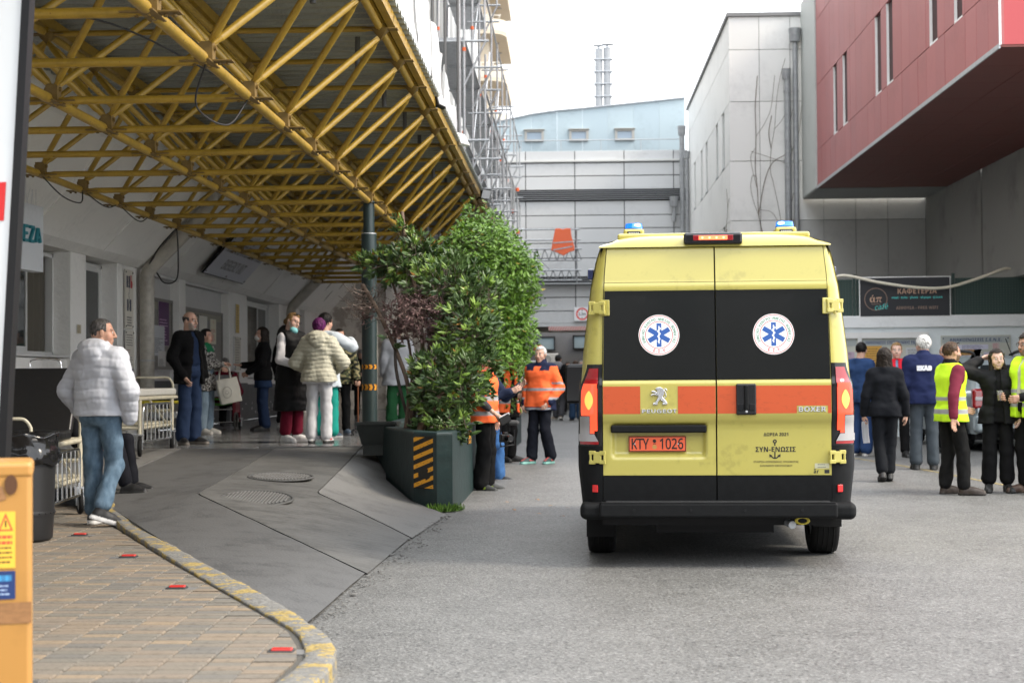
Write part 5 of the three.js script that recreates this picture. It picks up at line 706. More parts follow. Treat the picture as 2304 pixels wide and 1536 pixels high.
    for (const x of [-0.17, 0.155]) mesh('screw', new THREE.CylinderGeometry(0.006, 0.006, 0.006, 8).rotateX(Math.PI / 2).translate(x, 0.0, 0.011), M.steel, p);
    const h = new THREE.Group(); h.name = 'door_handle'; h.position.set(0.219, 1.252, 0.046); doors[1].add(h);
    mesh('escutcheon', rbox(0.148, 0.232, 0.026, 0.012, 0, 0, 0.006, 3), M.blackGloss, h); mesh('grip', rbox(0.034, 0.19, 0.03, 0.012, 0, 0.012, 0.026, 3), TR, h); mesh('scoop', [rbox(0.045, 0.05, 0.012, 0.005, -0.042, -0.06, 0.019), rbox(0.045, 0.05, 0.012, 0.005, 0.042, -0.06, 0.019)], M.black, h); mesh('lock', new THREE.CylinderGeometry(0.009, 0.009, 0.01, 12).rotateX(Math.PI / 2).translate(0, -0.09, 0.042), M.chrome, h);
  }
  // bumper step
  {
    const b = new THREE.Group(); b.name = 'bumper'; A.add(b);
    mesh('step', [rbox(1.76, 0.115, 0.3, 0.022, 0, 0.432, -0.04, 3), rbox(1.9, 0.08, 0.22, 0.03, 0, 0.415, -0.1, 3)], TR, b); mesh('tread', rbox(1.66, 0.012, 0.12, 0.004, 0, 0.489, 0.035), mat([0.035, 0.036, 0.038], 0.35), b); mesh('lip', [rod([-0.86, 0.486, 0.1], [0.86, 0.486, 0.1], 0.008, 8)], TR, b);
    for (const sd of [-1, 1]) mesh('bumper_end', rbox(0.2, 0.13, 0.42, 0.05, sd * 0.925, 0.42, -0.16, 4).rotateY(0), TR, b);
    mesh('sensor', [-0.62, -0.2, 0.2, 0.62].map((x) => new THREE.CylinderGeometry(0.011, 0.011, 0.008, 12).rotateX(Math.PI / 2).translate(x, 0.432, 0.112)), M.black, b);
  }
  mesh('tow_eye', new THREE.TorusGeometry(0.035, 0.009, 8, 18).scale(1.3, 0.7, 1).translate(0.63, 0.345, -0.02), mat([0.55, 0.45, 0.05], 0.5), A); mesh('exhaust', rod([0.5, 0.33, -0.3], [0.56, 0.31, -0.05], 0.03, 10), M.galv, A);
  // roof header, brake light, beacons
  mesh('roof_header', [grid(40, 10, (u, v) => { const x = lerp(-0.87, 0.87, u), e = 1 - Math.pow(Math.abs(x) / 0.87, 6), h0 = 2.405, h1 = 2.43 + 0.07 * e + 0.012 * (Math.abs(x) < 0.74 ? 1 : 0); return [x * (1 - 0.04 * v * v), lerp(h0, h1, Math.sin(v * Math.PI / 2)), zD(2.4) + 0.028 * (1 - v) - 0.2 * v * v]; }), grid(40, 1, (u, v) => [lerp(-0.87, 0.87, u), 2.405, zD(2.4) + 0.028 - v * 0.08]), rbox(1.46, 0.05, 0.6, 0.02, 0, 2.497, -0.5)], Y, A);
  { const b = new THREE.Group(); b.name = 'high_brake_light'; b.position.set(-0.01, 2.462, zD(2.4) + 0.02); A.add(b); mesh('housing', rbox(0.44, 0.09, 0.08, 0.022, 0, 0, 0, 4), M.blackGloss, b); mesh('lens', rbox(0.3, 0.042, 0.012, 0.004, 0, 0.005, 0.037), mat([0.25, 0.005, 0.01], 0.1, { clearcoat: 1 }), b); mesh('lit_strip', [rbox(0.215, 0.03, 0.008, 0.003, 0, 0.005, 0.043)], mat([0.8, 0.05, 0.02], 0.3, { emissive: RGB(1, 0.16, 0.06), emissiveIntensity: 1.2 }), b); for (let k = 0; k < 4; k++) mesh('led', new THREE.CylinderGeometry(0.008, 0.008, 0.004, 10).rotateX(Math.PI / 2).translate(-0.08 + k * 0.053, 0.005, 0.048), mat([0.9, 0.3, 0.1], 0.3, { emissive: RGB(1, 0.45, 0.2), emissiveIntensity: 1.3 }), b); }
  for (const [x, ph] of [[-0.605, 0.35], [0.56, -0.4]]) {
    const b = new THREE.Group(); b.name = 'beacon'; b.position.set(x, 2.5, -0.42); A.add(b);
    mesh('base', [rbox(0.16, 0.075, 0.24, 0.02, 0, 0.03, 0, 3)], Y, b); mesh('strobe_bar', rbox(0.105, 0.032, 0.02, 0.012, 0, 0.034, 0.115, 3), M.blackGloss, b);
    for (let k = 0; k < 6; k++) mesh('led', new THREE.CylinderGeometry(0.005, 0.005, 0.006, 8).rotateX(Math.PI / 2).translate(-0.035 + k * 0.014, 0.034, 0.127), mat([0.6, 0.6, 0.6], 0.2), b);
    mesh('ring', cyl(0.072, 0.072, 0.014, 0, 0.064, 0, 24), mat([0.01, 0.05, 0.2], 0.2), b);
    mesh('dome', cyl(0.071, 0.064, 0.038, 0, 0.078, 0, 28), mat([0.01, 0.13, 0.5], 0.12, { clearcoat: 1, emissive: RGB(0.01, 0.16, 0.75), emissiveIntensity: 0.5 }), b); mesh('flash', ell(ph * 0.06, 0.1, 0.045, 0.034, 0.016, 0.026, 12), mat([0.3, 0.6, 0.9], 0.2, { emissive: RGB(0.35, 0.75, 1), emissiveIntensity: 1.6 }), b);
  }
  for (const sd of [-1, 1]) mesh('side_beacon', [rbox(0.05, 0.085, 0.16, 0.012, sd * 0.95, 2.24, -0.7, 2)], mat([0.008, 0.02, 0.1], 0.15, { clearcoat: 1 }), A);
  // wheels
  for (const [x, z] of [[-0.885, -1.02], [0.885, -1.02], [-0.885, -4.4], [0.885, -4.4]]) {
    const w = new THREE.Group(); w.name = 'wheel'; w.position.set(x, 0.345, z); A.add(w);
    const pr = [[0.21, -0.1], [0.3, -0.112], [0.332, -0.104], [0.344, -0.08], [0.3465, -0.04], [0.3465, 0.04], [0.344, 0.08], [0.332, 0.104], [0.3, 0.112], [0.21, 0.1]].map(([r, y]) => new THREE.Vector2(r, y));
    mesh('tyre', [new THREE.LatheGeometry(pr, 44).rotateZ(Math.PI / 2), ...[-0.06, -0.02, 0.02, 0.06].map((q) => new THREE.TorusGeometry(0.3475, 0.004, 4, 44).rotateY(Math.PI / 2).translate(q, 0, 0))], M.rubber, w); mesh('rim', [new THREE.CylinderGeometry(0.21, 0.21, 0.17, 28).rotateZ(Math.PI / 2)], M.galv, w);
  }
  mesh('mud_flap', bar(-1.0, -0.78, 0.16, 0.42, -0.68, -0.665), M.rubber, A); mesh('mud_flap', bar(0.78, 1.0, 0.24, 0.42, -0.68, -0.665), M.rubber, A);
  // door mirrors and cab glass
  for (const sd of [-1, 1]) { const m = new THREE.Group(); m.name = 'door_mirror'; m.position.set(sd * 1.2, 1.36, -4.15); A.add(m); mesh('shell', rbox(0.24, 0.4, 0.13, 0.05, 0, 0, 0, 4), M.black, m); mesh('glass', rbox(0.2, 0.35, 0.01, 0.004, 0, 0.0, 0.066), mat([0.02, 0.02, 0.022], 0.12), m); mesh('arm', rbox(0.14, 0.1, 0.08, 0.02, -sd * 0.12, -0.16, -0.02), Y, m); mesh('side_window', bar(-sd * 0.2 - 0.004, -sd * 0.2 + 0.004, 0.05, 0.6, -0.35, 0.75), M.darkGlass, m); }
}
// ---------------------------------------------------------------- green concrete planter by the road
{
  const P = thing('concrete_planter', 'dark green painted concrete planter with chipped corner beside the ramp', 'planter');
  const out = [[-1.7, -17.15], [-1.43, -16.83], [-1.3, -16.87], [-1.03, -31.6], [-2.45, -31.6], [-2.45, -19.7]], inn = [[-1.62, -17.35], [-1.47, -17.12], [-1.22, -31.4], [-2.27, -31.4], [-2.27, -19.65]];
  const s = new THREE.Shape(out.map(([x, z]) => new THREE.Vector2(x, -z))); s.holes.push(new THREE.Path(inn.map(([x, z]) => new THREE.Vector2(x, -z))));
  mesh('wall', new THREE.ExtrudeGeometry(s, { depth: 0.9, bevelEnabled: true, bevelSize: 0.025, bevelThickness: 0.03, bevelSegments: 3 }).rotateX(-Math.PI / 2).translate(0, -0.08, 0), M.green, P);
  mesh('soil', (() => { const g = new THREE.ShapeGeometry(new THREE.Shape(inn.map(([x, z]) => new THREE.Vector2(x, -z)))).rotateX(-Math.PI / 2).translate(0, 0.76, 0); return g; })(), mat([0.05, 0.035, 0.022], 0.95, { bumpMap: bumpMid, bumpScale: 0.03, tile: 0.8 }), P);
  mesh('worn_corner', [...Array(14)].map(() => new THREE.DodecahedronGeometry(rr(0.02, 0.06), 0).scale(1, 0.5, 1).translate(-1.66 + rr(-0.12, 0.12), rr(0.02, 0.07), -17.12 + rr(-0.2, 0.16))), M.concrete, P);
  const haz = canvasTex(128, 512, (g, w, h) => { g.fillStyle = '#14130f'; g.fillRect(0, 0, w, h); g.fillStyle = '#dd9a22'; for (let k = -2; k < 8; k++) { const y = k * 92; g.beginPath(); g.moveTo(0, y + 100); g.lineTo(w, y + 10); g.lineTo(w, y + 54); g.lineTo(0, y + 144); g.fill(); } g.fillStyle = '#171610'; g.beginPath(); g.moveTo(28, 330); g.lineTo(60, 300); g.lineTo(96, 320); g.lineTo(90, 380); g.lineTo(110, 400); g.lineTo(84, 430); g.lineTo(62, 400); g.lineTo(30, 396); g.fill(); for (let k = 0; k < 60; k++) g.fillRect(rr(0, w), rr(0, h), rr(2, 9), rr(2, 7)); });
  const hp = (label, p, turn, w, h) => { const t = thing('hazard_plate', label, 'hazard plate', p, turn, 'striped hazard plates on the planter'); mesh('plate', rbox(w, h, 0.03, 0.012, 0, 0, 0), M.black, t); mesh('stripes', new THREE.PlaneGeometry(w - 0.012, h - 0.012).translate(0, 0, 0.018), mat([1, 1, 1], 0.6, { map: haz }), t); };
  hp('torn black and yellow striped hazard plate on the front of the planter', [-1.585, 0.52, -16.955], -0.87 + 0.2, 0.3, 0.56); hp('small black and yellow hazard plate on the road side of the planter', [-1.235, 0.72, -18.9], Math.PI / 2 - 0.02, 0.34, 0.16);
  mesh('pilaster', bar(-1.3, -1.14, 0, 0.84, -20.2, -20.36), M.green, P);
}
// small tapered box planter by the column
{
  const t = thing('box_planter', 'tapered dark wooden box planter beside the green column', 'planter', [-2.36, 0.5, -19.2]), m = mat([0.022, 0.027, 0.024], 0.6, { map: dustTex, tile: 0.5 });
  const fr = (y0, y1, a, b) => { const g = new THREE.CylinderGeometry(b * Math.SQRT2, a * Math.SQRT2, y1 - y0, 4, 1, true).rotateY(Math.PI / 4).translate(0, (y0 + y1) / 2, 0); return g.toNonIndexed(); };
  const c = fr(0.13, 0.38, 0.18, 0.24); c.computeVertexNormals(); mesh('box', [c, bar(-0.165, 0.165, 0, 0.13, -0.165, 0.165)], m, t); mesh('rim', [bar(-0.255, 0.255, 0.37, 0.4, -0.255, -0.22), bar(-0.255, 0.255, 0.37, 0.4, 0.22, 0.255), bar(-0.255, -0.22, 0.37, 0.4, -0.22, 0.22), bar(0.22, 0.255, 0.37, 0.4, -0.22, 0.22)], m, t); mesh('soil', bar(-0.2, 0.2, 0.28, 0.3, -0.2, 0.2), mat([0.04, 0.03, 0.02], 0.95), t);
}
// ---------------------------------------------------------------- foliage
// a folded leaf, 6 triangles, pointing along +y with its face along +z
function leafInto(arr, p, dir, up, L, W, col, fold = 0.35, droop = 0.15) {
  const y = dir.clone().normalize(), x = up.clone().cross(y).normalize(), z = x.clone().cross(y), q = (a, b, c) => p.clone().addScaledVector(x, a).addScaledVector(y, b).addScaledVector(z, c);
  const A = q(0, 0, 0), B = q(-W * 0.5, L * 0.42, W * fold * 0.5), C = q(W * 0.5, L * 0.42, W * fold * 0.5), D = q(0, L * 0.45, -W * fold * 0.25), E = q(0, L, -L * droop), F = q(-W * 0.32, L * 0.74, W * fold * 0.2 - L * droop * 0.4), G = q(W * 0.32, L * 0.74, W * fold * 0.2 - L * droop * 0.4);
  for (const [a, b, c] of [[A, D, B], [A, C, D], [B, D, F], [D, C, G], [D, E, F], [D, G, E]]) { arr.p.push(a.x, a.y, a.z, b.x, b.y, b.z, c.x, c.y, c.z); for (let k = 0; k < 3; k++) arr.c.push(...col); }
}
function leafMesh(name, arr, m, parent) { const g = new THREE.BufferGeometry(); g.setAttribute('position', new THREE.Float32BufferAttribute(arr.p, 3)); g.setAttribute('color', new THREE.Float32BufferAttribute(arr.c, 3)); g.computeVertexNormals(); const o = mesh(name, g, m, parent); return o; }
const leafMat = mat([1, 1, 1], 0.42, { vertexColors: true, side: THREE.DoubleSide, transmission: 0.25, specularIntensity: 0.9 });
const FZ = 3550, wx = (x, D) => (x - 1285) / FZ * D, wh = (x, y, D) => 1.42 + (850 + (1285 - x) * 0.007 - y) / FZ * D;
const mixc = (a, b, t) => a.map((v, i) => lerp(v, b[i], t));
function inBlobs(blobs, skin) {                              // a random point in a union of ellipsoids, thicker towards the outside
  const w = blobs.map((b) => b.a * b.b * b.c * (b.w ?? 1)), tot = w.reduce((s, v) => s + v, 0); let r = rnd() * tot, i = 0; while ((r -= w[i]) > 0 && i < w.length - 1) i++;
  const b = blobs[i]; let d; do d = V(rr(-1, 1), rr(-1, 1), rr(-1, 1)); while (d.lengthSq() > 1 || d.lengthSq() < 0.01); const R = Math.pow(rnd(), skin); d.normalize();
  return { p: V(b.x + d.x * b.a * R, b.y + d.y * b.b * R, b.z + d.z * b.c * R), n: V(d.x / b.a, d.y / b.b, d.z / b.c).normalize() };
}
const blobsOf = (list) => list.map(([x, y, rx, ry, rz, D, w]) => ({ x: wx(x, D), y: wh(x, y, D), z: -D, a: rx / FZ * D, b: ry / FZ * D, c: rz, w }));
// evergreen shrub with glossy leaf rosettes, half of it dead
{
  const T = thing('evergreen_shrub', 'sprawling glossy evergreen shrub with a patch of dead purple brown leaves in the green planter', 'shrub', [-1.85, 0.76, -18.3]);
  const inv = V(1.85, -0.76, 18.3), sh = (o) => { o.geometry.translate(inv.x, inv.y, inv.z); return o; };
  const bark = mat([0.16, 0.11, 0.08], 0.9, { bumpMap: bumpFine, bumpScale: 0.01, tile: 0.3 }), darkBark = mat([0.055, 0.042, 0.034], 0.9);
  const pt = (x, y, D) => [wx(x, D), wh(x, y, D), -D];
  sh(mesh('trunk', [hose([pt(940, 978, 17.9), pt(955, 945, 17.9), pt(975, 915, 17.9), pt(1000, 880, 18.1)], 0.05, 9)], mat([0.23, 0.15, 0.1], 0.9, { bumpMap: bumpFine, bumpScale: 0.01, tile: 0.3 }), T));
  const stems = [[[910, 975, 18.3], [918, 880, 18.3], [895, 800, 18.5], [850, 700, 18.7], [815, 640, 18.9]], [[925, 975, 18.3], [905, 900, 18.3], [890, 830, 18.4], [888, 760, 18.6]], [[918, 975, 18.5], [935, 870, 18.5], [950, 790, 18.5], [940, 680, 18.7], [915, 560, 19], [905, 475, 19.1]], [[930, 978, 18.2], [960, 880, 18.2], [1000, 780, 18.3], [1040, 690, 18.5]], [[935, 978, 18.4], [985, 900, 18.4], [1030, 800, 18.5], [1060, 740, 18.6]], [[925, 975, 18.4], [945, 850, 18.3], [985, 720, 18.5], [1000, 600, 18.7]], [[915, 975, 18.6], [925, 820, 18.7], [900, 690, 19], [870, 600, 19.2]], [[940, 978, 18.3], [1000, 930, 18], [1060, 880, 17.9]]];
  stems.forEach((s, k) => sh(mesh('stem', hose(s.map((q) => pt(...q)), [0.026, 0.02, 0.026, 0.022, 0.02, 0.022, 0.016, 0.02][k], 7), k % 2 ? darkBark : bark, T)));
  const blobs = blobsOf([[905, 595, 100, 46, 0.5, 19.1], [995, 635, 110, 66, 0.6, 18.8], [1050, 745, 78, 85, 0.6, 18.4, 1.2], [1010, 860, 92, 85, 0.55, 18.0, 1.2], [1015, 950, 56, 50, 0.42, 17.8], [905, 510, 22, 46, 0.16, 19.0, 1.6], [842, 590, 46, 28, 0.22, 19.2, 1.3], [1070, 665, 64, 58, 0.55, 18.6], [955, 850, 44, 60, 0.4, 18.2], [875, 760, 22, 26, 0.16, 18.4], [935, 560, 60, 40, 0.35, 19], [1090, 830, 40, 70, 0.35, 18.2], [960, 1000 - 70, 40, 50, 0.3, 17.9, 0.6]]);
  const dead = blobsOf([[935, 700, 60, 45, 0.35, 18.5], [970, 745, 45, 35, 0.3, 18.4], [905, 735, 40, 32, 0.25, 18.5], [835, 690, 40, 40, 0.3, 18.8, 0.12], [990, 700, 36, 30, 0.3, 18.4, 0.5]]);
  const arr = { p: [], c: [] }, dk = { p: [], c: [] }, twigs = [];
  for (let k = 0; k < 1200; k++) {
    const { p, n } = inBlobs(blobs, 0.42), ax = n.clone().multiplyScalar(0.8).add(V(rr(-0.6, 0.6), rr(0.0, 0.6), rr(-0.1, 0.7))).normalize(), young = rnd() < 0.26, m = 6 + (rnd() * 6 | 0), tone = rnd();
    twigs.push(rod(p.clone().addScaledVector(ax, -rr(0.08, 0.26)).addScaledVector(V(rr(-1, 1), rr(-1, 0), rr(-1, 1)), 0.05).toArray(), p.toArray(), 0.0035, 3));
    for (let j = 0; j < m; j++) { const a = j * 2.399 + rnd(), spread = rr(0.6, 1.7), side = V(Math.cos(a), 0, Math.sin(a)); const perp = side.clone().addScaledVector(ax, -side.dot(ax)).normalize(), d = ax.clone().addScaledVector(perp, spread); let c = young ? mixc([0.17, 0.29, 0.04], [0.29, 0.42, 0.09], rnd()) : mixc([0.03, 0.07, 0.02], [0.115, 0.19, 0.055], clamp(tone * 0.7 + rnd() * 0.4)); if (rnd() < 0.018) c = [0.4, 0.2, 0.04]; leafInto(arr, p.clone().addScaledVector(ax, rr(-0.05, 0.02)), d, ax.clone().add(V(rr(-0.5, 0.5), 0.25, rr(-0.2, 0.6))), rr(0.07, 0.125), rr(0.028, 0.046), c); }
  }
  for (let k = 0; k < 460; k++) { const { p, n } = inBlobs(dead, 0.5); const d0 = V(rr(-1, 1), rr(-0.8, 1), rr(-1, 1)).normalize(); twigs.push(rod(p.toArray(), p.clone().addScaledVector(d0, rr(0.08, 0.3)).toArray(), 0.003, 3)); for (let j = 0; j < 4; j++) leafInto(dk, p.clone().addScaledVector(d0, rr(0, 0.12)), V(rr(-1, 1), rr(-1.4, 0.4), rr(-1, 1)), V(rr(-1, 1), 0.3, 1), rr(0.04, 0.075), rr(0.016, 0.028), mixc([0.09, 0.045, 0.045], [0.24, 0.15, 0.14], rnd()), 0.8, 0.4); }
  const bare = [...blobsOf([[828, 690, 46, 48, 0.3, 18.8]])]; for (let k = 0; k < 150; k++) { const { p } = inBlobs(bare, 0.6), d0 = V(rr(-1, 0.6), rr(-0.3, 1), rr(-0.6, 0.8)).normalize(), e = p.clone().addScaledVector(d0, rr(0.08, 0.22)); twigs.push(rod(p.toArray(), e.toArray(), 0.0035, 3)); twigs.push(rod(e.toArray(), e.clone().add(V(rr(-0.1, 0.1), rr(-0.03, 0.1), rr(-0.1, 0.1))).toArray(), 0.0025, 3)); }
  sh(leafMesh('crown', arr, leafMat, T)); sh(leafMesh('dead_leaves', dk, mat([1, 1, 1], 0.85, { vertexColors: true, side: THREE.DoubleSide }), T));
  const tw = sh(mesh('twigs', twigs, mat([0.15, 0.11, 0.09], 0.9), T)); tw.userData.kind = 'stuff';
}
// taller light green tree behind it
{
  const T = thing('leafy_tree', 'taller light green leafy tree behind the glossy shrub', 'tree', [-1.6, 0.76, -25]);
  const inv = V(1.6, -0.76, 25), sh = (o) => { o.geometry.translate(inv.x, inv.y, inv.z); return o; };
  const blobs = blobsOf([[1085, 560, 90, 66, 0.8, 25], [1130, 640, 72, 95, 0.8, 25], [1148, 740, 56, 85, 0.7, 25], [1110, 805, 66, 66, 0.7, 24.6], [1068, 492, 34, 40, 0.4, 25.2], [1180, 610, 34, 60, 0.42, 24.9], [1035, 600, 60, 60, 0.6, 25.4], [1165, 825, 30, 50, 0.4, 24.8], [1120, 500, 24, 26, 0.3, 25.1], [1195, 680, 22, 34, 0.3, 24.9], [1130, 890, 40, 50, 0.5, 24.8]]);
  const bark = mat([0.12, 0.1, 0.08], 0.9, { bumpMap: bumpFine, bumpScale: 0.01, tile: 0.3 }), arr = { p: [], c: [] }, twigs = [];
  sh(mesh('trunk', [hose([[-1.6, 0.7, -25], [-1.56, 1.4, -25], [-1.45, 2.2, -25.1], [-1.35, 3.2, -25]], 0.06, 8), hose([[-1.56, 1.4, -25], [-1.2, 2.0, -24.9], [-0.95, 2.6, -24.9]], 0.035, 7), hose([[-1.5, 1.9, -25], [-1.75, 2.6, -25.3], [-1.7, 3.4, -25.2]], 0.035, 7)], bark, T));
  for (let k = 0; k < 1500; k++) {
    const { p, n } = inBlobs(blobs, 0.4), ax = n.clone().add(V(rr(-0.5, 0.5), rr(-0.1, 0.5), rr(-0.2, 0.6))).normalize(), tone = rnd();
    twigs.push(rod(p.clone().addScaledVector(ax, -rr(0.1, 0.3)).toArray(), p.toArray(), 0.004, 3));
    for (let j = 0; j < 8; j++) { const q = p.clone().add(V(rr(-0.1, 0.1), rr(-0.1, 0.1), rr(-0.1, 0.1))), perp = V(rr(-1, 1), rr(-1, 0.5), rr(-0.7, 1)).normalize().multiplyScalar(0.9); let c = mixc([0.075, 0.165, 0.022], [0.22, 0.39, 0.05], clamp(tone * 0.6 + rnd() * 0.5)); if (rnd() < 0.012) c = [0.4, 0.3, 0.05]; leafInto(arr, q, perp.addScaledVector(ax, 0.4).add(V(0, -0.4, 0.05)), V(rr(-0.8, 0.8), 0.5, rr(0.1, 1)), rr(0.075, 0.12), rr(0.034, 0.054), c, 0.3, 0.3); }
  }
  sh(leafMesh('crown', arr, leafMat, T)); const tw = sh(mesh('twigs', twigs, bark, T)); tw.userData.kind = 'stuff';
}
// hedge farther along the planter, ground cover, weeds at the corner
{
  const arr = { p: [], c: [] }; for (let k = 0; k < 2600; k++) { const p = V(rr(-2.1, -1.35), 0.86 + rnd() * 0.9 * (0.6 + 0.4 * noise3.noise(k, 1, 1)), rr(-26, -31)); leafInto(arr, p, V(rr(-1, 1), rr(-0.3, 1), rr(-1, 1)), V(0, 1, 0.5), 0.09, 0.035, mixc([0.03, 0.075, 0.015], [0.08, 0.16, 0.03], rnd())); }
  const h = leafMesh('hedge', arr, leafMat, scene); tag(h, 'low green hedge filling the far end of the planter behind the tree', 'hedge');
  const gc = { p: [], c: [] }; for (let k = 0; k < 900; k++) { const z = rr(-17.6, -22), p = V(rr(-1.55, -1.3) - (z + 17) * -0.01, 0.77 + rnd() * 0.12, z); leafInto(gc, p, V(rr(-1, 1), rr(0.2, 1.2), rr(-1, 1)), V(0, 1, 0.4), rr(0.03, 0.06), 0.022, mixc([0.14, 0.26, 0.03], [0.3, 0.42, 0.08], rnd())); }
  const g = leafMesh('ground_cover', gc, leafMat, scene); g.name = numbered('ground_cover'); Object.assign(g.userData, { kind: 'stuff', label: 'bright green ground cover under the shrub in the planter' });
  const wd = { p: [], c: [] }; for (let k = 0; k < 220; k++) { const a = rnd(), p = V(lerp(-1.5, -1.2, a) + rr(-0.05, 0.05), 0.004, -16.8 - 0.35 * Math.max(0, a - 0.5) + rr(-0.02, 0.06)); leafInto(wd, p, V(rr(-1, 1), rr(0.4, 1.3), rr(-0.3, 1)), V(0, 1, 0.6), rr(0.05, 0.12), 0.02, mixc([0.07, 0.16, 0.02], [0.2, 0.34, 0.06], rnd())); }
  tag(leafMesh('weed_tuft', wd, leafMat, scene), 'tuft of green weeds growing at the front corner of the planter', 'weeds');
}
// ---------------------------------------------------------------- people: bodies and clothes meshed from smooth distance fields
function fieldMesh(ops, cell, o = {}) {
  let lo = [1e9, 1e9, 1e9], hi = [-1e9, -1e9, -1e9]; const pad = o.pad ?? 0.03;
  for (const q of ops) { if (q.cut) continue; const pts = q.c ? [[q.c, q.r]] : [[q.a, [q.ra, q.ra, q.ra]], [q.b, [q.rb, q.rb, q.rb]]]; for (const [p, r] of pts) for (let i = 0; i < 3; i++) { lo[i] = Math.min(lo[i], p[i] - r[i] - pad); hi[i] = Math.max(hi[i], p[i] + r[i] + pad); } }
  const n = [0, 1, 2].map((i) => Math.ceil((hi[i] - lo[i]) / cell) + 2), [nx, ny, nz] = n, F = new Float32Array(nx * ny * nz).fill(1);
  const sx = 1, sy = nx, sz = nx * ny;
  for (const q of ops) {
    if (q.cut) { for (let z = 0, i = 0; z < nz; z++) for (let y = 0; y < ny; y++) for (let x = 0; x < nx; x++, i++) if (F[i] < 0.2) { const d = q.cut(lo[0] + x * cell, lo[1] + y * cell, lo[2] + z * cell, F[i]); if (d > F[i]) F[i] = d; } continue; }
    const k = q.k ?? o.k ?? 0.03, m = k + cell * 2.5, l = [], h = [];
    for (let i = 0; i < 3; i++) { const a = q.c ? q.c[i] - q.r[i] : Math.min(q.a[i] - q.ra, q.b[i] - q.rb), b = q.c ? q.c[i] + q.r[i] : Math.max(q.a[i] + q.ra, q.b[i] + q.rb); l.push(Math.max(0, Math.floor((a - m - lo[i]) / cell))); h.push(Math.min(n[i] - 1, Math.ceil((b + m - lo[i]) / cell))); }
    const ax = q.a, ab = q.a && [q.b[0] - q.a[0], q.b[1] - q.a[1], q.b[2] - q.a[2]], L2 = ab && Math.max(1e-9, ab[0] ** 2 + ab[1] ** 2 + ab[2] ** 2);
    for (let z = l[2]; z <= h[2]; z++) for (let y = l[1]; y <= h[1]; y++) for (let x = l[0]; x <= h[0]; x++) {
      const px = lo[0] + x * cell, py = lo[1] + y * cell, pz = lo[2] + z * cell; let d;
      if (q.c) { const u = (px - q.c[0]) / q.r[0], v = (py - q.c[1]) / q.r[1], w = (pz - q.c[2]) / q.r[2], s = Math.sqrt(u * u + v * v + w * w); const g = Math.sqrt((u / q.r[0]) ** 2 + (v / q.r[1]) ** 2 + (w / q.r[2]) ** 2); d = s < 1e-6 ? -Math.min(...q.r) : s * (s - 1) / Math.max(g, 1e-6); }
      else { let t = ((px - ax[0]) * ab[0] + (py - ax[1]) * ab[1] + (pz - ax[2]) * ab[2]) / L2; t = t < 0 ? 0 : t > 1 ? 1 : t; const fz = q.flat ?? 1; d = Math.hypot(px - ax[0] - ab[0] * t, py - ax[1] - ab[1] * t, (pz - ax[2] - ab[2] * t) * fz) - (q.ra + (q.rb - q.ra) * t); if (fz > 1) d /= Math.sqrt(fz); }
      const i = x + y * sy + z * sz, f = F[i];
      if (q.sub) { const e = clamp(0.5 - 0.5 * (f + d) / k); F[i] = lerp(f, -d, e) + k * e * (1 - e); } else { const e = clamp(0.5 + 0.5 * (f - d) / k); F[i] = lerp(f, d, e) - k * e * (1 - e); }
    }
  }
  if (o.post) for (let z = 0, i = 0; z < nz; z++) for (let y = 0; y < ny; y++) for (let x = 0; x < nx; x++, i++) if (Math.abs(F[i]) < 0.08) F[i] = o.post(lo[0] + x * cell, lo[1] + y * cell, lo[2] + z * cell, F[i]);
  const id = new Int32Array(nx * ny * nz).fill(-1), P = [], ix = [];
  const co = [0, sx, sy, sx + sy, sz, sz + sx, sz + sy, sz + sx + sy], E = [[0, 1], [2, 3], [4, 5], [6, 7], [0, 2], [1, 3], [4, 6], [5, 7], [0, 4], [1, 5], [2, 6], [3, 7]];
  for (let z = 0; z < nz - 1; z++) for (let y = 0; y < ny - 1; y++) for (let x = 0; x < nx - 1; x++) {
    const i = x + y * sy + z * sz; let s = 0; for (let c = 0; c < 8; c++) if (F[i + co[c]] < 0) s++; if (s === 0 || s === 8) continue;
    let vx = 0, vy = 0, vz = 0, m = 0; for (const [a, b] of E) { const fa = F[i + co[a]], fb = F[i + co[b]]; if ((fa < 0) === (fb < 0)) continue; const t = fa / (fa - fb); vx += lerp(a & 1, b & 1, t); vy += lerp((a >> 1) & 1, (b >> 1) & 1, t); vz += lerp(a >> 2, b >> 2, t); m++; }
    id[i] = P.length / 3; P.push(lo[0] + (x + vx / m) * cell, lo[1] + (y + vy / m) * cell, lo[2] + (z + vz / m) * cell);
  }
  const quad = (a, b, c, d, flip) => { if (a < 0 || b < 0 || c < 0 || d < 0) return; flip ? ix.push(a, c, b, a, d, c) : ix.push(a, b, c, a, c, d); };
  for (let z = 1; z < nz - 1; z++) for (let y = 1; y < ny - 1; y++) for (let x = 1; x < nx - 1; x++) { const i = x + y * sy + z * sz, f = F[i] < 0; if (f !== F[i + sx] < 0) quad(id[i - sy - sz], id[i - sz], id[i], id[i - sy], !f); if (f !== F[i + sy] < 0) quad(id[i - sx - sz], id[i - sx], id[i], id[i - sz], !f); if (f !== F[i + sz] < 0) quad(id[i - sx - sy], id[i - sy], id[i], id[i - sx], !f); }
  const g = new THREE.BufferGeometry(); g.setAttribute('position', new THREE.Float32BufferAttribute(P, 3)); g.setIndex(ix);
  if (o.color) { const c = new Float32Array(P.length); for (let k = 0; k < P.length; k += 3) { const q = o.color(P[k], P[k + 1], P[k + 2]); c[k] = q[0]; c[k + 1] = q[1]; c[k + 2] = q[2]; } g.setAttribute('color', new THREE.BufferAttribute(c, 3)); }
  g.computeVertexNormals(); return g;
}
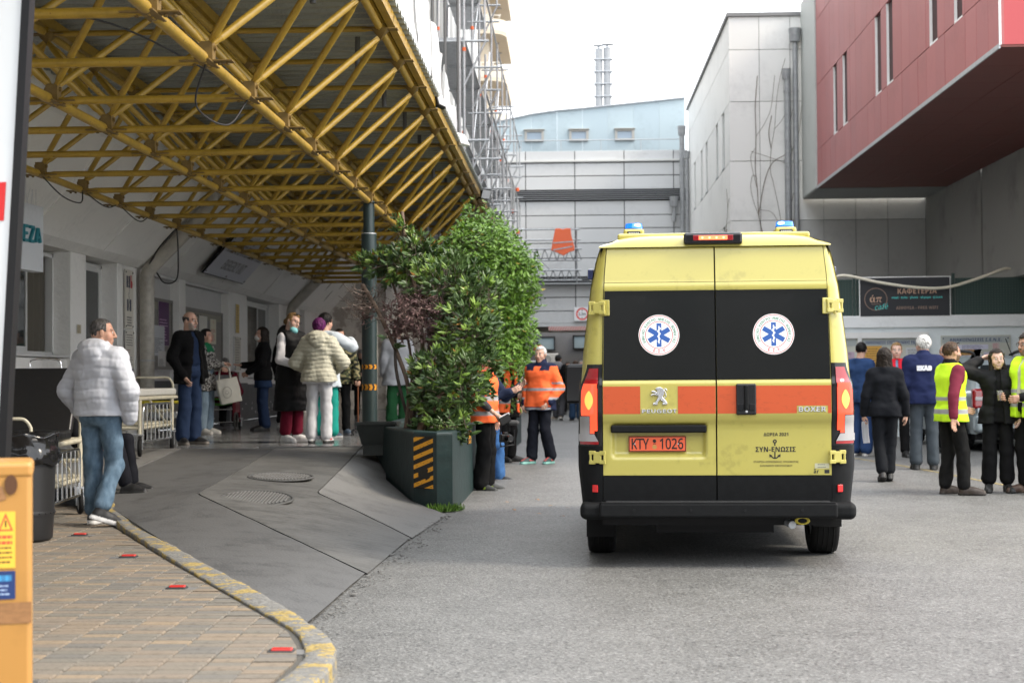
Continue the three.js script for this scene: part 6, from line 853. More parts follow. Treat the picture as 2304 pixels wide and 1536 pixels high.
const cone = (a, b, ra, rb, x = {}) => ({ a, b, ra, rb, ...x }), ball = (c, r, x = {}) => ({ c, r: Array.isArray(r) ? r : [r, r, r], ...x });
const paint = (g, c) => { const n = g.attributes.position.count, a = new Float32Array(n * 3); for (let i = 0; i < n; i++) a.set(c, i * 3); g.setAttribute('color', new THREE.BufferAttribute(a, 3)); return g; };
// hand: wrist at the origin, fingers along -y, palm towards +z, thumb on the +x side (mirror for the other)
const handCache = new Map();
function hand(side, curl) {
  const key = side + '|' + curl; if (handCache.has(key)) return handCache.get(key).clone();
  const ops = [cone([0, 0.02, 0], [0, -0.03, 0], 0.025, 0.027)], len = [0.07, 0.078, 0.072, 0.056];
  for (let f = 0; f < 4; f++) { const x = (0.03 - f * 0.02) * side, b = [x, -0.088 + Math.abs(f - 1.3) * 0.004, 0]; ops.push(cone([x * 0.55, -0.02, 0], b, 0.0165, 0.0125, { k: 0.012 })); let p = b, a = curl * (0.5 + f * 0.07); for (let s = 0; s < 3; s++) { const l = len[f] * [0.45, 0.32, 0.26][s], q = [p[0] + x * 0.06, p[1] - Math.cos(a) * l, p[2] + Math.sin(a) * l]; ops.push(cone(p, q, 0.0098 - s * 0.0007, 0.0092 - s * 0.0008, { k: 0.006 })); p = q; a += curl * 0.75; } }
  const t0 = [0.024 * side, -0.03, 0.006], t1 = [0.05 * side, -0.06, 0.02 + curl * 0.012], t2 = [0.054 * side - curl * 0.012 * side, -0.088, 0.03 + curl * 0.02]; ops.push(cone(t0, t1, 0.015, 0.0115, { k: 0.012 }), cone(t1, t2, 0.0112, 0.0088, { k: 0.006 }));
  const g = fieldMesh(ops, 0.0052, { pad: 0.012 }); handCache.set(key, g); return g.clone();
}
function placeHand(side, wr, el, curl, palm) {               // palm: direction the palm faces
  const y = V(...el).sub(V(...wr)).normalize(), z = V(...palm); z.addScaledVector(y, -z.dot(y)).normalize(); const x = y.clone().cross(z);
  return hand(side, curl).applyMatrix4(new THREE.Matrix4().makeBasis(x, y, z).setPosition(V(...wr)));
}
// head: origin at its centre, face along +z
function head(o) {
  const sk = o.skin, lip = [sk[0] * 0.8, sk[1] * 0.5, sk[2] * 0.5], f = o.fem ? 1 : 0, beard = o.beard, w = o.wide ?? 1;
  const ops = [ball([0, 0.035, -0.012], [0.076 * w, 0.088, 0.096]), ball([0, -0.045, 0.022], [0.06 * w, 0.066, 0.068], { k: 0.03 }), ball([0, -0.098, 0.058], [0.026, 0.021, 0.024], { k: 0.03 }), ball([0.036, -0.028, 0.052], [0.032, 0.032, 0.03], { k: 0.02 }), ball([-0.036, -0.028, 0.052], [0.032, 0.032, 0.03], { k: 0.02 }), cone([-0.036, 0.03, 0.076], [0.036, 0.03, 0.076], 0.013 - 0.003 * f, 0.013 - 0.003 * f, { k: 0.015 }),
    ball([0.031, 0.01, 0.1], [0.017, 0.012, 0.014], { sub: true, k: 0.012 }), ball([-0.031, 0.01, 0.1], [0.017, 0.012, 0.014], { sub: true, k: 0.012 }), ball([0.031, 0.009, 0.077], 0.0125, { k: 0.004 }), ball([-0.031, 0.009, 0.077], 0.0125, { k: 0.004 }),
    cone([0, 0.022, 0.088], [0, -0.026, 0.11], 0.0095, 0.0135 - 0.002 * f, { k: 0.012 }), ball([0.012, -0.031, 0.096], 0.0085, { k: 0.008 }), ball([-0.012, -0.031, 0.096], 0.0085, { k: 0.008 }),
    cone([-0.02, -0.06, 0.084], [0.02, -0.06, 0.084], 0.0085, 0.0085, { k: 0.008 }), cone([-0.016, -0.071, 0.083], [0.016, -0.071, 0.083], 0.0085, 0.0085, { k: 0.008 }),
    ball([0.079 * w, 0.0, -0.008], [0.011, 0.031, 0.02], { k: 0.008 }), ball([-0.079 * w, 0.0, -0.008], [0.011, 0.031, 0.02], { k: 0.008 }), cone([0, -0.03, -0.03], [0, -0.16, -0.03], 0.054 - 0.007 * f, 0.058 - 0.006 * f, { k: 0.03 })];
  if (o.smile) ops.push(ball([0.04, -0.04, 0.06], [0.022, 0.02, 0.02], { k: 0.015 }), ball([-0.04, -0.04, 0.06], [0.022, 0.02, 0.02], { k: 0.015 }));
  const color = (x, y, z) => {
    const ax = Math.abs(x); if (z > 0.06) { const e = Math.hypot(ax - 0.031, y - 0.009); if (e < 0.0115 && z > 0.079) return e < 0.0062 ? [0.02, 0.014, 0.01] : [0.5, 0.47, 0.44]; if (y > 0.028 && y < 0.041 - ax * 0.06 && ax > 0.012 && ax < 0.052) return mixc(sk, o.brow ?? [0.03, 0.02, 0.015], f ? 0.45 : 0.7); if (ax < (o.smile ? 0.028 : 0.023) && y > -0.077 && y < -0.055 && z > 0.078) return o.smile && y > -0.068 && y < -0.06 ? [0.6, 0.57, 0.52] : lip; }
    if (beard && z > 0.02 && (y < -0.05 || (y < -0.02 && ax > 0.05) || (y < -0.036 && z > 0.09 && ax < 0.03 && y > -0.055)) && z > -0.02) return mixc(sk, beard, 0.72 + 0.25 * noise3.noise(x * 160, y * 160, z * 160));
    const m = 1 + 0.06 * noise3.noise(x * 40, y * 40, z * 40); return [sk[0] * m * (1 + 0.08 * smooth(0.02, 0.06, ax) * (z > 0.04 ? 1 : 0)), sk[1] * m, sk[2] * m];
  };
  return fieldMesh(ops, o.cell ?? 0.0058, { color, k: 0.02, pad: 0.012 });
}
function hairGeo(style, hc, cell = 0.0065) {
  const sc = (t) => [0.077 + t, 0.089 + t, 0.097 + t], ops = [], nz = (x, y, z, a, s) => a * (noise3.noise(x * s, y * s * 0.7, z * s) + 0.5 * noise3.noise(x * s * 2.3, y * s, z * s * 2.3));
  const cap = (t, line, side, nape) => [ball([0, 0.036, -0.013], sc(t)), { cut: (x, y, z) => { const hl = line + 0.12 * Math.abs(x); return Math.min(z - 0.028, hl - y) > 0 ? Math.min(z - 0.028, hl - y) : -1; } }, { cut: (x, y, z) => z > -0.045 ? (side - y) * 0.9 : (nape - y) * 0.9 }];
  if (style === 'short') ops.push(...cap(0.009, 0.082, 0.012, -0.062)); else if (style === 'crop') ops.push(...cap(0.004, 0.086, 0.018, -0.058)); else if (style === 'full') ops.push(...cap(0.02, 0.075, 0.0, -0.075));
  else if (style === 'ring') ops.push(...cap(0.005, 0.2, 0.002, -0.06), { cut: (x, y, z) => y - 0.055 + 0.35 * Math.max(0, z) });
  else if (style === 'bob') ops.push(...cap(0.016, 0.078, -0.02, -0.1), cone([0.062, 0.03, -0.01], [0.082, -0.13, 0.0], 0.035, 0.03), cone([-0.062, 0.03, -0.01], [-0.082, -0.13, 0.0], 0.035, 0.03), cone([0, 0.02, -0.07], [0, -0.15, -0.075], 0.05, 0.045), cone([0.045, 0.02, -0.055], [0.055, -0.15, -0.05], 0.045, 0.04), cone([-0.045, 0.02, -0.055], [-0.055, -0.15, -0.05], 0.045, 0.04));
  else if (style === 'long') ops.push(...cap(0.014, 0.08, -0.02, -0.1), cone([0.06, 0.03, -0.02], [0.088, -0.24, 0.01], 0.03, 0.03), cone([-0.06, 0.03, -0.02], [-0.088, -0.24, 0.01], 0.03, 0.03), cone([0, 0.02, -0.07], [0, -0.3, -0.1], 0.05, 0.045), cone([0.05, 0.0, -0.05], [0.06, -0.28, -0.08], 0.04, 0.035), cone([-0.05, 0.0, -0.05], [-0.06, -0.28, -0.08], 0.04, 0.035));
  else if (style === 'bun') ops.push(...cap(0.01, 0.08, 0.0, -0.05), ball([0, -0.01, -0.125], [0.045, 0.042, 0.035]));
  return fieldMesh(ops, cell, { k: 0.02, pad: 0.02, post: (x, y, z, f) => f + nz(x, y, z, 0.007, 55), color: (x, y, z) => { const k = 1 + 1.1 * noise3.noise(x * 120, y * 40, z * 120) + 0.5 * noise3.noise(x * 30, y * 20, z * 30); return hc.map((v) => v * clamp(k, 0.35, 2.2)); } });
}
const shoeCache = new Map();
function shoe(style, up, sole, acc) {
  const key = JSON.stringify([style, up, sole, acc]); if (shoeCache.has(key)) return shoeCache.get(key);
  const boot = style === 'boot', ops = [cone([0, 0.042, -0.045], [0, 0.04, 0.07], 0.043, 0.046), cone([0, 0.04, 0.07], [0, 0.03, 0.175], 0.046, 0.034), cone([0, 0.05, -0.035], [0, boot ? 0.2 : 0.1, -0.03], 0.044, boot ? 0.055 : 0.045), cone([0, 0.075, 0.0], [0, 0.045, 0.12], 0.034, 0.028), cone([0, 0.012, -0.06], [0, 0.012, 0.17], 0.04, 0.038, { k: 0.01 }), { cut: (x, y) => -y }];
  const g = fieldMesh(ops, 0.0085, { pad: 0.02, post: (x, y, z, f) => f + (y < 0.027 ? -0.003 : 0), color: (x, y, z) => y < (style === 'sneaker' ? 0.033 + 0.008 * Math.max(0, -z * 8) : 0.02) ? sole : acc && style !== 'boot' && y > 0.05 && z > 0.03 && Math.abs(x) < 0.02 ? acc : acc && Math.abs(y - 0.06) < 0.012 && Math.abs(z - 0.02) < 0.05 ? acc : up });
  shoeCache.set(key, g); return g;
}
const bodyMat = mat([1, 1, 1], 0.55, { vertexColors: true }), shoeMat = mat([1, 1, 1], 0.6, { vertexColors: true });
const clothMats = new Map(); const cloth = (c, rough = 0.85, vc) => { if (!vc && Math.max(...c) < 0.03) c = c.map((v) => v * 0.5); const k = c + '|' + rough + '|' + !!vc; if (!clothMats.has(k)) clothMats.set(k, mat(vc ? [1, 1, 1] : c, rough, { vertexColors: !!vc, specularIntensity: 0.35 })); return clothMats.get(k); };
const SK = { light: [0.5, 0.3, 0.22], tan: [0.42, 0.235, 0.16], pale: [0.56, 0.36, 0.28] };
const HC = { black: [0.008, 0.007, 0.007], dark: [0.018, 0.013, 0.01], brown: [0.05, 0.03, 0.018], grey: [0.2, 0.19, 0.18], white: [0.5, 0.49, 0.47], blond: [0.2, 0.12, 0.05], purple: [0.09, 0.015, 0.08], salt: [0.06, 0.056, 0.054] };
function person(o) {
  const s = (o.H ?? 1.75) / 1.75, G = thing('person', o.label, 'person', o.pos, o.turn, o.group); G.scale.setScalar(s);
  const J = { pelvis: [0, 0.96, 0], waist: [0, 1.1, 0], chest: [0, 1.31, 0], neck: [0, 1.475, -0.015], head: [0, 1.63, 0.02], hipL: [0.09, 0.94, 0], hipR: [-0.09, 0.94, 0], kneeL: [0.1, 0.5, 0.015], kneeR: [-0.1, 0.5, 0.015], ankL: [0.11, 0.09, -0.03], ankR: [-0.11, 0.09, -0.03], toeL: [0.13, 0.09, 0.1], toeR: [-0.13, 0.09, 0.1], shL: [0.175, 1.415, -0.01], shR: [-0.175, 1.415, -0.01], elL: [0.235, 1.14, -0.035], elR: [-0.235, 1.14, -0.035], wrL: [0.235, 0.9, 0.05], wrR: [-0.235, 0.9, 0.05] };
  const fem = o.fem, sw = fem ? 0.9 : 1, b = o.girth ?? 1, upper = ['waist', 'chest', 'neck', 'head', 'shL', 'shR', 'elL', 'elR', 'wrL', 'wrR'];
  for (const k of ['shL', 'shR']) J[k][0] *= sw;
  Object.assign(J, o.pose ?? {});
  if (o.lean || o.tilt) for (const k of upper) { const v = V(...J[k]).sub(V(...J.pelvis)).applyEuler(new THREE.Euler(o.lean ?? 0, 0, o.tilt ?? 0)).add(V(...J.pelvis)); J[k] = v.toArray(); }
  if (o.drop) for (const k of [...upper, 'pelvis', 'hipL', 'hipR']) J[k] = [J[k][0], J[k][1] - o.drop, J[k][2]];
  const cell = o.cell ?? 0.014, up = V(...J.neck).sub(V(...J.pelvis)).normalize(), at2 = (j, x, y, z) => { const p = V(...J[j]); return [p.x + x, p.y + y * up.y, p.z + z + y * up.z * 0]; };
  const cr = fem ? 0.097 : 0.105, wr0 = fem ? 0.086 : 0.1, torso = (t) => { const c = J.chest, w = J.waist, p = J.pelvis; return [cone([c[0] - 0.085 * sw, c[1] + 0.03, c[2]], [c[0] + 0.085 * sw, c[1] + 0.03, c[2]], (cr * b + t), cr * b + t), cone([w[0] - 0.06 * sw, w[1], w[2] + 0.012 * (b - 1) * 6], [w[0] + 0.06 * sw, w[1], w[2] + 0.012 * (b - 1) * 6], wr0 * b * b + t, wr0 * b * b + t), cone([p[0] - 0.075, p[1] - 0.01, p[2] - 0.005], [p[0] + 0.075, p[1] - 0.01, p[2] - 0.005], 0.108 * b + t, 0.108 * b + t), cone([c[0] - 0.05, c[1], c[2]], [w[0] - 0.04, w[1], w[2]], cr * b + t, wr0 * b * b + t), cone([c[0] + 0.05, c[1], c[2]], [w[0] + 0.04, w[1], w[2]], cr * b + t, wr0 * b * b + t), cone(J.shL, J.neck, 0.056 + t, 0.05 + t, { k: 0.04 }), cone(J.shR, J.neck, 0.056 + t, 0.05 + t, { k: 0.04 }), cone(J.chest, J.neck, 0.09 + t, 0.06 + t)]; };
  const mid = (a, c, t) => a.map((v, i) => lerp(v, c[i], t));
  const armOps = (S, t, frac = 1, t2 = t) => frac <= 0 ? [] : frac < 0.6 ? [cone(J['sh' + S], mid(J['sh' + S], J['el' + S], frac / 0.5), 0.055 + t, 0.05 + t * 1.4, { k: 0.04 })] : [cone(J['sh' + S], J['el' + S], 0.054 + t, 0.046 + t, { k: 0.04 }), cone(J['el' + S], mid(J['el' + S], J['wr' + S], frac < 1 ? (frac - 0.5) * 2 : 0.97), 0.046 + t, 0.032 + t2, { k: 0.02 })];
  const legOps = (S, t, loose, end) => [cone(J['hip' + S], J['knee' + S], 0.083 * (0.6 + 0.4 * b) + t, 0.054 + t + loose * 0.5, { k: 0.03 }), cone(J['knee' + S], mid(J['knee' + S], J['ank' + S], end), 0.054 + t + loose * 0.5, 0.042 + t + loose, { k: 0.02 })];
  // body
  const sk = o.skin ?? SK.light, parts = [], hd = { yaw: 0, pitch: 0, roll: 0, ...(o.headTurn ?? {}) };
  const HM = new THREE.Matrix4().makeRotationFromEuler(new THREE.Euler(hd.pitch, hd.yaw, hd.roll, 'YXZ')).setPosition(V(...J.head));
  parts.push(paint(fieldMesh([...torso(-0.016), ...armOps('L', -0.008), ...armOps('R', -0.008), ...legOps('L', -0.006, 0, 1), ...legOps('R', -0.006, 0, 1), cone(J.neck, [J.head[0], J.head[1] - 0.05, J.head[2] - 0.03], 0.056, 0.05), ...['L', 'R'].map((S) => { const a = J['ank' + S], t = J['toe' + S]; return cone([a[0], a[1] - 0.03, a[2]], [lerp(a[0], t[0], 0.6), lerp(a[1], t[1], 0.6) - 0.055, lerp(a[2], t[2], 0.6)], 0.028, 0.018); })], 0.02, { k: 0.04 }), sk));
  parts.push(head({ skin: sk, fem, beard: o.beard, brow: o.brow, smile: o.smile, wide: o.wide, cell: o.headCell }).applyMatrix4(HM));
  for (const S of ['L', 'R']) { const h = (o.hands ?? {})[S]; if (h === null) continue; parts.push(paint(placeHand(S === 'L' ? -1 : 1, J['wr' + S], J['el' + S], h?.curl ?? 0.55, h?.palm ?? [S === 'L' ? -1 : 1, 0, 0.25]), sk)); }
  const gb = mergeGeometries(parts.map((g) => { const c = g.index ? g.toNonIndexed() : g; for (const k of Object.keys(c.attributes)) if (!['position', 'normal', 'color'].includes(k)) c.deleteAttribute(k); return c; }));
  mesh('body', gb, bodyMat, G);
  const wr = (amp, fx, fy, sd) => (x, y, z, f) => f + amp * (noise3.noise(x * fx + sd, y * fy, z * fx) + 0.5 * noise3.noise(x * fx * 2.1, y * fy * 2.1 + sd, z * fx * 2.1));
  const sd = o.pos[0] * 7.3 + o.pos[2];
  // trousers
  const tr = o.trousers; if (tr) {
    const t = tr.t ?? 0.01, ops = [cone([J.pelvis[0] - 0.07, J.pelvis[1] + 0.02, J.pelvis[2]], [J.pelvis[0] + 0.07, J.pelvis[1] + 0.02, J.pelvis[2]], 0.108 * b + t, 0.108 * b + t), ...legOps('L', t, tr.loose ?? 0.02, tr.end ?? 0.92), ...legOps('R', t, tr.loose ?? 0.02, tr.end ?? 0.92), cone([J.pelvis[0] - 0.06, J.pelvis[1] + 0.12, J.pelvis[2]], [J.pelvis[0] + 0.06, J.pelvis[1] + 0.12, J.pelvis[2]], 0.1 * b + t, 0.1 * b + t), ball([J.pelvis[0] - 0.055, J.pelvis[1] - 0.03, J.pelvis[2] - 0.05], 0.085 * b, { k: 0.03 }), ball([J.pelvis[0] + 0.055, J.pelvis[1] - 0.03, J.pelvis[2] - 0.05], 0.085 * b, { k: 0.03 })];
    mesh(tr.name ?? 'trousers', fieldMesh(ops, cell, { k: 0.025, post: (x, y, z, f) => wr((tr.fold ?? 0.008) * 1.1, 10, 7, sd)(x + y * 0.25, y, z - y * 0.2, f), color: tr.paint }), cloth(tr.color ?? [0, 0, 0], tr.rough ?? 0.85, tr.paint), G);
  }
  // tops, innermost first
  for (const tp of o.tops ?? []) {
    const t = tp.t ?? 0.012, hem = tp.hem ?? 0.9, ops = [...torso(t)];
    if (hem < 0.88) { const p = J.pelvis, e = tp.flare ?? 0.02; for (const q of [-1, 1]) ops.push(cone([p[0] + q * 0.07, p[1], p[2]], [p[0] + q * (0.075 + e), hem - 0.05, p[2]], 0.108 * b + t, 0.105 * b + t + e)); }
    const hy = hem - (o.drop ?? 0); ops.push({ cut: (x, y, z) => hy + (tp.hemWave ?? 0) * z - y });
    ops.push({ cut: (x, y, z) => y - (J.neck[1] + (tp.neck ?? 0.035)) });
    if (tp.open) ops.push({ cut: (x, y, z, f) => z > J.chest[2] + 0.02 && y < J.neck[1] + 0.02 ? Math.min(0.03, tp.open * (0.35 + 0.65 * smooth(J.neck[1], hy, y)) - Math.abs(x - J.chest[0])) : -1 });
    if (tp.sleeve !== 0) for (const S of ['L', 'R']) ops.push(...armOps(S, (tp.ts ?? t) , tp.sleeve ?? 1, tp.cuff ?? t));
    if (tp.armhole) ops.push({ cut: (x, y, z) => y > J.waist[1] ? Math.abs(x - J.chest[0]) - tp.armhole - 0.12 * Math.max(0, J.waist[1] + 0.1 - y) : -1 });
    if (tp.collar) ops.push(cone([J.neck[0], J.neck[1] - 0.01, J.neck[2] - 0.005], [J.neck[0], J.neck[1] + tp.collar, J.neck[2] + 0.005], 0.078 + t * 0.5, 0.072 + t * 0.3), ball([J.neck[0], J.neck[1] + tp.collar + 0.05, J.neck[2] + 0.01], [0.06, 0.06, 0.06], { sub: true, k: 0.01 }));
    if (tp.hood) ops.push(ball([J.neck[0], J.neck[1] + 0.03, J.neck[2] - 0.085], [0.15, 0.085, 0.085], { k: 0.015 }), ball([J.neck[0], J.neck[1] - 0.02, J.neck[2] - 0.13], [0.12, 0.105, 0.06], { k: 0.012 }), cone([J.neck[0] - 0.09, J.neck[1] + 0.0, J.neck[2]], [J.neck[0] + 0.09, J.neck[1], J.neck[2]], 0.055, 0.055));
    const q = tp.quilt, folds = wr(tp.fold ?? 0.008, 8, 11, sd + 3);
    mesh(tp.name ?? 'top', fieldMesh(ops, tp.cell ?? cell, { k: 0.035, pad: 0.05, post: (x, y, z, f) => { f = folds(x, y, z, f); if (q) { const u = ((y + 0.03 * z + 0.01 * Math.sin(x * 14)) / q), e = Math.abs(u - Math.round(u)) * q; f += (tp.puff ?? 0.014) * Math.exp(-((e / (q * 0.13)) ** 2)) - 0.004 + 0.004 * noise3.noise(x * 40, y * 12, z * 40); } return f; }, color: tp.paint ? (x, y, z) => tp.paint(x, y, z, J) : undefined }), cloth(tp.color ?? [0, 0, 0], tp.rough ?? 0.85, tp.paint), G);
  }
  for (const S of ['L', 'R']) { const sh = o.shoes ?? { style: 'shoe', up: [0.012, 0.012, 0.012], sole: [0.02, 0.02, 0.02] }, a = V(...J['ank' + S]), d = V(...J['toe' + S]).sub(a); const m = mesh('shoe', shoe(sh.style, sh.up, sh.sole, sh.acc), shoeMat, G), yaw = Math.atan2(d.x, d.z), pit = Math.atan2(-d.y, Math.hypot(d.x, d.z)); m.rotation.set(pit, yaw, 0, 'YXZ'); const off = V(0, -0.09, 0.03).applyEuler(m.rotation); m.position.copy(a).add(off); }
  if (o.hair) mesh('hair', hairGeo(o.hair.style, o.hair.color).applyMatrix4(HM), cloth(o.hair.color, 0.55, true), G);
  const onHead = (name, g, m) => mesh(name, merged(g).applyMatrix4(HM), m, G);
  if (o.glasses) onHead('glasses', [new THREE.TorusGeometry(0.02, 0.0022, 5, 18).translate(0.031, 0.009, 0.105), new THREE.TorusGeometry(0.02, 0.0022, 5, 18).translate(-0.031, 0.009, 0.105), rod([-0.011, 0.012, 0.107], [0.011, 0.012, 0.107], 0.002, 5), rod([0.05, 0.013, 0.104], [0.083, 0.01, -0.01], 0.0022, 5), rod([-0.05, 0.013, 0.104], [-0.083, 0.01, -0.01], 0.0022, 5)], M.black);
  if (o.sunglasses) onHead('sunglasses', [ell(0.034, 0.112, 0.062, 0.024, 0.014, 0.012), ell(-0.034, 0.112, 0.062, 0.024, 0.014, 0.012), rod([0.055, 0.108, 0.05], [0.088, 0.06, -0.04], 0.003, 5), rod([-0.055, 0.108, 0.05], [-0.088, 0.06, -0.04], 0.003, 5), rod([-0.012, 0.115, 0.07], [0.012, 0.115, 0.07], 0.003, 5)], M.blackGloss);
  if (o.mask) onHead('face_mask', [fieldMesh([ball([0, -0.05 + (o.mask.low ?? 0), 0.062], [0.06, 0.052, 0.062]), { cut: (x, y, z) => 0.045 - z }], 0.006, { k: 0.01 }).toNonIndexed(), rod([0.054, -0.04 + (o.mask.low ?? 0), 0.06], [0.083, 0.01, -0.01], 0.0018, 4).toNonIndexed(), rod([-0.054, -0.04 + (o.mask.low ?? 0), 0.06], [-0.083, 0.01, -0.01], 0.0018, 4).toNonIndexed()].map((g) => { g.deleteAttribute('uv'); return g; }), mat(o.mask.color, 0.8));
  if (o.cap) onHead('cap', [new THREE.SphereGeometry(0.104, 18, 10, 0, 6.284, 0, 1.5).scale(0.86, 0.95, 1.02).translate(0, 0.055, -0.012), ell(0, 0.062, 0.125, 0.062, 0.007, 0.06)], mat(o.cap, 0.85));
  G.userData.joints = undefined; delete G.userData.joints; return { G, J, HM, s };
}
// ---------------------------------------------------------------- the people, from the walking man to the yard
const NAVY = [0.012, 0.02, 0.05], BLK = [0.009, 0.009, 0.01], HV = [0.95, 0.155, 0.045], HVY = [0.55, 0.85, 0.03], REF = [0.3, 0.3, 0.31];
const denim = (a, c, fade) => (x, y, z) => { const n = noise3.noise(x * 22, y * 9, z * 22) * 0.5 + noise3.noise(x * 70, y * 40, z * 70) * 0.25, f = clamp(fade + n * 0.55); return mixc(a, c, f); };
const black = { style: 'shoe', up: [0.012, 0.012, 0.012], sole: [0.016, 0.016, 0.016] };
const floorY = 0.56;
const puffer = person({ label: 'heavy set man in white quilted jacket and blue jeans walking away over the kerb', pos: [-4.2, 0.142, -13.95], turn: Math.PI - 0.42, H: 1.83, girth: 1.17, skin: SK.tan, cell: 0.0105, headCell: 0.005, headTurn: { yaw: -0.85, pitch: 0.02 }, hair: { style: 'crop', color: HC.salt },
  pose: { kneeL: [0.11, 0.5, 0.03], ankL: [0.1, 0.09, 0.02], toeL: [0.14, 0.09, 0.16], kneeR: [-0.1, 0.5, 0.06], ankR: [-0.13, 0.14, -0.16], toeR: [-0.2, 0.095, -0.05], elL: [0.34, 1.14, -0.04], wrL: [0.26, 0.92, 0.08], elR: [-0.34, 1.14, -0.04], wrR: [-0.26, 0.9, 0.06] }, hands: { L: null, R: null },
  trousers: { paint: denim([0.022, 0.05, 0.085], [0.2, 0.29, 0.38], 0.42), t: 0.012, loose: 0.022, fold: 0.013, end: 0.86 }, shoes: { style: 'sneaker', up: [0.014, 0.014, 0.015], sole: [0.7, 0.7, 0.7] },
  tops: [{ name: 'jacket', color: [0.49, 0.505, 0.55], rough: 0.5, t: 0.042, ts: 0.036, cuff: 0.03, hem: 0.93, hood: true, quilt: 0.088, puff: 0.006, fold: 0.007, collar: 0.04 }] });
const cardigan = person({ label: 'balding bearded man in black cardigan and navy scrubs with hands in pockets', pos: [-5.14, floorY, -21.06], turn: 1.05, H: 1.78, girth: 1.06, skin: SK.light, beard: [0.3, 0.29, 0.27], headTurn: { yaw: 0.12, pitch: 0.08 }, hair: { style: 'ring', color: HC.salt }, hands: { L: null, R: { curl: 0.4, palm: [1, 0, 0] } },
  pose: { wrL: [0.19, 0.92, 0.1], wrR: [-0.19, 0.9, 0.08], elL: [0.27, 1.15, -0.05], elR: [-0.28, 1.15, -0.05], toeR: [-0.18, 0.09, 0.1] }, trousers: { color: [0.017, 0.031, 0.07], loose: 0.045, fold: 0.01 }, shoes: { style: 'sneaker', up: BLK, sole: [0.16, 0.14, 0.12] },
  tops: [{ name: 'shirt', color: [0.01, 0.02, 0.05], t: 0.008, hem: 0.88, sleeve: 0.4 }, { name: 'cardigan', color: BLK, t: 0.024, hem: 0.8, open: 0.1, fold: 0.011, rough: 0.95 }] });
const leopard = person({ label: 'dark haired woman in leopard print cardigan and jeans with arms folded in front', pos: [-5.86, floorY, -25.1], turn: 1.3, H: 1.68, fem: true, skin: SK.light, hair: { style: 'bun', color: HC.black }, pose: { elL: [0.2, 1.14, 0.08], wrL: [0.02, 1.1, 0.3], elR: [-0.2, 1.13, 0.1], wrR: [-0.02, 1.17, 0.32] }, hands: { L: { curl: 0.6, palm: [0, -1, 0] }, R: { curl: 0.7, palm: [0, -1, 0] } },
  trousers: { paint: denim([0.1, 0.15, 0.2], [0.3, 0.38, 0.45], 0.5), loose: 0.04 }, shoes: { style: 'sneaker', up: [0.5, 0.48, 0.44], sole: [0.55, 0.52, 0.48] },
  tops: [{ name: 'cardigan', t: 0.018, hem: 0.72, paint: (x, y, z) => { const n = noise3.noise(x * 46, y * 46, z * 46); return Math.abs(n) < 0.16 ? [0.42, 0.4, 0.37] : [0.014, 0.013, 0.012]; } }, { name: 'scarf', color: [0.015, 0.14, 0.06], t: 0.02, hem: 1.36, sleeve: 0, armhole: 0.13, collar: 0.03 }] });
const masked = person({ label: 'long haired woman in black jacket and white face mask holding out one hand', pos: [-5.18, floorY, -26.37], turn: -1.25, H: 1.74, fem: true, girth: 1.06, skin: SK.light, hair: { style: 'long', color: HC.dark }, mask: { color: [0.62, 0.62, 0.6] }, pose: { elR: [-0.22, 1.12, 0.06], wrR: [-0.15, 1.12, 0.33], elL: [0.22, 1.13, 0.05], wrL: [0.12, 1.0, 0.26] }, hands: { R: { curl: 0.15, palm: [0.3, 1, 0] }, L: { curl: 0.6, palm: [-1, 0, 0] } },
  trousers: { color: [0.016, 0.03, 0.07], loose: 0.035 }, shoes: black, tops: [{ name: 'tunic', color: [0.016, 0.032, 0.075], t: 0.014, hem: 0.74, sleeve: 0 }, { name: 'jacket', color: BLK, t: 0.026, hem: 0.86 }] });
person({ label: 'person in dark clothes half hidden between the masked woman and the long vest', pos: [-5.2, floorY, -28.6], turn: 2.6, H: 1.76, hair: { style: 'full', color: HC.black }, trousers: { color: BLK }, shoes: { style: 'sneaker', up: [0.3, 0.28, 0.26], sole: [0.5, 0.48, 0.45] }, tops: [{ name: 'jacket', color: [0.012, 0.013, 0.016], t: 0.025, hem: 0.85, hood: true }] });
const longVest = person({ label: 'blond woman in long black padded vest with white sleeves and maroon trousers leaning to talk', pos: [-3.86, floorY, -21.7], turn: 0.95, H: 1.78, fem: true, girth: 1.03, skin: SK.pale, brow: [0.12, 0.07, 0.03], headTurn: { yaw: 0.0, pitch: 0.16, roll: -0.3 }, hair: { style: 'bun', color: HC.blond }, glasses: true, sunglasses: true, mask: { color: [0.2, 0.5, 0.52], low: -0.062 }, hands: { L: null }, pose: { elL: [0.22, 1.12, 0.02], wrL: [0.12, 1.0, 0.22], elR: [-0.25, 1.12, 0.02], wrR: [-0.1, 1.02, 0.24] },
  trousers: { color: [0.115, 0.006, 0.02], loose: 0.03, end: 0.83 }, shoes: { style: 'sneaker', up: [0.72, 0.72, 0.72], sole: [0.75, 0.75, 0.75] }, tops: [{ name: 'jumper', color: [0.66, 0.65, 0.67], t: 0.014, hem: 0.95 }, { name: 'long_vest', color: [0.01, 0.01, 0.011], rough: 0.6, t: 0.048, hem: 0.43, flare: 0.03, sleeve: 0, armhole: 0.185, hood: true, quilt: 0.19, puff: 0.008 }] });
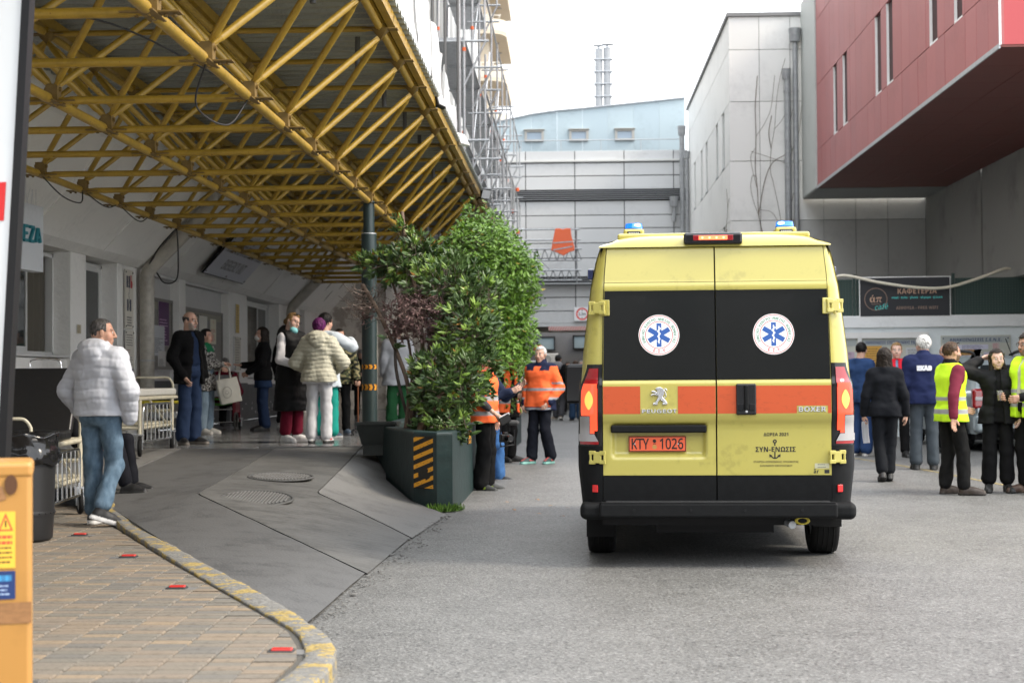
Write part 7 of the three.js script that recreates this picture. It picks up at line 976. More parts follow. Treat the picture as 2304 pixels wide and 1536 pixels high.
const cream = person({ label: 'purple haired person in cream quilted jacket and white trousers seen from behind', pos: [-3.42, floorY, -21.3], turn: Math.PI - 0.05, H: 1.68, fem: true, girth: 1.1, skin: SK.light, headTurn: { yaw: 0.1, pitch: 0.12 }, hair: { style: 'full', color: HC.purple }, hands: { L: null, R: null }, pose: { elL: [0.34, 1.14, 0.02], wrL: [0.18, 1.02, 0.24], elR: [-0.34, 1.14, 0.02], wrR: [-0.18, 1.02, 0.24] },
  trousers: { color: [0.53, 0.53, 0.55], loose: 0.03, fold: 0.012, end: 0.94 }, shoes: { style: 'sneaker', up: [0.6, 0.6, 0.6], sole: [0.03, 0.03, 0.03], acc: [0.4, 0.04, 0.06] }, tops: [{ name: 'shirt_tail', color: [0.55, 0.55, 0.57], t: 0.02, hem: 0.84, sleeve: 0 }, { name: 'jacket', cell: 0.0105, color: [0.5, 0.48, 0.38], rough: 0.5, t: 0.045, ts: 0.05, cuff: 0.035, hem: 0.875, quilt: 0.058, puff: 0.0085, hood: true, collar: 0.05, hemWave: 0.05 }] });
const tealMan = person({ label: 'tall black haired man in pale blue coat and teal trousers with one elbow raised', pos: [-3.6, floorY, -23.0], turn: Math.PI - 0.35, H: 1.82, skin: SK.light, hair: { style: 'full', color: HC.black }, headTurn: { yaw: -0.3, pitch: 0.05 }, pose: { elR: [-0.38, 1.28, 0.1], wrR: [-0.24, 1.36, 0.3] }, trousers: { color: [0.012, 0.25, 0.2], loose: 0.05 }, shoes: { style: 'sneaker', up: [0.03, 0.05, 0.08], sole: [0.3, 0.3, 0.3] }, tops: [{ name: 'coat', color: [0.5, 0.55, 0.59], t: 0.022, ts: 0.03, cuff: 0.045, hem: 0.72, fold: 0.012 }] });
const camo = person({ label: 'person in camouflage jacket and black trousers leaning on a quad cane behind the cream jacket', pos: [-3.58, floorY, -24.3], turn: 0.3, H: 1.64, skin: SK.tan, hair: { style: 'short', color: HC.dark }, pose: { elL: [0.26, 1.12, 0.02], wrL: [0.26, 0.93, 0.16] }, hands: { L: { curl: 1.1, palm: [0, -1, 0] } }, trousers: { color: BLK }, shoes: { style: 'sneaker', up: [0.08, 0.11, 0.15], sole: [0.2, 0.2, 0.22] }, tops: [{ name: 'jacket', t: 0.03, hem: 0.84, paint: (x, y, z) => { const n = noise3.noise(x * 16, y * 24, z * 16); return n > 0.18 ? [0.2, 0.17, 0.09] : n > -0.08 ? [0.05, 0.06, 0.028] : [0.012, 0.012, 0.011]; } }] });
person({ label: 'grey haired old woman in black looking down at a face mask in her hands', pos: [-4.6, floorY, -34.4], turn: 0.25, H: 1.5, fem: true, girth: 1.12, skin: SK.light, headTurn: { pitch: 0.5 }, hair: { style: 'bob', color: HC.grey }, pose: { elL: [0.24, 1.13, 0.04], wrL: [0.06, 1.13, 0.25], elR: [-0.24, 1.13, 0.04], wrR: [-0.06, 1.13, 0.25] }, trousers: { color: BLK }, shoes: black, tops: [{ name: 'coat', color: [0.01, 0.01, 0.011], t: 0.032, hem: 0.72, collar: 0.04 }] });
person({ label: 'person in white coat and green trousers standing behind the green column', pos: [-3.22, floorY, -29.2], turn: Math.PI + 0.2, H: 1.86, girth: 1.08, skin: SK.light, hair: { style: 'short', color: HC.dark }, trousers: { color: [0.03, 0.13, 0.05], loose: 0.05, fold: 0.012 }, shoes: black, tops: [{ name: 'coat', color: [0.54, 0.55, 0.57], t: 0.04, hem: 0.7, flare: 0.03, fold: 0.01 }] });
const sitter = person({ label: 'person in dark trousers sitting on the stretcher edge behind the walking man', pos: [-4.9, 0.3, -15.75], turn: 1.45, H: 1.72, drop: 0.4, skin: SK.tan, hair: { style: 'short', color: HC.dark }, pose: { kneeL: [0.1, 0.53, 0.4], ankL: [0.1, 0.09, 0.46], toeL: [0.1, 0.09, 0.6], kneeR: [-0.12, 0.53, 0.38], ankR: [-0.14, 0.09, 0.5], toeR: [-0.16, 0.09, 0.64] }, trousers: { color: [0.012, 0.013, 0.02], loose: 0.02 }, shoes: { style: 'sneaker', up: BLK, sole: [0.03, 0.03, 0.03] }, tops: [{ name: 'jacket', color: [0.015, 0.016, 0.02], t: 0.025, hem: 0.9 }] });
const chairUser = person({ label: 'person in maroon jumper sitting in the wheelchair with back to the street', pos: [-6.08, floorY, -27.5], turn: Math.PI, H: 1.64, drop: 0.42, fem: true, skin: SK.light, hair: { style: 'short', color: HC.grey }, pose: { kneeL: [0.12, 0.54, 0.42], ankL: [0.12, 0.14, 0.34], toeL: [0.13, 0.13, 0.48], kneeR: [-0.12, 0.54, 0.42], ankR: [-0.12, 0.14, 0.34], toeR: [-0.13, 0.13, 0.48], elL: [0.27, 1.12, 0.05], elR: [-0.27, 1.12, 0.05], wrL: [0.22, 1.08, 0.28], wrR: [-0.22, 1.08, 0.28] }, trousers: { color: BLK }, shoes: black, tops: [{ name: 'jumper', color: [0.12, 0.008, 0.02], t: 0.025, hem: 0.92 }] });
// by the planter
const hiVis = (J, x, y, z, bands, base) => { for (const [a, c] of bands) if (y > a && y < c) return REF; return base; };
const rescuer = person({ label: 'silver haired man in orange and navy hi-vis jacket with one hand in his pocket', pos: [-0.47, roadY(24.1), -24.1], turn: -0.5, H: 1.78, girth: 1.08, skin: SK.light, brow: [0.12, 0.1, 0.09], headTurn: { yaw: 0.1 }, hair: { style: 'short', color: HC.white }, lean: -0.05, pose: { elL: [0.29, 1.14, -0.07], wrL: [0.2, 0.92, 0.1], kneeL: [0.1, 0.5, 0.04], ankR: [-0.12, 0.09, 0.06], kneeR: [-0.1, 0.5, 0.06], toeR: [-0.16, 0.09, 0.2], ankL: [0.12, 0.09, -0.1] }, hands: { L: { curl: 0.5, palm: [-1, 0, 0] } },
  trousers: { color: [0.012, 0.014, 0.024], loose: 0.035, fold: 0.011 }, shoes: { style: 'sneaker', up: [0.012, 0.03, 0.032], sole: [0.2, 0.42, 0.37], acc: [0.3, 0.05, 0.05] },
  tops: [{ name: 'jacket', t: 0.034, ts: 0.034, hem: 0.8, collar: 0.07, fold: 0.011, paint: (x, y, z, J) => { const ax = Math.abs(x); if (y > J.neck[1] - 0.015 || (y > J.shL[1] - 0.02 && ax > 0.05 && ax < 0.2)) return [0.012, 0.017, 0.045]; if (ax > 0.22 && y < 1.0) return y > 0.96 ? REF : [0.012, 0.017, 0.045]; if (y < 0.86) return y < 0.84 && y > 0.815 ? REF : [0.012, 0.017, 0.045]; if ((y > 1.09 && y < 1.135) || (ax > 0.2 && y > 1.19 && y < 1.225)) return REF; return HV; } }] });
const cameraman = person({ label: 'man in orange hi-vis vest and black trousers carrying a camera rig by the planter', pos: [-1.08, 0, -19.75], turn: 1.3, H: 1.77, girth: 1.05, skin: SK.light, hair: { style: 'short', color: HC.dark }, pose: { elR: [-0.25, 1.13, 0.02], wrR: [-0.2, 0.95, 0.22], toeR: [-0.14, 0.09, 0.14] }, hands: { R: { curl: 1.1, palm: [1, 0, 0.2] } }, trousers: { color: BLK, loose: 0.05, fold: 0.011 }, shoes: { style: 'boot', up: [0.03, 0.032, 0.03], sole: [0.1, 0.1, 0.09], acc: [0.3, 0.4, 0.03] },
  tops: [{ name: 'shirt', color: [0.045, 0.045, 0.05], t: 0.012, hem: 0.9, sleeve: 0.75 }, { name: 'vest', t: 0.032, hem: 0.86, sleeve: 0, armhole: 0.175, paint: (x, y, z, J) => hiVis(J, x, y, z, [[0.95, 1.0], [1.13, 1.18]], HV) }] });
const talker = person({ label: 'person in jeans and navy jumper gesturing with both hands behind the shrub', pos: [-1.12, 0, -21.2], turn: 1.25, H: 1.76, skin: SK.light, hair: { style: 'short', color: HC.dark }, pose: { elR: [-0.24, 1.15, 0.14], wrR: [-0.16, 1.24, 0.38], elL: [0.24, 1.16, 0.16], wrL: [0.14, 1.3, 0.4], kneeL: [0.1, 0.5, 0.1], ankL: [0.11, 0.09, 0.1], toeL: [0.13, 0.09, 0.24] }, hands: { R: { curl: 0.4, palm: [0.8, 0.4, 0] }, L: { curl: 0.35, palm: [-0.8, 0.5, 0] } }, trousers: { paint: denim([0.02, 0.06, 0.16], [0.06, 0.16, 0.36], 0.5), loose: 0.04, fold: 0.012 }, shoes: { style: 'boot', up: BLK, sole: [0.02, 0.02, 0.02] }, tops: [{ name: 'jumper', color: [0.014, 0.02, 0.045], t: 0.02, hem: 0.88 }] });
person({ label: 'woman in black with open orange hi-vis vest holding a small microphone recorder', pos: [-1.0, roadY(24.6), -24.6], turn: 0.9, H: 1.68, fem: true, skin: SK.light, hair: { style: 'long', color: HC.brown }, pose: { elR: [-0.22, 1.12, 0.06], wrR: [-0.12, 1.08, 0.3], toeL: [0.2, 0.09, 0.08] }, trousers: { color: BLK, loose: 0.04 }, shoes: black, tops: [{ name: 'jumper', color: BLK, t: 0.016, hem: 0.72 }, { name: 'vest', t: 0.034, hem: 0.8, sleeve: 0, armhole: 0.17, open: 0.09, paint: (x, y, z, J) => hiVis(J, x, y, z, [[0.95, 1.0], [1.12, 1.17]], HV) }] });
// walking off towards the passage
person({ label: 'man in black jacket with grey hood and black cap walking off down the street', pos: [-0.36, roadY(44.5), -44.5], turn: Math.PI - 0.2, H: 1.82, cell: 0.017, cap: BLK, pose: { kneeL: [0.1, 0.5, 0.1], ankL: [0.1, 0.09, 0.12], ankR: [-0.1, 0.12, -0.18], toeR: [-0.1, 0.08, -0.05] }, hair: { style: 'short', color: HC.dark }, trousers: { color: [0.06, 0.06, 0.065], loose: 0.03 }, shoes: { style: 'sneaker', up: [0.2, 0.16, 0.12], sole: [0.5, 0.48, 0.44] }, tops: [{ name: 'hoodie', color: [0.2, 0.2, 0.21], t: 0.02, hem: 1.2, sleeve: 0, armhole: 0.15, hood: true }, { name: 'jacket', color: BLK, t: 0.035, hem: 0.82 }] });
person({ label: 'woman in black coat and blue jeans walking off beside the ambulance mirror', pos: [0.13, roadY(44.2), -44.2], turn: Math.PI + 0.1, H: 1.66, cell: 0.017, fem: true, hair: { style: 'bob', color: HC.brown }, trousers: { color: [0.02, 0.045, 0.09], loose: 0.05 }, shoes: black, tops: [{ name: 'coat', color: BLK, t: 0.035, hem: 0.74 }] });
person({ label: 'fair haired woman coming towards the street in front of the passage', pos: [-0.1, 0.24, -51], turn: 0.1, H: 1.68, cell: 0.02, fem: true, hair: { style: 'bob', color: HC.brown }, trousers: { color: BLK }, shoes: black, tops: [{ name: 'coat', color: [0.03, 0.025, 0.025], t: 0.03, hem: 0.7 }] });
person({ label: 'grey haired man in dark coat standing in the passage', pos: [0.35, 0.24, -53.5], turn: 0.4, H: 1.75, cell: 0.02, hair: { style: 'short', color: HC.grey }, trousers: { color: BLK }, shoes: black, tops: [{ name: 'coat', color: [0.02, 0.02, 0.025], t: 0.03, hem: 0.7 }] });
// people in the yard
person({ label: 'man in blue scrubs with bare arms half hidden by the ambulance', pos: [4.72, roadY(25.9), -25.9], turn: 2.3, H: 1.84, girth: 1.04, skin: SK.light, headTurn: { yaw: 0.6 }, mask: { color: [0.6, 0.6, 0.6] }, hair: { style: 'short', color: HC.black }, trousers: { color: [0.02, 0.045, 0.12], loose: 0.05 }, shoes: { style: 'sneaker', up: [0.4, 0.39, 0.38], sole: [0.5, 0.48, 0.46] }, tops: [{ name: 'scrub_top', color: [0.022, 0.05, 0.13], t: 0.022, hem: 0.82, sleeve: 0.42 }] });
const suit = person({ label: 'woman with black bob in dark trouser suit walking away holding papers', pos: [4.06, roadY(20.6), -20.6], turn: Math.PI - 0.12, H: 1.72, fem: true, girth: 1.03, skin: SK.light, hair: { style: 'bob', color: HC.dark }, pose: { kneeL: [0.08, 0.5, 0.03], ankL: [0.05, 0.12, -0.08], toeL: [0.06, 0.07, 0.04], kneeR: [-0.07, 0.5, 0.05], ankR: [-0.05, 0.11, 0.03], toeR: [-0.05, 0.08, 0.16], elL: [0.25, 1.13, -0.03], wrL: [0.27, 0.89, 0.03], elR: [-0.25, 1.13, -0.03], wrR: [-0.27, 0.89, 0.03] }, hands: { L: { curl: 0.8 }, R: { curl: 0.5 } }, trousers: { color: [0.012, 0.014, 0.019], loose: 0.022, end: 0.88 }, shoes: black, tops: [{ name: 'suit_jacket', color: [0.013, 0.015, 0.021], t: 0.02, hem: 0.86, flare: 0.01 }] });
person({ label: 'fair man with red vest over blue shirt facing the camera behind the suited woman', pos: [5.2, roadY(25.4), -25.4], turn: -0.15, H: 1.82, girth: 1.05, skin: SK.pale, brow: [0.1, 0.07, 0.04], hair: { style: 'short', color: HC.blond }, trousers: { color: BLK }, shoes: black, tops: [{ name: 'shirt', color: [0.15, 0.22, 0.33], t: 0.012, hem: 0.9 }, { name: 'vest', color: [0.5, 0.015, 0.03], t: 0.03, hem: 0.85, sleeve: 0, armhole: 0.18, open: 0.05 }] });
const ekab = person({ label: 'white haired man in navy jacket with lettering across the back', pos: [4.98, roadY(22.5), -22.5], turn: Math.PI - 0.15, H: 1.88, girth: 1.13, skin: SK.pale, headTurn: { yaw: 0.55 }, hair: { style: 'full', color: HC.white }, glasses: true, pose: { wrL: [0.2, 1.0, 0.2], wrR: [-0.2, 1.0, 0.2] }, trousers: { color: [0.045, 0.055, 0.065], loose: 0.03 }, shoes: black, tops: [{ name: 'jacket', color: [0.012, 0.018, 0.06], t: 0.034, hem: 0.86, collar: 0.045, fold: 0.009 }] });
{ const t = canvasTex(256, 72, (g, w, h) => { g.fillStyle = '#000'; g.fillRect(0, 0, w, h); g.strokeStyle = '#fff'; g.lineWidth = 5; g.font = 'bold 66px sans-serif'; g.textAlign = 'center'; g.lineWidth = 9; g.strokeText('ΕΚΑΒ', w / 2, 60, 240); }); t.colorSpace = THREE.NoColorSpace;
  mesh('lettering', grid(20, 4, (u, v) => { const x = lerp(0.15, -0.15, u); return [x, 1.29 + v * 0.085, -0.188 + 0.5 * x * x + 0.004 * (1 - v)]; }), mat([0.75, 0.76, 0.8], 0.6, { alphaMap: t, transparent: true, side: THREE.DoubleSide }), ekab.G); }
person({ label: 'man with moustache in black looking over the shoulder of the navy jacket', pos: [6.25, roadY(26.6), -26.6], turn: -0.5, H: 1.8, skin: SK.tan, beard: [0.02, 0.018, 0.016], headTurn: { pitch: 0.1 }, hair: { style: 'ring', color: HC.dark }, trousers: { color: BLK }, shoes: black, tops: [{ name: 'jacket', color: BLK, t: 0.028, hem: 0.85 }] });
const vestMan = person({ label: 'bearded man in yellow hi-vis vest over maroon jumper with one palm held open', pos: [4.48, roadY(18.8), -18.8], turn: 1.85, H: 1.79, girth: 1.0, skin: SK.tan, beard: [0.03, 0.02, 0.014], headTurn: { yaw: 0.1 }, hair: { style: 'short', color: HC.brown }, sunglasses: true, pose: { elR: [-0.27, 1.14, -0.12], wrR: [-0.3, 0.9, -0.14], elL: [0.25, 1.13, 0.02], wrL: [0.16, 1.0, 0.24], ankR: [-0.13, 0.09, 0.08], kneeR: [-0.11, 0.5, 0.08], toeR: [-0.2, 0.09, 0.2] }, hands: { R: { curl: 0.15, palm: [-1, 0, 0.4] } }, trousers: { color: [0.011, 0.011, 0.011], loose: 0.025, fold: 0.011 }, shoes: { style: 'boot', up: [0.03, 0.02, 0.015], sole: [0.015, 0.012, 0.01] },
  tops: [{ name: 'jumper', color: [0.14, 0.018, 0.035], t: 0.018, hem: 0.9 }, { name: 'collar', color: BLK, t: 0.016, hem: 1.42, sleeve: 0, armhole: 0.1, collar: 0.045 }, { name: 'vest', t: 0.036, hem: 0.84, sleeve: 0, armhole: 0.18, paint: (x, y, z, J) => hiVis(J, x, y, z, [[0.93, 0.985], [1.08, 1.13]], HVY) }] });
const laugher = person({ label: 'laughing woman in black with headband and one hand behind her head', pos: [5.1, roadY(19.1), -19.1], turn: -0.12, H: 1.7, fem: true, girth: 1.04, skin: SK.pale, wide: 1.06, smile: true, headTurn: { roll: 0.08, yaw: 0.1 }, hair: { style: 'long', color: HC.dark }, pose: { elR: [-0.43, 1.5, 0.06], wrR: [-0.2, 1.62, -0.06], elL: [0.27, 1.12, -0.02], wrL: [0.24, 0.92, 0.12] }, hands: { R: { curl: 0.5, palm: [1, 0, 0] } }, trousers: { color: BLK, loose: 0.04, end: 0.8 }, shoes: { style: 'boot', up: [0.01, 0.01, 0.01], sole: [0.012, 0.012, 0.012] }, tops: [{ name: 'top', color: [0.009, 0.009, 0.009], t: 0.014, hem: 0.86, sleeve: 0 }, { name: 'jacket', color: [0.011, 0.011, 0.012], rough: 0.7, t: 0.03, hem: 0.84, open: 0.06, fold: 0.011 }] });
mesh('headband', new THREE.TorusGeometry(0.098, 0.018, 8, 24).scale(0.9, 0.5, 1.05).rotateX(1.25).translate(0, 0.055, 0.0).applyMatrix4(laugher.HM), mat([0.03, 0.03, 0.012], 0.9), laugher.G);
const cupMan = person({ label: 'man with glasses in yellow hi-vis vest holding a plastic cup at the picture edge', pos: [5.42, roadY(18.9), -18.9], turn: -1.1, H: 1.88, girth: 1.06, skin: SK.tan, beard: [0.03, 0.028, 0.026], hair: { style: 'full', color: HC.dark }, glasses: true, pose: { elR: [-0.26, 1.12, 0.02], wrR: [-0.12, 1.08, 0.26], elL: [0.26, 1.12, 0.0], wrL: [0.16, 1.06, 0.26] }, hands: { R: { curl: 0.9, palm: [1, 0, 0.2] }, L: { curl: 0.9, palm: [-1, 0, 0] } }, trousers: { color: BLK }, shoes: { style: 'shoe', up: [0.04, 0.02, 0.012], sole: [0.02, 0.015, 0.01] }, tops: [{ name: 'jumper', color: [0.012, 0.012, 0.013], t: 0.016, hem: 0.9 }, { name: 'shirt', color: [0.5, 0.48, 0.42], t: 0.02, hem: 1.0, sleeve: 0, armhole: 0.06 }, { name: 'vest', t: 0.034, hem: 0.84, sleeve: 0, armhole: 0.18, open: 0.045, paint: (x, y, z, J) => hiVis(J, x, y, z, [[0.95, 1.0], [1.1, 1.15]], HVY) }] });
// ---------------------------------------------------------------- hospital equipment on the pavement
const vinyl = mat([0.012, 0.012, 0.013], 0.38, { bumpMap: bumpMid, bumpScale: 0.004, tile: 0.4 });
function caster(parent, x, z, r = 0.1, turn = 0) { const c = new THREE.Group(); c.name = 'caster'; c.position.set(x, 0, z); c.rotation.y = turn; parent.add(c); mesh('tyre', new THREE.TorusGeometry(r - 0.022, 0.024, 8, 26).rotateY(Math.PI / 2).translate(0, r, 0), M.rubber, c); mesh('hub', [new THREE.CylinderGeometry(r * 0.6, r * 0.6, 0.028, 18).rotateZ(Math.PI / 2).translate(0, r, 0)], M.steel, c); mesh('fork', [bar(-0.036, -0.026, r - 0.02, r * 2 + 0.05, -0.03, 0.03), bar(0.026, 0.036, r - 0.02, r * 2 + 0.05, -0.03, 0.03), bar(-0.05, 0.05, r * 2 + 0.04, r * 2 + 0.055, -0.06, 0.06), cyl(0.022, 0.022, 0.06, 0, r * 2 + 0.05, 0, 10)], M.steel, c); }
function stretcher(label, pos, turn, o = {}) {               // long axis along z, 0.66 wide, near end at +z
  const t = thing('hospital_stretcher', label, 'stretcher', pos, turn, 'hospital stretchers'), L = 1.95, w = 0.31, top = o.top ?? 0.72, fm = M.cream;
  for (const x of [-w, w]) for (const z of [-L / 2 + 0.22, L / 2 - 0.22]) { caster(t, x, z, 0.105, o.cast ?? 0.25); mesh('leg', rod([x, 0.27, z], [x, top - 0.06, z], 0.024, 10), fm, t); }
  mesh('base_frame', [rod([-w, 0.34, -L / 2 + 0.22], [-w, 0.34, L / 2 - 0.22], 0.024), rod([w, 0.34, -L / 2 + 0.22], [w, 0.34, L / 2 - 0.22], 0.024), rod([-w, 0.34, -L / 2 + 0.22], [w, 0.34, -L / 2 + 0.22], 0.02), rod([-w, 0.34, L / 2 - 0.22], [w, 0.34, L / 2 - 0.22], 0.02)], fm, t);
  mesh('lower_tray', rbox(0.58, 0.03, L - 0.5, 0.01, 0, 0.375, 0), fm, t); mesh('cross_brace', [rod([-w, 0.36, -0.5], [-w, top - 0.08, 0.3], 0.013), rod([w, 0.36, -0.5], [w, top - 0.08, 0.3], 0.013), rod([-w, 0.52, -0.7], [w, 0.52, -0.7], 0.02), rod([-w, 0.52, 0.7], [w, 0.52, 0.7], 0.02)], fm, t);
  mesh('bed_frame', [rod([-w, top - 0.05, -L / 2], [-w, top - 0.05, L / 2], 0.024), rod([w, top - 0.05, -L / 2], [w, top - 0.05, L / 2], 0.024), rod([-w, top - 0.05, -L / 2], [w, top - 0.05, -L / 2], 0.024), rod([-w, top - 0.05, L / 2], [w, top - 0.05, L / 2], 0.024), bar(-w, w, top - 0.05, top - 0.035, -L / 2, L / 2)], fm, t);
  mesh('mattress', rbox(0.64, 0.09, o.back ? 1.3 : 1.92, 0.03, 0, top + 0.02, o.back ? 0.3 : 0, 3), o.pad ?? vinyl, t);
  if (o.back) { const g = rbox(0.64, 0.09, 0.72, 0.03, 0, 0, -0.36, 3).rotateX(o.back).translate(0, top + 0.03, -0.34); mesh('backrest', g, vinyl, t); mesh('back_handle', hose([[-0.16, 0.6, 0], [-0.14, 0.68, 0], [0.1, 0.68, 0], [0.14, 0.6, 0]], 0.011, 6).translate(0, top + 0.05, -0.34 - 0.72 * Math.cos(o.back)), M.chrome, t); }
  const hoop = (x, z0, z1, y1) => hose([[x, top - 0.1, z0], [x, y1 - 0.08, z0], [x, y1, z0 + 0.08 * Math.sign(z1 - z0)], [x, y1, (z0 + z1) / 2], [x, y1, z1 - 0.08 * Math.sign(z1 - z0)], [x, y1 - 0.08, z1], [x, top - 0.1, z1]], 0.014, 8, 60, 0.2);
  for (const x of o.rails ?? [w + 0.04]) { const dz = o.railDown ? -0.46 : 0; const R = new THREE.Group(); R.name = 'side_rail'; R.position.y = dz; t.add(R); mesh('hoop', [hoop(x, -0.55, 0.75, top + 0.34), rod([x, top - 0.1, -0.55], [x, top - 0.1, 0.75], 0.014)], M.chrome, R); for (let k = 1; k < 7; k++) mesh('baluster', rod([x, top - 0.1, -0.55 + k * 0.186], [x, top + 0.34, -0.55 + k * 0.186], 0.009, 7), M.chrome, R); }
  for (const z of [-L / 2 - 0.02, L / 2 + 0.02]) mesh('push_handle', hose([[-0.26, top - 0.08, z], [-0.26, top + 0.12, z], [-0.2, top + 0.2, z + 0.02], [0, top + 0.2, z + 0.02], [0.2, top + 0.2, z + 0.02], [0.26, top + 0.12, z], [0.26, top - 0.08, z]], 0.015, 8, 60, 0.3), fm, t);
  return t;
}
stretcher('near hospital stretcher with raised black backrest beside the black bin', [-4.98, 0.14, -14.3], 0.1, { back: 1.0, railDown: true, cast: 0.35, top: 0.76 });
stretcher('cream hospital stretcher with white sheet standing beyond the walking man', [-5.43, 0.52, -19.3], 0.0, { pad: mat([0.52, 0.51, 0.47], 0.7, { bumpMap: bumpMid, bumpScale: 0.01, tile: 0.5 }), railDown: true, cast: 0.2, top: 0.74 }).rotation.x = 0.0;
{ const t = thing('ambulance_gurney', 'low folding gurney with yellow side tubes behind the bearded man', 'gurney', [-6.05, 0.56, -23.4], 0.15), y = mat([0.6, 0.5, 0.04], 0.4); mesh('side_tube', [rod([-0.28, 0.55, -0.95], [-0.28, 0.55, 0.95], 0.022), rod([0.28, 0.55, -0.95], [0.28, 0.55, 0.95], 0.022), rod([-0.28, 0.55, 0.95], [0.28, 0.55, 0.95], 0.022)], y, t); mesh('mattress', rbox(0.52, 0.07, 1.85, 0.025, 0, 0.6, 0), vinyl, t); mesh('folding_frame', [rod([0.24, 0.1, 0.7], [0.24, 0.52, -0.1], 0.016), rod([0.24, 0.1, -0.7], [0.24, 0.52, 0.1], 0.016), rod([-0.24, 0.1, 0.7], [-0.24, 0.52, -0.1], 0.016), rod([-0.24, 0.1, -0.7], [-0.24, 0.52, 0.1], 0.016), rod([-0.24, 0.32, 0.3], [0.24, 0.32, 0.3], 0.014)], M.chrome, t); for (const x of [-0.24, 0.24]) for (const z of [-0.7, 0.7]) caster(t, x, z, 0.08, 0.3); mesh('tray', rbox(0.4, 0.1, 0.5, 0.02, 0.02, 0.36, 0.4), M.galv, t); }
// wheelchair, back towards the street
{
  const t = thing('wheelchair', 'wheelchair with grey back panel, green straps and red frame by the pier', 'wheelchair', [-6.1, 0.56, -27.3], 0.04), red = mat([0.16, 0.008, 0.02], 0.35), gr = mat([0.05, 0.2, 0.01], 0.6);
  for (const s of [-1, 1]) mesh('side_frame', [rod([s * 0.25, 0.16, 0.2], [s * 0.25, 1.0, 0.26], 0.02), rod([s * 0.25, 0.48, 0.24], [s * 0.25, 0.48, -0.32], 0.018), rod([s * 0.25, 0.48, -0.32], [s * 0.25, 0.12, -0.42], 0.018), bar(s * 0.26, s * 0.29, 0.3, 0.66, -0.16, 0.22)], red, t);
  mesh('cross_rod', [rod([-0.25, 0.35, 0.22], [0.25, 0.36, 0.22], 0.01), rod([-0.25, 0.13, 0.2], [0.25, 0.14, 0.2], 0.01)], M.chrome, t); mesh('push_handle', [rod([0.25, 0.98, 0.26], [0.25, 0.98, 0.4], 0.02), rod([-0.25, 0.98, 0.26], [-0.25, 0.98, 0.4], 0.02)], M.black, t);
  mesh('back_panel', grid(10, 6, (u, v) => [lerp(-0.24, 0.24, u), lerp(0.58, 0.95, v), 0.25 + 0.04 * Math.sin(u * Math.PI)]), mat([0.4, 0.42, 0.44], 0.7, { side: THREE.DoubleSide }), t);
  for (const y of [0.545, 0.455]) mesh('strap', grid(10, 2, (u, v) => [lerp(-0.24, 0.24, u), y + v * 0.035 - 0.03 * Math.sin(u * Math.PI), 0.255 + 0.02 * Math.sin(u * Math.PI)]), gr, t); mesh('seat', rbox(0.48, 0.04, 0.46, 0.015, 0, 0.45, -0.04), vinyl, t); mesh('brake_lever', [rod([0.27, 0.62, 0.22], [0.34, 0.7, 0.24], 0.012), rod([0.3, 0.2, -0.05], [0.36, 0.17, 0.1], 0.012)], M.chrome, t);
  for (const x of [-0.28, 0.28]) { const w = new THREE.Group(); w.name = 'wheel'; w.position.set(x, 0.16, 0.16); t.add(w); mesh('tyre', new THREE.TorusGeometry(0.142, 0.018, 8, 30).rotateY(Math.PI / 2), mat([0.1, 0.1, 0.095], 0.8), w); mesh('rim', [new THREE.TorusGeometry(0.118, 0.008, 6, 26).rotateY(Math.PI / 2), ...[...Array(6)].map((_, k) => rod([0, 0, 0], [0, 0.118 * Math.cos(k * 1.047), 0.118 * Math.sin(k * 1.047)], 0.005, 5))], M.black, w); mesh('hub', new THREE.CylinderGeometry(0.022, 0.022, 0.05, 10).rotateZ(Math.PI / 2), M.chrome, w); } for (const x of [-0.25, 0.25]) caster(t, x, -0.42, 0.07); mesh('footrest', [bar(-0.2, -0.04, 0.1, 0.115, -0.62, -0.46), bar(0.04, 0.2, 0.1, 0.115, -0.62, -0.46)], M.black, t);
}
// black waste bin with liner
{
  const t = thing('waste_bin', 'black plastic waste bin with glossy liner folded over its rim', 'bin', [-4.43, 0.14, -12.62]);
  mesh('barrel', new THREE.LatheGeometry([[0, 0], [0.2, 0], [0.225, 0.02], [0.235, 0.2], [0.243, 0.205], [0.243, 0.24], [0.237, 0.245], [0.25, 0.78], [0.262, 0.8], [0.262, 0.83], [0.235, 0.83], [0.225, 0.3]].map(([a, b]) => new THREE.Vector2(a, b)), 36), mat([0.014, 0.014, 0.015], 0.45), t);
  mesh('liner', [grid(72, 16, (u, v) => { const a = u * Math.PI * 2, n = noise3.noise(Math.cos(a) * 3, v * 4, Math.sin(a) * 3) * 0.022 + noise3.noise(Math.cos(a) * 9, v * 9, Math.sin(a) * 9) * 0.012, r = (v < 0.75 ? 0.272 + 0.012 * Math.sin(v * 9) : lerp(0.272, 0.2, (v - 0.75) * 4)) + n; return [Math.cos(a) * r, 0.62 + 0.24 * Math.min(v / 0.75, 1) + (v > 0.75 ? -0.06 * (v - 0.75) * 4 : 0) + 0.04 * noise3.noise(a * 2, v, 2), Math.sin(a) * r]; })], mat([0.01, 0.01, 0.011], 0.16, { side: THREE.DoubleSide }), t);
  for (let k = 0; k < 26; k++) mesh('vent_hole', ell(Math.cos(k * 0.2417) * 0.2425, 0.225, Math.sin(k * 0.2417) * 0.2425, 0.007, 0.007, 0.007, 6), M.black, t);
}
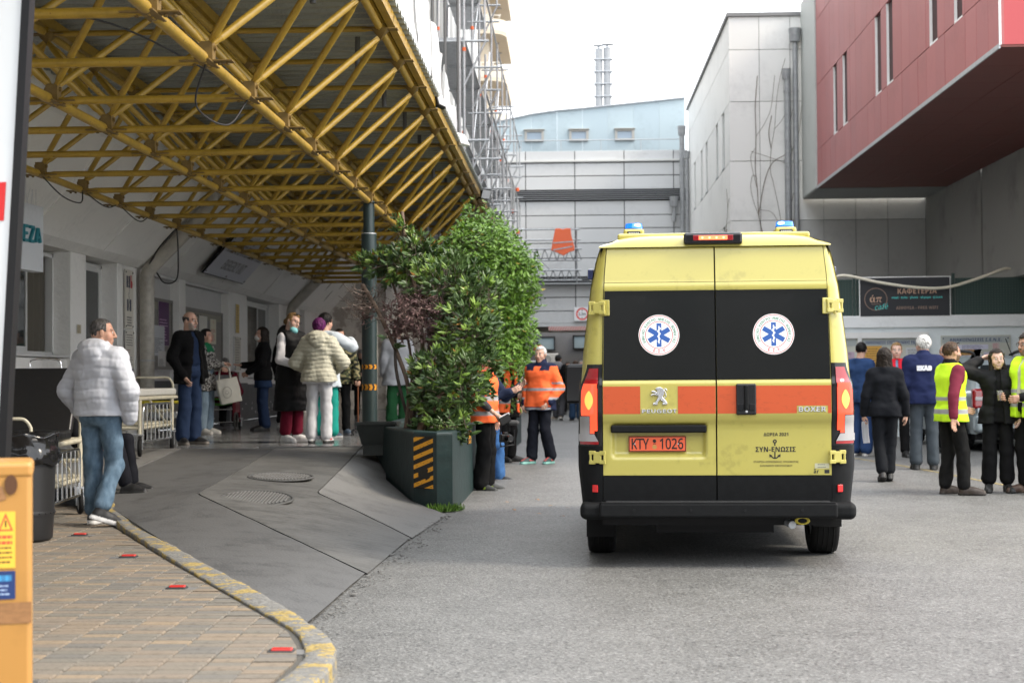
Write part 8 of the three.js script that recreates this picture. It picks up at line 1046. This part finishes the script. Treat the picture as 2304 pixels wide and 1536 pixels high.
// orange cabinet in the foreground
{
  const t = thing('equipment_cabinet', 'orange plastic equipment cabinet with warning stickers and brown tape', 'cabinet', [-2.2, 0.14, -5.66], 0.32), o = mat([0.42, 0.21, 0.05], 0.42, { map: tint([1, 1, 1], 0.22, nBig, nMid, 256), tile: 0.7 });
  mesh('shell', [rbox(0.46, 0.9, 0.34, 0.02, 0, 0.54, 0, 3), rbox(0.47, 0.06, 0.35, 0.02, 0, 0.965, 0, 3)], o, t); mesh('grip_hole', new THREE.CylinderGeometry(0.022, 0.022, 0.012, 24).rotateX(Math.PI / 2).scale(1, 1.6, 1).translate(0.16, 0.915, 0.172), mat([0.08, 0.03, 0.008], 0.7), t);
  const st = (n, x, y, w, h, draw) => mesh(n, new THREE.PlaneGeometry(w, h).translate(x, y, 0.1735), mat([1, 1, 1], 0.5, { map: canvasTex(200, Math.round(200 * h / w), draw) }), t);
  st('warning_sticker', 0.115, 0.72, 0.12, 0.2, (g, w, h) => { g.fillStyle = '#dfb23c'; g.fillRect(0, 0, w, h); g.strokeStyle = '#c4452f'; g.lineWidth = 10; for (const x of [55, 145]) { g.beginPath(); g.moveTo(x, 20); g.lineTo(x + 36, 110); g.lineTo(x - 36, 110); g.closePath(); g.stroke(); g.fillStyle = '#3a2c14'; g.fillRect(x - 5, 52, 10, 40); } lines(g, 20, 140, 170, 2, 34, 20, '#c4452f', 0.05); lines(g, 20, 208, 170, 4, 28, 12, '#4a3a1c', 0.1); });
  st('blue_sticker', 0.115, 0.56, 0.12, 0.1, (g, w, h) => { g.fillStyle = '#1c3264'; g.fillRect(0, 0, w, h); lines(g, 30, 26, 150, 1, 30, 34, '#3f8fc0', 0); lines(g, 20, 84, 160, 3, 24, 9, '#9fb2cf'); });
  const tapeM = mat([0.3, 0.15, 0.06], 0.45, { map: dustTex }); mesh('brown_tape', new THREE.PlaneGeometry(0.2, 0.075).translate(0.13, 0.46, 0.1728), tapeM, t); mesh('brown_tape', new THREE.PlaneGeometry(0.12, 0.05).rotateZ(0.3).translate(0.08, 0.87, 0.1728), tapeM, t); caster(t, 0.2, 0.1, 0.05); caster(t, -0.2, 0.1, 0.05); caster(t, 0.2, -0.12, 0.05); caster(t, -0.2, -0.12, 0.05);
}
// white van parked outside the frame, its open rear door reaching into view
{
  const t = thing('white_van', 'white van with open rear door edged in black rubber', 'van', [-3.2, 0.14, -6.9]), w = mat([0.62, 0.64, 0.65], 0.35, { clearcoat: 0.5 });
  mesh('door', [poly([[-0.25, 0.45], [0.655, 0.45], [0.69, 1.2], [0.745, 2.2], [0.79, 3.05], [-0.2, 3.05]], 0.05)], w, t); mesh('door_seal', [beam([0.675, 0.45, 0.025], [0.71, 1.2, 0.025], 0.036, 0.07), beam([0.71, 1.2, 0.025], [0.765, 2.2, 0.025], 0.036, 0.07), beam([0.765, 2.2, 0.025], [0.81, 3.05, 0.025], 0.036, 0.07)], M.black, t);
  mesh('red_stripe', poly([[0.52, 1.99], [0.706, 1.99], [0.716, 2.16], [0.52, 2.16]], 0.003).translate(0, 0, 0.052), mat([0.55, 0.01, 0.012], 0.4), t);
  mesh('body', [bevelled([[-2.2, 0.35], [-0.25, 0.35], [-0.22, 1.3], [-0.32, 2.75], [-2.13, 2.75], [-2.23, 1.3]], 4.4, 0.06, 3)], w, t); for (const [x, z] of [[-0.36, 0.9], [-2.1, 0.9], [-0.36, 3.6], [-2.1, 3.6]]) { const q = new THREE.Group(); q.name = 'wheel'; q.position.set(x, 0.33, z); t.add(q); mesh('tyre', new THREE.TorusGeometry(0.25, 0.085, 10, 30).rotateY(Math.PI / 2), M.rubber, q); mesh('rim', new THREE.CylinderGeometry(0.2, 0.2, 0.14, 24).rotateZ(Math.PI / 2), M.galv, q); }
}
// ---------------------------------------------------------------- things people hold
const world = (P, j, dx = 0, dy = 0, dz = 0) => { P.G.updateMatrixWorld(true); return V(P.J[j][0] + dx, P.J[j][1] + dy, P.J[j][2] + dz).applyMatrix4(P.G.matrixWorld).toArray(); };
{ const p = world(leopard, 'wrL', 0.02, -0.03, 0.03), t = thing('tote_bag', 'white cotton tote bag with printed badge hanging from the leopard print arm', 'bag', p, 0.35);
  mesh('cloth', fieldMesh([ball([0.02, -0.36, 0], [0.3, 0.34, 0.075]), { cut: (x, y) => Math.max(Math.abs(x) - 0.17, y + 0.14, -0.54 - y) }], 0.012, { k: 0.03, post: (x, y, z, f) => f + 0.01 * noise3.noise(x * 10, y * 7, z * 10) }).rotateZ(0.2), mat([0.52, 0.5, 0.44], 0.9), t);
  mesh('handle', [hose([[-0.1, -0.2, 0.03], [-0.06, 0.02, 0.03], [0.06, 0.03, 0.02], [0.1, -0.22, 0.03]], 0.012, 6), hose([[-0.1, -0.2, -0.04], [-0.06, 0.02, -0.03], [0.06, 0.03, -0.02], [0.1, -0.22, -0.04]], 0.012, 6)], mat([0.5, 0.48, 0.42], 0.9), t);
  const m = canvasTex(128, 128, (g, w) => { g.fillStyle = '#000'; g.fillRect(0, 0, w, w); g.strokeStyle = '#fff'; g.lineWidth = 5; g.setLineDash([7, 5]); g.beginPath(); g.ellipse(64, 64, 44, 52, 0, 0, 7); g.stroke(); g.setLineDash([]); g.lineWidth = 2; g.beginPath(); g.arc(64, 64, 16, 0, 7); g.stroke(); }); m.colorSpace = THREE.NoColorSpace; mesh('print', new THREE.PlaneGeometry(0.2, 0.22).translate(0.03, -0.36, 0.085), mat([0.05, 0.05, 0.05], 0.8, { alphaMap: m, transparent: true }), t); }
{ const p = world(camo, 'wrL', 0.01, -0.06, 0.04), t = thing('quad_cane', 'bronze walking stick with four rubber feet held by the camouflage jacket', 'walking stick', [p[0], floorY, p[2]]), h = p[1] - floorY; mesh('shaft', [rod([0, 0.08, 0], [0, h, 0], 0.011, 10)], mat([0.25, 0.09, 0.04], 0.3, { metalness: 0.6 }), t); mesh('grip', hose([[0, h - 0.02, 0], [0, h + 0.02, 0], [0.02, h + 0.04, 0.03], [0.05, h + 0.035, 0.06]], 0.015, 8), M.black, t); for (const [x, z] of [[-0.09, 0.06], [0.09, 0.06], [-0.09, -0.08], [0.09, -0.08]]) mesh('foot', [hose([[0, 0.1, 0], [x * 0.5, 0.1, z * 0.5], [x, 0.07, z], [x, 0.02, z]], 0.008, 6), cyl(0.018, 0.014, 0.025, x, 0, z, 10)], M.black, t); }
{ const p = world(cameraman, 'wrR', 0.02, -0.08, 0.06), t = thing('camera_rig', 'black video camera rig with furry microphone hanging from his hand', 'camera', p, 0.5);
  mesh('camera_body', [rbox(0.14, 0.1, 0.08, 0.012, 0.04, -0.2, 0), rbox(0.06, 0.03, 0.06, 0.008, 0.04, -0.14, 0)], M.black, t); mesh('lens', [new THREE.CylinderGeometry(0.036, 0.04, 0.1, 22).rotateX(Math.PI / 2).translate(0.05, -0.2, 0.09), new THREE.TorusGeometry(0.037, 0.004, 6, 22).translate(0.05, -0.2, 0.14)], M.blackGloss, t); mesh('top_handle', [rod([-0.02, 0.0, 0], [0.1, 0.06, 0], 0.016, 8), rod([0.1, 0.06, 0], [0.1, -0.12, 0], 0.01, 8), rod([-0.02, 0, 0], [-0.03, -0.2, 0], 0.01, 8)], M.black, t); mesh('monitor', rbox(0.15, 0.1, 0.018, 0.006, 0.03, 0.02, 0.04).rotateZ(0.45), M.black, t); mesh('light_bar', rbox(0.16, 0.03, 0.04, 0.008, 0.05, 0.06, 0).rotateZ(0.4), M.galv, t); mesh('microphone', fieldMesh([cone([0.1, -0.01, 0.02], [0.17, -0.01, 0.06], 0.034, 0.032)], 0.006, { post: (x, y, z, f) => f + 0.006 * noise3.noise(x * 220, y * 220, z * 220) }), mat([0.06, 0.06, 0.06], 0.95), t); mesh('cage', [rod([-0.05, -0.3, 0.05], [0.14, -0.28, 0.05], 0.008), rod([-0.05, -0.12, 0.05], [-0.05, -0.3, 0.05], 0.008), rod([0.14, -0.1, 0.05], [0.14, -0.28, 0.05], 0.008)], M.black, t); mesh('cable', hose([[-0.04, -0.1, 0], [-0.14, -0.2, 0.03], [-0.1, -0.34, 0.03], [-0.02, -0.28, 0.03]], 0.003, 5), M.black, t); }
{ const p = world(suit, 'wrL', 0.0, -0.12, 0.02), t = thing('paper_sheets', 'white paper sheets hanging from the suited woman hand', 'papers', p, 1.1); for (let k = 0; k < 3; k++) mesh('sheet', grid(4, 6, (u, v) => [(u - 0.5) * 0.2 + k * 0.012, -v * 0.28 + 0.02, 0.01 * k + 0.02 * v * v]), mat([0.62, 0.62, 0.64], 0.8, { side: THREE.DoubleSide }), t); }
{ const p = world(cupMan, 'wrR', 0.05, 0.0, 0.09), t = thing('plastic_cup', 'clear plastic cup in the hands of the man at the picture edge', 'cup', p); mesh('cup', new THREE.LatheGeometry([[0.026, -0.06], [0.036, 0.06], [0.034, 0.06], [0.024, -0.056]].map(([a, b]) => new THREE.Vector2(a, b)), 20), mat([0.8, 0.8, 0.8], 0.08, { transmission: 0.9 }), t); mesh('drink', cyl(0.0245, 0.03, 0.06, 0, -0.055, 0, 16), mat([0.25, 0.15, 0.09], 0.2), t); }
// warning lamp and board beyond the rescuer
{ const t = thing('warning_lamp', 'round orange warning lamp on a post behind the silver haired man', 'lamp', [-0.72, roadY(36), -36]); mesh('post', rod([0, 0, 0], [0, 1.75, 0], 0.025, 8), M.galv, t); mesh('lens', new THREE.SphereGeometry(0.12, 20, 14).scale(1, 1, 0.5).translate(0, 1.87, 0), mat([0.85, 0.2, 0.01], 0.25), t); mesh('rim', new THREE.TorusGeometry(0.12, 0.014, 6, 24).translate(0, 1.87, 0), mat([0.5, 0.12, 0.01], 0.4), t);
  const b = thing('notice_stand', 'white notice with faded red lettering standing behind the hedge', 'notice', [-0.95, roadY(34), -34]); mesh('board', box(0.48, 0.44, 0.02, 0, 1.42, 0), M.white, b); mesh('print', new THREE.PlaneGeometry(0.46, 0.42).translate(0, 1.42, 0.012), mat([1, 1, 1], 0.6, { map: canvasTex(200, 184, (g, w, h) => { g.fillStyle = '#dcd6d6'; g.fillRect(0, 0, w, h); lines(g, 24, 30, 160, 1, 40, 22, '#b0686e', 0.1); lines(g, 30, 76, 150, 1, 40, 22, '#b0686e', 0.1); lines(g, 24, 124, 160, 2, 26, 10, '#b98a8e', 0.2); }) }), b); mesh('leg', [rod([-0.2, 0, 0], [-0.2, 1.25, 0], 0.015), rod([0.2, 0, 0], [0.2, 1.25, 0], 0.015)], M.galv, b); }
// ---------------------------------------------------------------- silver car parked against the yard wall, rear towards the street
{
  const C = thing('parked_car', 'silver five door car with black roof rails parked before the yard wall', 'car', [7.62, roadY(27), -26.9], 0.1), p = mat([0.36, 0.42, 0.44], 0.28, { clearcoat: 0.8, clearcoatRoughness: 0.08, metalness: 0.3 }), hw = 0.89;
  // sections along the car, z = 0 at the rear bumper
  const side = [[0.02, 0.34, 0.95], [-0.05, 0.3, 1.0], [-0.3, 0.3, 1.02], [-1.2, 0.3, 1.0], [-2.6, 0.3, 0.97], [-3.4, 0.3, 0.93], [-4.0, 0.32, 0.84], [-4.25, 0.4, 0.7]];
  const ring = (w, y0, y1) => { const r = []; for (let k = 0; k <= 20; k++) { const a = k / 20, x = a < 0.35 ? -w * (0.9 + 0.1 * Math.sin(a / 0.35 * Math.PI / 2)) : a > 0.65 ? w * (0.9 + 0.1 * Math.sin((1 - a) / 0.35 * Math.PI / 2)) : lerp(-w, w, (a - 0.35) / 0.3), y = a < 0.35 ? lerp(y0, y1, a / 0.35) : a > 0.65 ? lerp(y1, y0, (a - 0.65) / 0.35) : y1 + 0.02; r.push([x, y]); } return r; };
  mesh('body', [grid(20, side.length - 1, (u, v) => { const k = Math.round((1 - v) * (side.length - 1)), [z, y0, y1] = side[k], w = hw * (k === 0 ? 0.9 : k > 5 ? 1 - (k - 5) * 0.1 : 1), q = ring(w, y0, y1)[Math.round(u * 20)]; return [q[0], q[1], z]; }), grid(20, 6, (u, v) => { const q = ring(hw * 0.9, 0.34, 0.95)[Math.round(u * 20)]; return [q[0], lerp(0.62, q[1], v), 0.02 + 0.02 * (1 - v)]; })], p, C);
  const cab = [[-0.06, 0.97, 0.8], [-0.16, 1.2, 0.76], [-0.36, 1.52, 0.66], [-0.6, 1.6, 0.63], [-2.0, 1.64, 0.63], [-2.5, 1.56, 0.64], [-3.2, 1.02, 0.76]];
  mesh('roof', [grid(10, cab.length - 1, (u, v) => { const k = Math.round((1 - v) * (cab.length - 1)), [z, y, w] = cab[k]; return [lerp(-w, w, u), y + 0.025 * Math.sin(u * Math.PI), z]; }), ...[-1, 1].map((s) => grid(12, 8, (u, v) => { const z = lerp(-0.06, -3.2, u); let k = 1; while (k < cab.length - 1 && cab[k][0] > z) k++; const t = clamp((z - cab[k - 1][0]) / (cab[k][0] - cab[k - 1][0])), y = lerp(cab[k - 1][1], cab[k][1], t), w = lerp(cab[k - 1][2], cab[k][2], t); return [s * lerp(0.86, w, v), lerp(0.97, y, v), z]; }))], p, C);
  mesh('rear_window', grid(8, 4, (u, v) => { const y = lerp(1.1, 1.47, v), z = lerp(-0.115, -0.325, v) + 0.02; return [lerp(-1, 1, u) * lerp(0.72, 0.62, v), y, z]; }), M.darkGlass, C);
  for (const s of [-1, 1]) { mesh('side_window', [grid(8, 3, (u, v) => { const z = lerp(-0.55, -1.35, u), y = lerp(1.06, 1.5 - 0.12 * (1 - u) * (v), v); return [s * (lerp(0.855, 0.68, v) + 0.012), y, z]; }), grid(8, 3, (u, v) => { const z = lerp(-1.42, -2.5 - 0.3 * (1 - v), u); return [s * (lerp(0.855, 0.68, v) + 0.012), lerp(1.06, 1.5, v), z]; })], M.darkGlass, C);
    const L = new THREE.Group(); L.name = 'tail_light'; C.add(L); mesh('red_lens', [rbox(0.2, 0.34, 0.16, 0.05, s * 0.78, 0.9, -0.03, 3)], mat([0.32, 0.008, 0.012], 0.12, { clearcoat: 1 }), L); mesh('clear_lens', rbox(0.15, 0.07, 0.05, 0.015, s * 0.77, 0.9, 0.035, 2), mat([0.5, 0.45, 0.45], 0.12), L);
    mesh('roof_rail', hose([[s * 0.62, 1.6, -0.45], [s * 0.63, 1.68, -0.62], [s * 0.63, 1.72, -1.2], [s * 0.63, 1.72, -1.8], [s * 0.63, 1.66, -2.2]], 0.03, 8), M.black, C); mesh('roof_fin', poly([[-0.3, 1.58], [-0.55, 1.74], [-0.75, 1.74], [-0.62, 1.6]], 0.05).rotateY(-Math.PI / 2).scale(1, 1, -1).translate(s * 0.62 + 0.025, 0, -1.05).scale(1, 1, 1), M.black, C); mesh('door_mirror', rbox(0.16, 0.13, 0.1, 0.04, s * 1.0, 1.08, -2.75), M.black, C); }
  mesh('bumper', rbox(1.72, 0.3, 0.22, 0.07, 0, 0.48, 0.02, 4), p, C); mesh('bumper_trim', rbox(1.5, 0.1, 0.2, 0.03, 0, 0.36, 0.05), M.black, C); mesh('number_plate', rbox(0.5, 0.11, 0.015, 0.004, 0, 0.78, 0.055), M.white, C); mesh('antenna', rod([0.05, 1.62, -0.6], [-0.12, 1.92, -0.45], 0.008, 6), M.black, C); mesh('underbody', bar(-0.75, 0.75, 0.2, 0.42, -0.2, -4.0), M.black, C);
  for (const x of [-0.76, 0.76]) for (const z of [-0.78, -3.4]) { const w = new THREE.Group(); w.name = 'wheel'; w.position.set(x, 0.33, z); C.add(w); mesh('tyre', new THREE.LatheGeometry([[0.2, -0.1], [0.3, -0.105], [0.328, -0.08], [0.33, 0], [0.328, 0.08], [0.3, 0.105], [0.2, 0.1]].map(([a, b]) => new THREE.Vector2(a, b)), 36).rotateZ(Math.PI / 2), M.rubber, w); mesh('rim', [new THREE.CylinderGeometry(0.2, 0.2, 0.16, 26).rotateZ(Math.PI / 2)], M.galv, w); mesh('arch', new THREE.TorusGeometry(0.37, 0.03, 6, 22, Math.PI).rotateY(Math.PI / 2).translate(x > 0 ? 0.11 : -0.11, 0, 0), M.black, w); }
}
// unseen flats added behind the camera to darken the ambulance window reflections
{
  const b = thing('added_dark_front', 'unseen dark apartment front added behind the viewer for the window reflections', 'building', [0, 0, 30]), m = mat([0.13, 0.12, 0.11], 0.85, { map: plasterTex, tile: 3 });
  mesh('wall', bar(-24, 24, 0, 15, 0, 6), m, b); for (let i = 0; i < 9; i++) for (let r = 0; r < 4; r++) { const w = new THREE.Group(); w.name = 'window'; w.position.set(-20 + i * 5, 2 + r * 3.3, -0.02); b.add(w); mesh('pane', box(1.6, 1.7, 0.04), M.darkGlass, w); mesh('frame', [box(1.8, 0.1, 0.1, 0, 0.9, 0), box(1.8, 0.1, 0.1, 0, -0.9, 0)], m, w); }
}
renderer.render(scene, camera);
